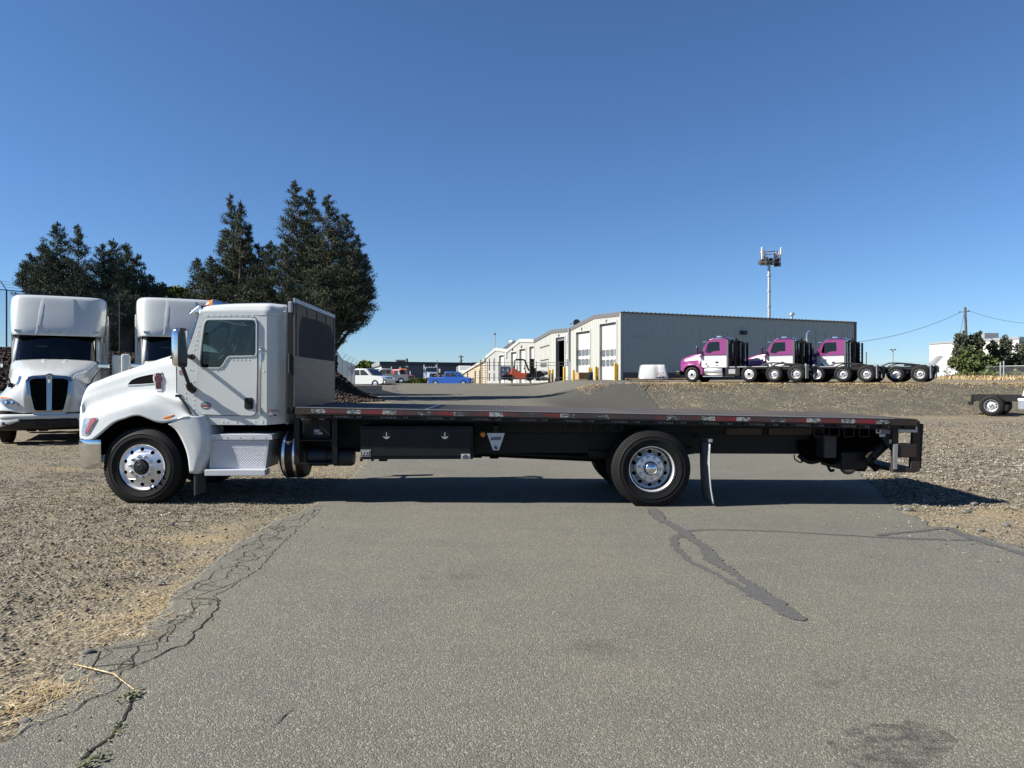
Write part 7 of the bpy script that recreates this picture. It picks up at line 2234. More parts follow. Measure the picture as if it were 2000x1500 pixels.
# ------------------------------------------------------------------ purple day cab tractors
paint('extender', (0.07, 0.07, 0.072), 0.5)
paint('grey_flap', (0.34, 0.35, 0.37), 0.5)
def make_purple():
    """local frame like the flatbed truck: nose towards -x, near side -y, origin under the steer axle"""
    T = empty('day_cab_tractor', (0, 0, 0))
    P, W = M['purple_paint'], M['white_gloss']
    net = [
     [(-1.12,0,.80),(-1.10,.4,.80),(-1.02,.7,.80),(-.92,.92,.80),(-.80,1.08,.78),(-.62,1.15,.70)],
     [(-1.14,0,1.30),(-1.12,.4,1.30),(-1.05,.64,1.28),(-.96,.82,1.22),(-.78,1.02,1.10),(-.52,1.16,.95)],
     [(-1.10,0,1.62),(-1.08,.38,1.60),(-1.00,.60,1.54),(-.90,.74,1.36),(-.55,1.00,1.30),(-.28,1.17,1.14)],
     [(-.70,0,1.78),(-.70,.42,1.76),(-.68,.66,1.70),(-.62,.80,1.46),(-.30,1.02,1.38),(0.0,1.17,1.17)],
     [(-.10,0,1.93),(-.10,.45,1.92),(-.10,.74,1.86),(-.08,.86,1.55),(.12,1.03,1.38),(.30,1.17,1.12)],
     [(.62,0,2.08),(.62,.5,2.06),(.62,.82,1.98),(.62,.93,1.6),(.62,1.05,1.28),(.58,1.16,.95)]]
    m = MB(); m.patch(net, 30, 30, mirror=1); m.build('hood', P, T, sm=60, solid=.02)
    for s in (1, -1):
        # white band sweeping along the hood side
        m = MB(); m.plate([(-.62,1.42),(-.66,1.50),(-.62,1.60),(-.2,1.66),(.2,1.76),(.66,1.80),(.66,1.36),(.35,1.40),(0,1.48),(-.35,1.46)], [], lambda a, b, t: (a, -s*(t-(b-1.5)*.28+a*.06), b), .915, .80); m.build('hood_stripe', W, T, bev=.01)
        # fender rear drop
        m = MB(); net2 = []
        for (x0, x1, z) in ((.30, .62, 1.12), (.50, .78, .95), (.60, .82, .75), (.64, .80, .50)): net2.append([(x0, -s*1.17, z), ((x0+x1)/2, -s*1.17, z), (x1, -s*1.12, z), (x1+.02, -s*.7, z)])
        m.patch(net2, 14, 12); m.build('fender_skirt', P, T, sm=60, solid=.015)
        # cab side: purple upper with window, white lower
        up = [(.66,1.80),(.66,2.10),(.98,2.62),(1.22,2.86),(2.42,2.86),(2.42,1.80)]
        wn_ = [(.92,2.02),(1.10,2.58),(1.22,2.70),(1.92,2.70),(1.95,2.10),(1.45,2.06),(1.28,1.94)]
        fn = lambda a, b, t: (a, -s*t, b)
        m = MB(); m.plate(up, [wn_], fn, 1.06, 1.02); d = m.build('cab_upper', P, T)
        m = MB(); m.plate(wn_, [], fn, 1.045, 1.04); m.build('door_window', M['glass_dark'], d)
        m = MB(); m.plate([(.66,.98),(.66,1.80),(2.42,1.80),(2.42,.98)], [], fn, 1.062, 1.02); lo = m.build('cab_lower', W, T)
        m = MB(); m.plate([(.66,1.795),(2.42,1.795),(2.42,1.845),(.66,1.845)], [], fn, 1.07, 1.03); m.plate([(.66,1.755),(2.42,1.755),(2.42,1.775),(.66,1.775)], [], fn, 1.07, 1.03); m.build('pinstripe', M['purple_deep'], lo)
        m = MB(); m.plate([(1.985,.98),(1.995,.98),(1.995,1.8),(1.985,1.8)], [], fn, 1.066, 1.03); m.build('door_gap', M['grey_plastic'], lo)
        m = MB(); m.plate(circle(1.75, 1.32, .13, 20, .07), [], fn, 1.068, 1.03); m.plate([(1.62,1.08),(1.85,1.08),(1.85,1.12),(1.62,1.12)], [], fn, 1.068, 1.03); m.plate(circle(1.0, 1.22, .06, 12), [], fn, 1.068, 1.03); m.plate(circle(1.12, 1.08, .06, 12), [], fn, 1.068, 1.03); m.build('door_logo', M['purple_deep'], lo)
        m = MB(); m.box(2.42, 2.56, min(-s*1.04, -s*1.12), max(-s*1.04, -s*1.12), .95, 2.78); m.build('side_extender', M['extender'], T, bev=.02)
        # mirror, antenna
        m = MB(); m.box(.42, .54, min(-s*1.26, -s*1.48), max(-s*1.26, -s*1.48), 1.85, 2.40); mi = m.build('mirror', M['purple_deep'], T, bev=.04)
        m = MB(); m.tube([(.5, -s*1.3, 1.95), (.75, -s*1.05, 1.98)], .03, 6); m.build('mirror_arm', M['black_plastic'], mi)
        m = MB(); m.cyl((.62, -s*1.12, 1.7), (.60, -s*1.14, 3.5), .012, 6); m.ico((.60, -s*1.14, 3.5), .035, 1); m.build('antenna', M['black_plastic'], T)
        # tank and steps
        m = MB(); m.lathe([(0, .80), (.26, .82), (.30, .88), (.30, 2.05), (.26, 2.12), (0, 2.14)], o=(0, -s*.80, .72), axis='x', n=24)
        tk = m.build('fuel_tank', M['aluminium'], T, sm=40)
        m = MB(); m.box(.78, 2.15, min(-s*.95, -s*1.13), max(-s*.95, -s*1.13), .36, .42); m.box(.9, 2.05, min(-s*1.0, -s*1.12), max(-s*1.0, -s*1.12), .78, .83); m.build('step', M['aluminium'], tk)
        m = MB(); m.box(2.30, 3.30, min(-s*.55, -s*1.05), max(-s*.55, -s*1.05), .42, .95); m.build('battery_box', M['black_paint'], T, bev=.02)
        m = MB(); m.box(2.55, 3.0, min(-s*1.05, -s*1.06), max(-s*1.05, -s*1.06), .55, .85); m.build('box_cover', M['grey_plastic'], T)
    # roof, windshield, back, bits on the roof
    net = []
    for (x, ze, zt) in ((1.02,2.66,2.68),(1.22,2.86,2.92),(1.7,2.88,3.03),(2.2,2.87,3.02),(2.5,2.85,2.88)):
        net.append([(x,-1.06,ze),(x,-.95,ze+(zt-ze)*.8),(x,-.5,zt),(x,0,zt+.02),(x,.5,zt),(x,.95,ze+(zt-ze)*.8),(x,1.06,ze)])
    m = MB(); m.patch(net, 16, 24); m.build('roof', M['purple_deep'], T, sm=60, solid=.02)
    m = MB(); m.patch([[(.70-.12*(1-(w/1.03)**2), w, 2.06) for w in (-1.03,-.5,0,.5,1.03)], [(.88-.1*(1-(w/1.03)**2), w, 2.38) for w in (-1.02,-.5,0,.5,1.02)], [(1.08-.06*(1-(w/1.03)**2), w, 2.70) for w in (-1.01,-.5,0,.5,1.01)]], 8, 16); m.build('windshield', M['glass_dark'], T, sm=60)
    m = MB(); m.bar((.86, -1.0, 2.74), (.86, 1.0, 2.74), .25, .03); m.build('visor', M['chrome'], T)
    for w in (-.7, -.35, 0, .35, .7): m = MB(); m.ico((1.3, w, 2.98), .07, 1, (1.6, .8, .7)); m.build('roof_lamp', M['chrome'], T, sm=60)
    for w in (-.55,): m = MB(); m.box(1.55, 1.85, w-.1, w+.1, 3.0, 3.12); m.build('roof_horn', M['chrome'], T, bev=.03)
    m = MB(); m.cyl((1.95, .3, 3.0), (1.95, .3, 3.35), .012, 6); m.ico((1.95, .3, 3.37), .04, 1); m.build('roof_antenna', M['black_plastic'], T)
    m = MB(); m.plate([(-1.04,.98),(1.04,.98),(1.04,2.86),(-1.04,2.86)], [rrect(-.6,.6,2.05,2.6,.08)], lambda a, b, t: (t, a, b), 2.46, 2.40); m.build('cab_back', M['purple_deep'], T)
    m = MB(); m.plate(rrect(-.6,.6,2.05,2.6,.08), [], lambda a, b, t: (t, a, b), 2.44, 2.43); m.build('rear_window', M['glass_dark'], T)
    # black frame: stack guard, hoses, pylon
    for w in (-.72, .72):
        m = MB(); m.cyl((2.85, w, .9), (2.85, w, 2.75), .10, 12); ex = m.build('exhaust_can', M['black_paint'], T, sm=40)
        m = MB(); m.plate([(w-.14,1.2),(w+.14,1.2),(w+.14,2.7),(w-.14,2.7)], [circle(w, 1.35+k*.25, .05, 8) for k in range(5)], lambda a, b, t: (t, a, b), 2.97, 2.96); m.build('heat_shield', M['black_plastic'], ex)
    m = MB(); m.bar((2.7, -1.05, 2.75), (2.7, 1.05, 2.75), .08); m.bar((2.7, -1.0, .95), (2.7, -1.0, 2.75), .08); m.bar((2.7, 1.0, .95), (2.7, 1.0, 2.75), .08); m.box(3.0, 3.1, -1.1, -.95, .95, 2.7); m.box(3.0, 3.1, .95, 1.1, .95, 2.7); m.build('headache_frame', M['black_void'], T)
    m = MB()
    for k in range(5):
        m.tube(catmull([(2.62,-.3+k*.15,1.9),(2.9,-.25+k*.12,1.35+.05*k),(3.3,-.2+k*.1,1.25),(3.6,0,1.0)], 14), .02, 6, caps=False)
    m.build('air_hose', M['rubber'], T)
    m = MB(); m.cyl((2.75, -.2, 2.75), (2.75, -.2, 3.0), .05, 8); m.bar((2.75, -.5, 2.85), (2.75, .2, 2.85), .06); m.build('work_light', M['black_paint'], T)
    # chassis
    m = MB()
    for w in (-.43, .43): m.box(-.9, 7.75, w-.04, w+.04, .72, 1.0)
    m.box(7.65, 7.75, -.5, .5, .6, 1.0); m.box(2.6, 6.0, -.42, .42, .55, .8)
    m.build('frame_rail', M['black_paint'], T)
    m = MB(); m.box(2.6, 5.1, -1.08, -.6, .98, 1.02); m.box(2.6, 5.1, .6, 1.08, .98, 1.02); m.build('deck_plate', M['aluminium_dull'], T)
    m = MB(); m.box(-1.22, -.85, -1.15, 1.15, .45, .80); m.build('bumper', M['black_paint'], T, bev=.08)
    m = MB(); m.lathe([(0,.0),(.45,.0),(.5,-.05),(.5,-.1)], o=(6.3, 0, 1.14), axis='z', n=24); m.box(6.3, 7.1, -.45, -.2, 1.0, 1.1); m.box(6.3, 7.1, .2, .45, 1.0, 1.1); m.build('fifth_wheel', M['black_paint'], T)
    m = MB()
    for w in (-.95, .95):
        m.tube(catmull([(4.7, w, 1.05),(5.2, w, 1.22),(5.9, w, 1.20),(6.6, w, 1.12)], 10), .05, 6)
    m.build('half_fender', M['black_paint'], T)
    for w in (-1, 1):
        m = MB(); m.box(7.50, 7.53, min(w*.62, w*1.2), max(w*.62, w*1.2), .22, 1.02); fl = m.build('mud_flap', M['grey_flap'], T)
        m = MB(); m.box(7.49, 7.50, min(w*.7, w*1.12), max(w*.7, w*1.12), .30, .38); m.build('flap_lettering', M['sticker_red'], fl)
        m = MB(); m.box(7.46, 7.56, min(w*.5, w*1.22), max(w*.5, w*1.22), 1.0, 1.08); m.box(7.40, 7.48, min(w*.9, w*1.0), max(w*.9, w*1.0), 1.04, 1.14); m.build('flap_hanger', M['bulb_grey'], fl)
    for s in (-1, 1):
        wheel(T, 0, s*1.03, .515, s, 'steer', lo=True); wheel(T, 3.95, s*1.03, .515, s, 'steer', lo=True)
        wheel(T, 5.55, s*1.06, .515, s, 'drive', dual=True, lo=True); wheel(T, 6.92, s*1.06, .515, s, 'drive', dual=True, lo=True)
    m = MB()
    for x in (0, 3.95, 5.55, 6.92): m.cyl((x, -1, .5), (x, 1, .5), .07, 8)
    m.build('axle', M['black_paint'], T)
    return T
pt = make_purple()
PYAW = R(-38)
def place_purple(o, px, Y, label):
    a = Vector(((px-1000)/F*Y, Y, 0))
    inw = Vector((-math.sin(PYAW), math.cos(PYAW), 0))
    p = a+inw*1.17
    o.location = (p.x, p.y, at(0, 746, Y-2.5).z)
    o.rotation_euler = (0, 0, PYAW)
    tag(o, label, 'truck', 'purple day cab tractors on the terrace')
place_purple(pt, 1351, 48.8, 'purple and white day cab tractor, leftmost of three, whole side visible')
p2 = copy_tree(pt); place_purple(p2, 1476, 49.2, 'purple and white day cab tractor in the middle, with tall exhaust stack')
p3 = copy_tree(pt); place_purple(p3, 1576, 49.4, 'purple and white day cab tractor, rightmost of three, rear frame exposed')
p2.rotation_euler.z += R(1.2); p3.rotation_euler.z -= R(1.5)
m = MB(); m.tube([(2.85, .72, 2.75), (2.85, .72, 3.25), (2.92, .72, 3.42), (3.05, .72, 3.52)], .07, 10); m.build('exhaust_stack', M['chrome'], p2, sm=50)
# ramp plates standing up at the tail of the rightmost tractor
for w in (-.4, .4):
    m = MB(); m.hexa([(7.2,w-.1,1.05),(7.5,w-.1,1.05),(7.5,w+.1,1.05),(7.2,w+.1,1.05),(7.75,w-.1,1.62),(8.0,w-.1,1.66),(8.0,w+.1,1.66),(7.75,w+.1,1.62)]); m.build('tail_ramp', M['grey_plastic'], p3)

# ------------------------------------------------------------------ black-framed tractor at the right border
def border_truck():
    Y = 35.2; p = at(1972, 811, Y)
    o = empty('day_cab_tractor', (p.x, p.y+1.0, hgt(p.x, p.y+1)+.02), R(-44), 'white tractor cut by the right border, bare black rear frame', 'truck')
    # local: nose towards +x
    m = MB()
    for w in (-.43, .43): m.box(-1.0, 5.5, w-.04, w+.04, .72, 1.06)
    m.box(-1.0, -.9, -.5, .5, .7, 1.05); m.build('frame_rail', M['black_paint'], o)
    m = MB(); m.cyl((-1.1, -.2, .6), (-1.1, .2, .6), .1, 10); m.bar((-1.1, 0, .6), (-.95, 0, .75), .1); m.build('tow_hitch', M['black_paint'], o)
    wheel(o, 0, -1.06, .515, -1, 'drive', dual=True, lo=True); wheel(o, 0, 1.06, .515, 1, 'drive', dual=True, lo=True)
    m = MB(); m.cyl((0, -1, .5), (0, 1, .5), .08, 10); m.build('axle', M['black_paint'], o)
    for s in (-1, 1):
        m = MB(); m.box(1.05, 2.8, min(s*.55, s*1.12), max(s*.55, s*1.12), .28, .92); t = m.build('fuel_tank', M['aluminium'], o, bev=.10)
        m = MB(); m.plate([(1.25,1.02),(1.45,1.75),(1.7,2.9),(4.2,2.9),(4.2,1.02)], [], lambda a, b, q: (a, s*q, b), 1.1, 1.04); c = m.build('cab_side', M['white_gloss'], o)
        m = MB(); m.plate(circle(1.66, 1.45, .24, 22, .26), [circle(1.66, 1.45, .17, 22, .19)], lambda a, b, q: (a, s*q, b), 1.13, 1.09); m.plate([(1.52,1.3),(1.59,1.28),(1.79,1.6),(1.72,1.62)], [], lambda a, b, q: (a, s*q, b), 1.13, 1.09); m.build('side_emblem', M['sticker_grey'], c)
    m = MB(); m.plate([(-1.04,1.02),(1.04,1.02),(1.04,2.9),(-1.04,2.9)], [], lambda a, b, q: (q, a, b), 1.7, 1.75); m.build('cab_back', M['white_gloss'], o)
    m = MB(); m.box(1.7, 4.2, -1.04, 1.04, 2.86, 2.95); m.build('roof', M['white_gloss'], o, bev=.04)
    m = MB(); m.box(4.2, 6.0, -.95, .95, .9, 1.9); m.build('hood', M['white_gloss'], o, bev=.2)
    wheel(o, 5.2, -1.02, .515, -1, 'steer', lo=True); wheel(o, 5.2, 1.02, .515, 1, 'steer', lo=True)
border_truck()

# ------------------------------------------------------------------ tower, poles, wires
def cell_tower():
    Y = 112; k = Y/F
    b = at(1502, 750, Y); o = empty('cell_tower', (b.x, Y, 1.9), 0, 'tall grey monopole cell tower with antenna panels behind the grey shed', 'tower')
    Z = lambda py: CAMZ+(750-py)*k-1.9
    X = lambda px: (px-1502)*k
    m = MB(); m.cyl((0, 0, 0), (0, 0, Z(512)), 3.6*k, 14, 2.6*k); m.build('mast', M['galvanised'], o, sm=50)
    m = MB()
    for py in (570, 540, 600): m.lathe([(3.6*k, Z(py)), (3.9*k, Z(py)), (3.9*k, Z(py)+.3), (3.5*k, Z(py)+.3)], axis='z', n=14)
    m.build('mast_flange', M['galvanised'], o)
    m = MB(); r = 18*k
    ring = [(r*math.cos(R(a)), r*math.sin(R(a)), Z(514)) for a in range(0, 361, 30)]
    m.tube(ring, .10, 6, caps=False)
    ring2 = [(r*math.cos(R(a))*.92, r*math.sin(R(a))*.92, Z(494)) for a in range(0, 361, 30)]
    m.tube(ring2, .06, 6, caps=False)
    for a in range(0, 360, 60): m.bar((0, 0, Z(511)), (r*math.cos(R(a)), r*math.sin(R(a)), Z(514)), .16); m.bar((0, 0, Z(517)), (r*math.cos(R(a)), r*math.sin(R(a)), Z(514)), .1)
    m.build('platform', M['fence_dark'], o)
    for (px, t, bt, w, yy, mat) in ((1486, 484, 508, 1.7, -.6, 'sticker_white'), (1524, 484, 500, 1.5, -.3, 'sticker_white'), (1491, 489, 496, 2.2, .9, 'sticker_white'), (1519.5, 490, 497, 1.6, .6, 'sticker_white'), (1516.5, 495, 500, 1.6, -1.0, 'sticker_white'), (1495, 488, 512, 1.2, .4, 'trim_grey'), (1507.5, 497, 512, 1.5, -1.2, 'fence_dark'), (1504, 498, 512, 1.2, 1.0, 'trim_grey'), (1521, 492, 514, 1.2, .9, 'fence_dark')):
        m = MB(); m.box(X(px-w), X(px+w), yy-.15, yy+.15, Z(bt), Z(t)); an = m.build('antenna_panel', M[mat], o, bev=.05)
        m = MB(); m.cyl((X(px), yy+.2, Z(517)), (X(px), yy+.2, Z(t+1)), .06, 6); m.build('antenna_pipe', M['fence_dark'], an)
    rg = random.Random(4)
    for kx in range(14):
        px = rg.uniform(1485, 1525); py = rg.uniform(506, 518)
        m = MB(); m.box(-.22, .22, -.2, .2, -.3, .3); m.build('radio_unit', M['fence_dark'], o, loc=(X(px), rg.uniform(-1, 1), Z(py)), rot=(0, 0, rg.uniform(0, 3)))
    for px in (1501, 1510): m = MB(); m.cyl((X(px), 0, Z(512)), (X(px), 0, Z(481)), .03, 5); m.build('whip_antenna', M['galvanised'], o)
cell_tower()

def utility():
    Y = 78; k = Y/F
    top, bot = at(1885, 600, Y), at(1889.5, 742, Y)
    o = empty('utility_pole', bot, 0, 'brown wooden utility pole above the right hand trees', 'pole')
    d = top-bot
    m = MB(); m.tube([(0, 0, -.5), tuple(d*.5), tuple(d)], [.17, .15, .12], 10); m.build('post', M['wood_old'], o, sm=50)
    m = MB(); m.bar(d+Vector((-.6, 0, -.55)), d+Vector((.5, 0, -.45)), .06); m.ico(tuple(d+Vector((-.6, 0, -.5))), .08, 1); m.ico(tuple(d+Vector((.35, 0, -.4))), .08, 1); m.build('insulator', M['trim_grey'], o)
    def wire(A, B, sag, name, label):
        A, B = Vector(A), Vector(B)
        q = tag(MB().tube([tuple((A.lerp(B, t/20))-A-Vector((0, 0, sag*4*(t/20)*(1-t/20)))) for t in range(21)], .02, 5, caps=False).build(name, M['fence_dark'], None, loc=A), label, 'wire')
    wire(at(1878, 609, Y), at(1674, 668, 69), .5, 'power_line', 'overhead wire from the utility pole down to the grey shed')
    wire(at(1890, 606, Y), at(2060, 632, Y-6), .5, 'power_line', 'overhead wire leaving the utility pole to the right')
    wire(at(1882.5, 614, Y), at(1872, 668, Y+2), .05, 'guy_wire', 'short guy wire slanting down left of the utility pole')
    # wooden pole far beyond the dark building, lamp post, small masts
    Y2 = 150; b = at(900.5, 745, Y2); o = empty('utility_pole', b, 0, 'thin distant utility pole with crossarm left of the sheds', 'pole')
    h = 51/F*Y2; m = MB(); m.cyl((0, 0, 0), (0, 0, h), .17, 8); m.build('post', M['wood_old'], o)
    m = MB(); m.bar((-.6, 0, h-.3), (.6, 0, h-.3), .14); m.bar((-.4, 0, h-1.4), (.4, 0, h-1.0), .12); m.build('crossarm', M['wood_old'], o)
    Y3 = 120; b = at(1744, 745, Y3); o = empty('lamp_post', b, 0, 'distant twin headed lamp post right of the purple tractors', 'lamp')
    h = 62/F*Y3; m = MB(); m.cyl((0, 0, 0), (0, 0, h), .09, 8); m.build('post', M['galvanised'], o)
    for s in (-1, 1): m = MB(); m.box(s*.2-.12*(1-s), s*.2+.12*(1+s), -.15, .15, h-.1, h+.12); m.build('lamp_head', M['trim_grey'], o)
    b = at(1692, 745, 105); o = empty('aerial_mast', b, 0, 'thin distant pole just right of the grey shed', 'mast')
    m = MB(); m.cyl((0, 0, 0), (0, 0, 58/F*105), .08, 6); m.build('pole', M['trim_grey'], o)
    b = at(854, 745, 98); o = empty('flag_pole', b, 0, 'slim grey pole before the dark building', 'pole')
    m = MB(); m.cyl((0, 0, 0), (0, 0, 41/F*98), .06, 6); m.build('pole', M['trim_grey'], o)
utility()

# ------------------------------------------------------------------ right hand fence, trees, white warehouse
def right_side():
    g = lambda px, Y: (at(px, 750, Y).x, Y, at(px, 746, Y).z)
    fence_run('yard_fence', [g(1849, 76), g(1912, 73), g(1954, 70), g(2060, 66)], 1.55, 'galvanised chain link fence below the right hand trees', barbed=False, mat='galvanised', post=3.2, sp=.12, wire=.007)
    fence_run('barbed_fence', [g(1670, 84), g(1730, 82), g(1850, 80)], 1.9, 'chain link fence with barbed wire arms behind the purple tractors', mat='galvanised', arm=(.35, 0), post=5.6, sp=.16, wire=.007)
    for (px, t, lab) in ((1954, 708, 'left of two tall fence posts at the right'), (1960.5, 706, 'right of two tall fence posts at the right')):
        b = at(px, 750, 66); o = empty('gate_post', b, 0, lab, 'post', 'tall gate posts')
        m = MB(); m.cyl((0, 0, -.3), (0, 0, (750-t)/F*66), .06, 10); m.build('pipe', M['galvanised'], o)
        m = MB(); m.ico((0, 0, (750-t)/F*66), .07, 1); m.build('cap', M['galvanised'], o)
    for (px, t, bt, tilt, lab) in ((1890, 739, 748, 0, 'short upright yellow marker post by the trees'), (1898, 732, 747, .25, 'leaning yellow marker post by the trees')):
        b = at(px, bt, 62); o = empty('marker_post', b, 0, lab, 'post', 'yellow marker posts')
        m = MB(); h = (bt-t)/F*62; m.bar((0, 0, -.1), (tilt*h*.6, 0, h), .09, .05); m.build('stake', M['yellow_paint'], o)
    # white warehouse
    o = empty('warehouse', (0, 0, 0), 0, 'long white warehouse behind the right hand trees', 'building')
    A, Bq, C = at(1815.5, 745, 128), at(1990, 745, 112), at(2120, 745, 128)
    zt = at(1815.5, 674, 128).z; zt2 = at(1990, 656, 112).z; zz = (zt+zt2)/2
    m = MB(); m.add([(A.x, A.y, 1), (Bq.x, Bq.y, 1), (Bq.x, Bq.y, zz), (A.x, A.y, zz)], [(0, 1, 2, 3)]); m.build('long_wall', M['door_white'], o)
    m = MB(); m.add([(Bq.x, Bq.y, 1), (C.x, C.y, 1), (C.x, C.y, zz), (Bq.x, Bq.y, zz)], [(0, 1, 2, 3)]); m.build('end_wall', M['wall_grey'], o)
    m = MB(); m.add([(A.x, A.y, zz), (Bq.x, Bq.y, zz), (C.x, C.y, zz), (A.x+20, A.y+22, zz)], [(0, 1, 2, 3)]); m.build('roof', M['trim_grey'], o)
    m = MB(); m.bar((A.x, A.y-.05, zz), (Bq.x, Bq.y-.05, zz), .2, .35); m.bar((Bq.x, Bq.y-.05, zz), (C.x, C.y, zz), .2, .35); m.build('parapet', M['bulb_grey'], o)
    p = at(1930, 662, 119); m = MB(); m.box(-1.3, 1.1, -1, 1, -.4, .95); m.build('roof_unit', M['bulb_grey'], o, loc=p, bev=.05)
    o = empty('warehouse', (0, 0, 0), 0, 'low pale distant sheds seen above the purple tractor frames', 'building')
    for (x0, x1, t, Y, mt) in ((1676, 1712, 724, 150, 'bulb_grey'), (1700, 1745, 728, 160, 'trim_grey'), (1768, 1782, 727, 140, 'sticker_white'), (1785, 1830, 730, 165, 'bulb_grey')):
        a, b = at(x0, 746, Y), at(x1, t, Y); m = MB(); m.box(a.x, b.x, Y, Y+6, 1.2, b.z); m.build('shed', M[mt], o)
right_side()

def broad_tree(label, blobs, Y, leaf, seed, dens=1.0, size=(.14, .32), group='trees at the right hand fence', hang=0.0):
    rg = np.random.default_rng(seed)
    bx = sum(b[0] for b in blobs)/len(blobs)
    p = at(bx, 746, Y); root = empty('leafy_tree', p, 0, label, 'tree', group)
    o = np.array(p); C, D, S = [], [], []
    tr = MB()
    for (px, py, rx, ry, dY) in blobs:
        c = np.array(at(px, py, Y+dY))-o; a, b = rx/F*Y, ry/F*Y
        n = int(dens*(700*a*b+150))
        nc = int(8+10*a*b)
        cen = rg.normal(0, 1, (nc, 3)); cen /= np.linalg.norm(cen, axis=1)[:, None]; cen *= rg.uniform(.45, .95, (nc, 1))
        idx = rg.integers(0, nc, n)
        P = (cen[idx]+rg.normal(0, .19, (n, 3)))*np.array([a, min(a, 2.0), b])
        C.append(c+P); d = P/np.array([a, a, b])+rg.normal(0, .6, (n, 3))+np.array([0, 0, .5-hang]); D.append(d); S.append(rg.uniform(size[0], size[1], n))
        for _ in range(4):
            e = c+cen[rg.integers(0, nc)]*np.array([a, a, b])*.8
            tr.tube([(0, 0, .0), tuple(np.array([0, 0, .6])+c*.35), tuple(e)], [.13, .08, .02], 6, caps=False)
    C = np.vstack(C); D = np.vstack(D); D /= np.linalg.norm(D, axis=1)[:, None]
    mesh_obj('crown', spray_mesh(C, D, np.concatenate(S), 'crown', leaf, rg, .42), None, root)['kind'] = 'stuff'
    tr.build('trunk', M['bark'], root, sm=60)
broad_tree('upright dark evergreen left of the utility pole at the right', [(1876,672,12,22,0),(1872,700,16,24,0),(1880,655,7,7,0)], 77, 'juniper_leaf_b', 41, 1.3)
broad_tree('upright dark evergreen just right of the utility pole', [(1905,670,14,20,0),(1902,700,18,22,0),(1912,655,7,6,0)], 78, 'juniper_leaf_b', 42, 1.3)
broad_tree('dark evergreen further right, its top cut into the white wall', [(1940,682,13,18,0),(1942,704,18,20,0)], 79, 'juniper_leaf_b', 43, 1.3)
broad_tree('pair of dark evergreens in front of the warehouse corner', [(1966,678,10,20,0),(1970,704,18,20,0)], 79, 'juniper_leaf_b', 44, 1.3)
broad_tree('dark evergreen at the right border', [(1996,690,12,26,0),(2010,705,20,30,0)], 79, 'juniper_leaf_b', 45, 1.2)
broad_tree('bushy light green tree spreading over the fence at the right', [(1870,712,16,16,0),(1890,715,20,20,-.6),(1912,712,20,18,-.3),(1935,708,18,14,0),(1888,690,14,14,0),(1915,695,14,12,0),(1896,735,14,10,0)], 73.5, 'broad_leaf', 46, 1.0, hang=.6)
hedge('dark low shrubs behind the fence at the right border', 1915, 2040, 706, 745, 80, 'juniper_leaf', 47, n=5000, size=(.2, .5), name='shrub', cat='shrub')
hedge('green and straw weeds along the right hand fence', 1850, 2040, 734, 748, 71, 'broad_leaf', 48, n=1800, size=(.15, .4), name='weed_row', cat='weeds', rough=.4)

# ------------------------------------------------------------------ far left: dark building, parked vehicles, hedge
def dark_building():
    o = empty('office_building', (0, 0, 0), 0, 'dark navy flat roofed building at the end of the drive', 'building')
    A, Bq, C = at(745, 748, 130), at(935, 748, 138), at(712, 748, 175)
    zt = at(745, 706, 130).z; zm = at(745, 713.5, 130).z
    m = MB(); m.add([(A.x, A.y, .8), (Bq.x, Bq.y, .8), (Bq.x, Bq.y, zm), (A.x, A.y, zm)], [(0, 1, 2, 3)]); m.build('front_wall', M['wall_slate'], o)
    m = MB(); m.hexa([(A.x-.2, A.y-.3, zm), (Bq.x, Bq.y-.3, zm), (Bq.x, Bq.y+1, zm), (A.x-.2, A.y+1, zm), (A.x-.2, A.y-.3, zt), (Bq.x, Bq.y-.3, zt), (Bq.x, Bq.y+1, zt), (A.x-.2, A.y+1, zt)]); m.build('parapet', M['wall_navy'], o)
    m = MB(); m.add([(A.x, A.y, .8), (C.x, C.y, .8), (C.x, C.y, zm), (A.x, A.y, zm)], [(0, 1, 2, 3)]); sw = m.build('side_wall', M['door_white'], o)
    m = MB(); m.hexa([(A.x-.3, A.y-.3, zm), (A.x+.2, A.y, zm), (C.x+.2, C.y, zm), (C.x-.3, C.y, zm), (A.x-.3, A.y-.3, zt), (A.x+.2, A.y, zt), (C.x+.2, C.y, zt), (C.x-.3, C.y, zt)]); m.build('side_parapet', M['bulb_grey'], o)
    for k in range(5):
        t = .05+.19*k; p = A.lerp(C, t); q = A.lerp(C, t+.06)
        m = MB(); m.add([(p.x-.05, p.y, 2.6), (q.x-.05, q.y, 2.6), (q.x-.05, q.y, 4.1), (p.x-.05, p.y, 4.1)], [(0, 1, 2, 3)]); m.build('window', M['pane_grey'], o)
    m = MB(); m.add([(A.x, A.y, zt), (Bq.x, Bq.y, zt), (Bq.x+2, Bq.y+45, zt), (C.x, C.y, zt)], [(0, 1, 2, 3)]); m.build('roof', M['wall_navy'], o)
    p = at(783, 706, 145); k = 145/F
    m = MB(); m.box(-8*k, 8*k, -1.5, 1.5, 5*k, 7.5*k); m.box(-6.5*k, 6.5*k, -1.2, 1.2, 0, 5*k); m.build('roof_unit', M['trim_grey'], o, loc=(p.x, p.y, zt))
    m = MB(); m.cyl((0, 0, 0), (0, 0, .9), .25, 8); q = at(794.5, 706, 140); m.build('roof_pipe', M['trim_grey'], o, loc=(q.x, q.y, zt))
    q = at(795, 716, 129.5); m = MB(); m.box(-.25, .25, -.2, 0, -.12, .12); m.build('wall_lamp', M['bulb_grey'], o, loc=q)
dark_building()
broad_tree('light green tree behind the white parked cars at the left', [(700,722,14,12,0),(716,716,14,10,0),(728,722,14,10,0),(740,728,12,9,0)], 150, 'hedge_leaf', 51, .5, size=(.4, .9), group='trees far down the drive')
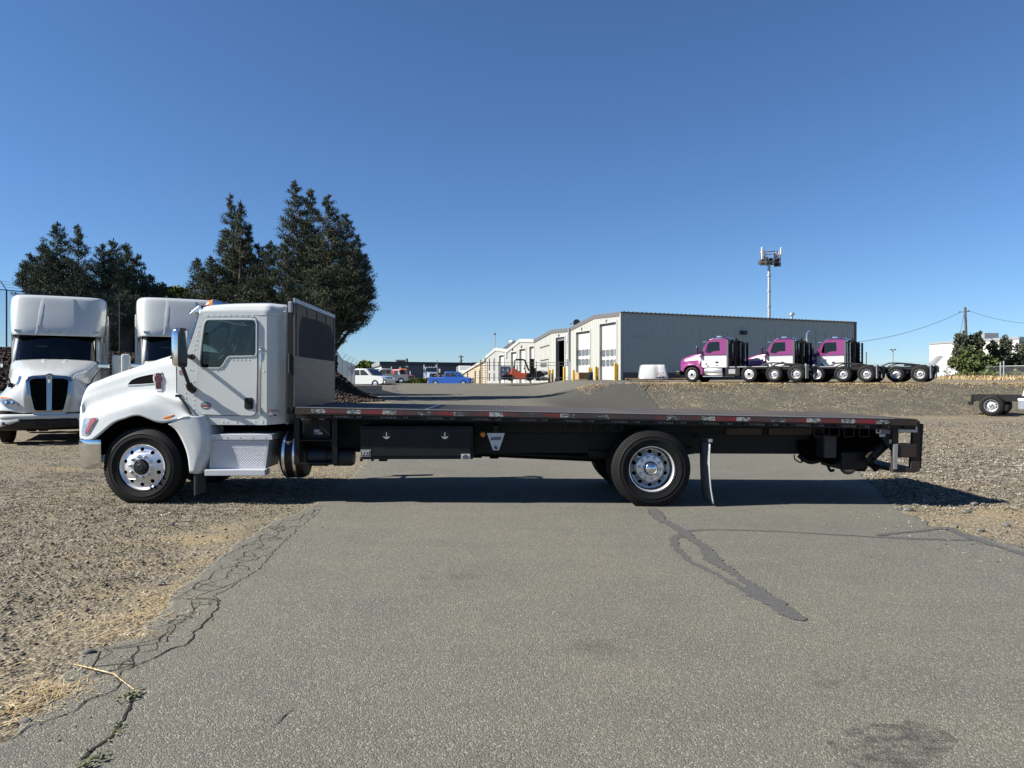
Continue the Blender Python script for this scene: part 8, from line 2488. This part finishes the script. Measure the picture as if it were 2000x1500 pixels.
hedge('clipped green hedge at the end of the drive', 745, 846, 740.5, 749, 101, 'hedge_leaf', 52, n=3600, size=(.15, .35))
hedge('small dark bush before the dark building corner', 737, 760, 728, 734, 118, 'juniper_leaf', 53, n=600, size=(.25, .5), name='shrub', cat='shrub')

def car_body(o, prof, half, mat, glass=None, wheels=(), wr=.34, k=1.0, band=None):
    """prof: side outline (x,z); rounded across by two insets"""
    m = MB(); cx = sum(p[0] for p in prof)/len(prof)
    ring = lambda f, y: [(cx+(a-cx)*f, y, b if b < .7 else .7+(b-.7)*f) for a, b in prof]
    n = len(prof); L = [ring(.955, -half), ring(1, -half+.12), ring(1, half-.12), ring(.955, half)]
    m.grid([r+[r[0]] for r in L]); m.add(L[0], [tuple(range(n))]); m.add(L[-1], [tuple(range(n))])
    b = m.build('body', M[mat], o, sm=35, bev=.02)
    if glass:
        for g in glass:
            for s in (-1, 1):
                m = MB(); m.plate(g, [], lambda a, c, t: (a, s*t, c), half+.006, half-.05); m.build('side_window', M['pane_black'], o)
    for x in wheels:
        for s in (-1, 1):
            m = MB(); m.lathe([(0, -.03), (wr*.3, -.04), (wr*.62, -.01), (wr*.64, -.06), (wr*.95, -.06), (wr, 0), (wr, .16), (wr*.95, .2), (0, .2)], n=22); w = m.build('wheel', M['rubber'], o, sm=40, loc=(x, s*(half-.02), wr), rot=(0, 0, 0 if s < 0 else math.pi))
            m = MB(); m.lathe([(0, -.045), (wr*.3, -.05), (wr*.6, -.02)], n=16); m.build('hubcap', M['aluminium'], w, sm=40)
    return b
paint('pane_black', (0.012, 0.015, 0.018), 0.08, coat=0.6)

def pickup(name, loc, rz, mat, label, flat=False):
    o = empty(name, loc, rz, label, 'pickup')
    prof = [(-2.85,.45),(-2.9,.95),(-2.8,1.18),(-.75,1.2),(-.65,1.82),(-.45,1.9),(.55,1.9),(.85,1.8),(1.5,1.22),(2.75,1.10),(2.92,.9),(2.92,.5),(2.5,.38),(-2.6,.38)]
    car_body(o, prof, .98, mat, [[(-.50,1.25),(-.45,1.74),(.05,1.78),(.10,1.25)], [(.18,1.25),(.15,1.78),(.60,1.76),(1.20,1.25)]], (-1.85, 1.9), .40)
    m = MB(); m.box(-2.75, -.78, -.82, .82, 1.05, 1.215); m.build('cargo_bed', M['black_plastic'], o)
    m = MB(); m.add([(.80,-.8,1.84),(1.52,-.85,1.25),(1.52,.85,1.25),(.80,.8,1.84)], [(0, 1, 2, 3)]); m.build('windshield', M['pane_black'], o, loc=(.03, 0, .02))
    for s in (-1, 1):
        m = MB(); m.box(2.86, 2.95, s*.7-.15, s*.7+.15, .82, 1.0); m.build('headlamp', M['lamp_clear'], o, bev=.02)
        m = MB(); m.box(-2.94, -2.86, s*.88-.06, s*.88+.06, .8, 1.12); m.build('tail_lamp', M['red_lens'], o)
    m = MB(); m.box(2.85, 3.0, -.9, .9, .42, .66); m.box(-3.0, -2.85, -.9, .9, .42, .62); m.build('bumper', M['aluminium_dull'], o, bev=.03)
    return o
def gl(px, Y, lift=0.0): p = at(px, 750, Y); return (p.x, Y, hgt(p.x, Y)+lift)
bp = pickup('pickup', gl(882, 92, -.25), R(-14), 'blue_paint', 'bright blue pickup parked at the end of the drive')
m = MB(); m.box(-2.6, -2.5, -.5, .5, 1.2, 1.5); [m.ico((x, 0, 1.35), .22, 1, (1, 1, .8), .2) for x in (-2.2, -1.6, -1.1)]; m.build('load', M['wood_old'], bp)
m = MB(); m.plate(circle(0, 0, .17, 14), [], lambda a, b, t: (t, a, b), -2.96, -2.9); m.build('tail_emblem', M['sticker_white'], bp, loc=(0, -.4, .9))
pickup('pickup', gl(750, 88, .0), R(-150), 'white_gloss', 'white pickup half hidden by the dark hedge, left of the red truck')
pickup('pickup', gl(713, 70, -.35), R(-25), 'white_gloss', 'white pickup cut off by the slatted fence')

def far_tractor(loc, rz, mat, label, facing):
    o = empty('highway_tractor', loc, rz, label, 'truck')
    m = MB(); m.box(-1.0, .8, -1.05, 1.05, 1.0, 2.75); m.build('cab', M[mat], o, bev=.12)
    m = MB(); m.hexa([(.8,-.85,1.0),(2.4,-.75,1.0),(2.4,.75,1.0),(.8,.85,1.0),(.8,-.85,2.0),(2.4,-.65,1.75),(2.4,.65,1.75),(.8,.85,2.0)]); m.build('hood', M[mat], o, bev=.1)
    m = MB(); m.add([(.83,-.95,2.05),(.83,.95,2.05),(.80,.92,2.65),(.80,-.92,2.65)], [(0, 1, 2, 3)]); m.build('windshield', M['pane_black'], o, loc=(.015, 0, 0))
    for s in (-1, 1):
        m = MB(); m.plate([(-.5,1.95),(.6,1.95),(.6,2.6),(-.4,2.6)], [], lambda a, b, t: (a, s*t, b), 1.065, 1.02); m.build('door_window', M['pane_black'], o)
        m = MB(); m.box(.7, .85, s*1.25-.12, s*1.25+.12, 1.9, 2.5); m.build('mirror', M['chrome'], o)
        m = MB(); m.cyl((-1.15, s*1.0, 1.0), (-1.15, s*1.0, 3.2), .08, 8); m.build('exhaust_stack', M['chrome'], o)
        m = MB(); m.box(.9, 2.3, s*1.0-.18, s*1.0+.18, .75, 1.15); m.build('fender', M[mat], o, bev=.1)
        wheel(o, 1.7, s*1.0, .515, s, 'steer', lo=True); wheel(o, -2.6, s*1.05, .515, s, 'drive', dual=True, lo=True)
    m = MB(); m.box(2.40, 2.46, -.5, .5, 1.0, 1.7); m.build('grille', M['black_plastic'], o); m = MB(); m.box(2.3, 2.6, -1.1, 1.1, .45, .85); m.build('bumper', M['chrome'], o, bev=.05)
    m = MB(); m.box(-4.2, .8, -.45, .45, .75, 1.0); m.build('frame_rail', M['black_paint'], o)
    for w in (-.8, -.4, 0, .4, .8): m = MB(); m.box(.3, .5, w-.08, w+.08, 2.75, 2.86); m.build('roof_lamp', M['amber' if mat == 'red_paint' else 'chrome'], o)
    m = MB(); m.bar((.95, -1.0, 2.68), (.95, 1.0, 2.68), .3, .05); m.build('visor', M[mat], o)
far_tractor(gl(783, 116, -.2), R(-35), 'red_paint', 'red highway tractor behind the hedge', 1)
far_tractor(gl(842, 116, .15), R(-75), 'silver_blue', 'silver blue highway tractor facing the camera behind the hedge', 1)
# white van body beside the tan building
o = empty('box_van', gl(906, 123, .1), R(-80), 'white rounded van body standing left of the tan building', 'van')
m = MB(); m.plate([(-2.5,.5),(-2.5,2.6),(-2.1,3.1),(2.0,3.2),(2.4,2.4),(2.6,1.4),(2.6,.5)], [], lambda a, b, t: (a, t, b), -1.1, 1.1); m.build('body', M['white_gloss'], o, bev=.15)
m = MB(); m.plate([(.6,1.6),(.6,2.3),(1.4,2.3),(1.6,1.6)], [], lambda a, b, t: (a, t, b), -1.12, 1.12); m.build('window', M['pane_black'], o)
m = MB(); m.cyl((-1.6, -1.1, .4), (-1.6, 1.1, .4), .38, 14); m.cyl((1.7, -1.1, .4), (1.7, 1.1, .4), .38, 14); m.build('wheel', M['rubber'], o)
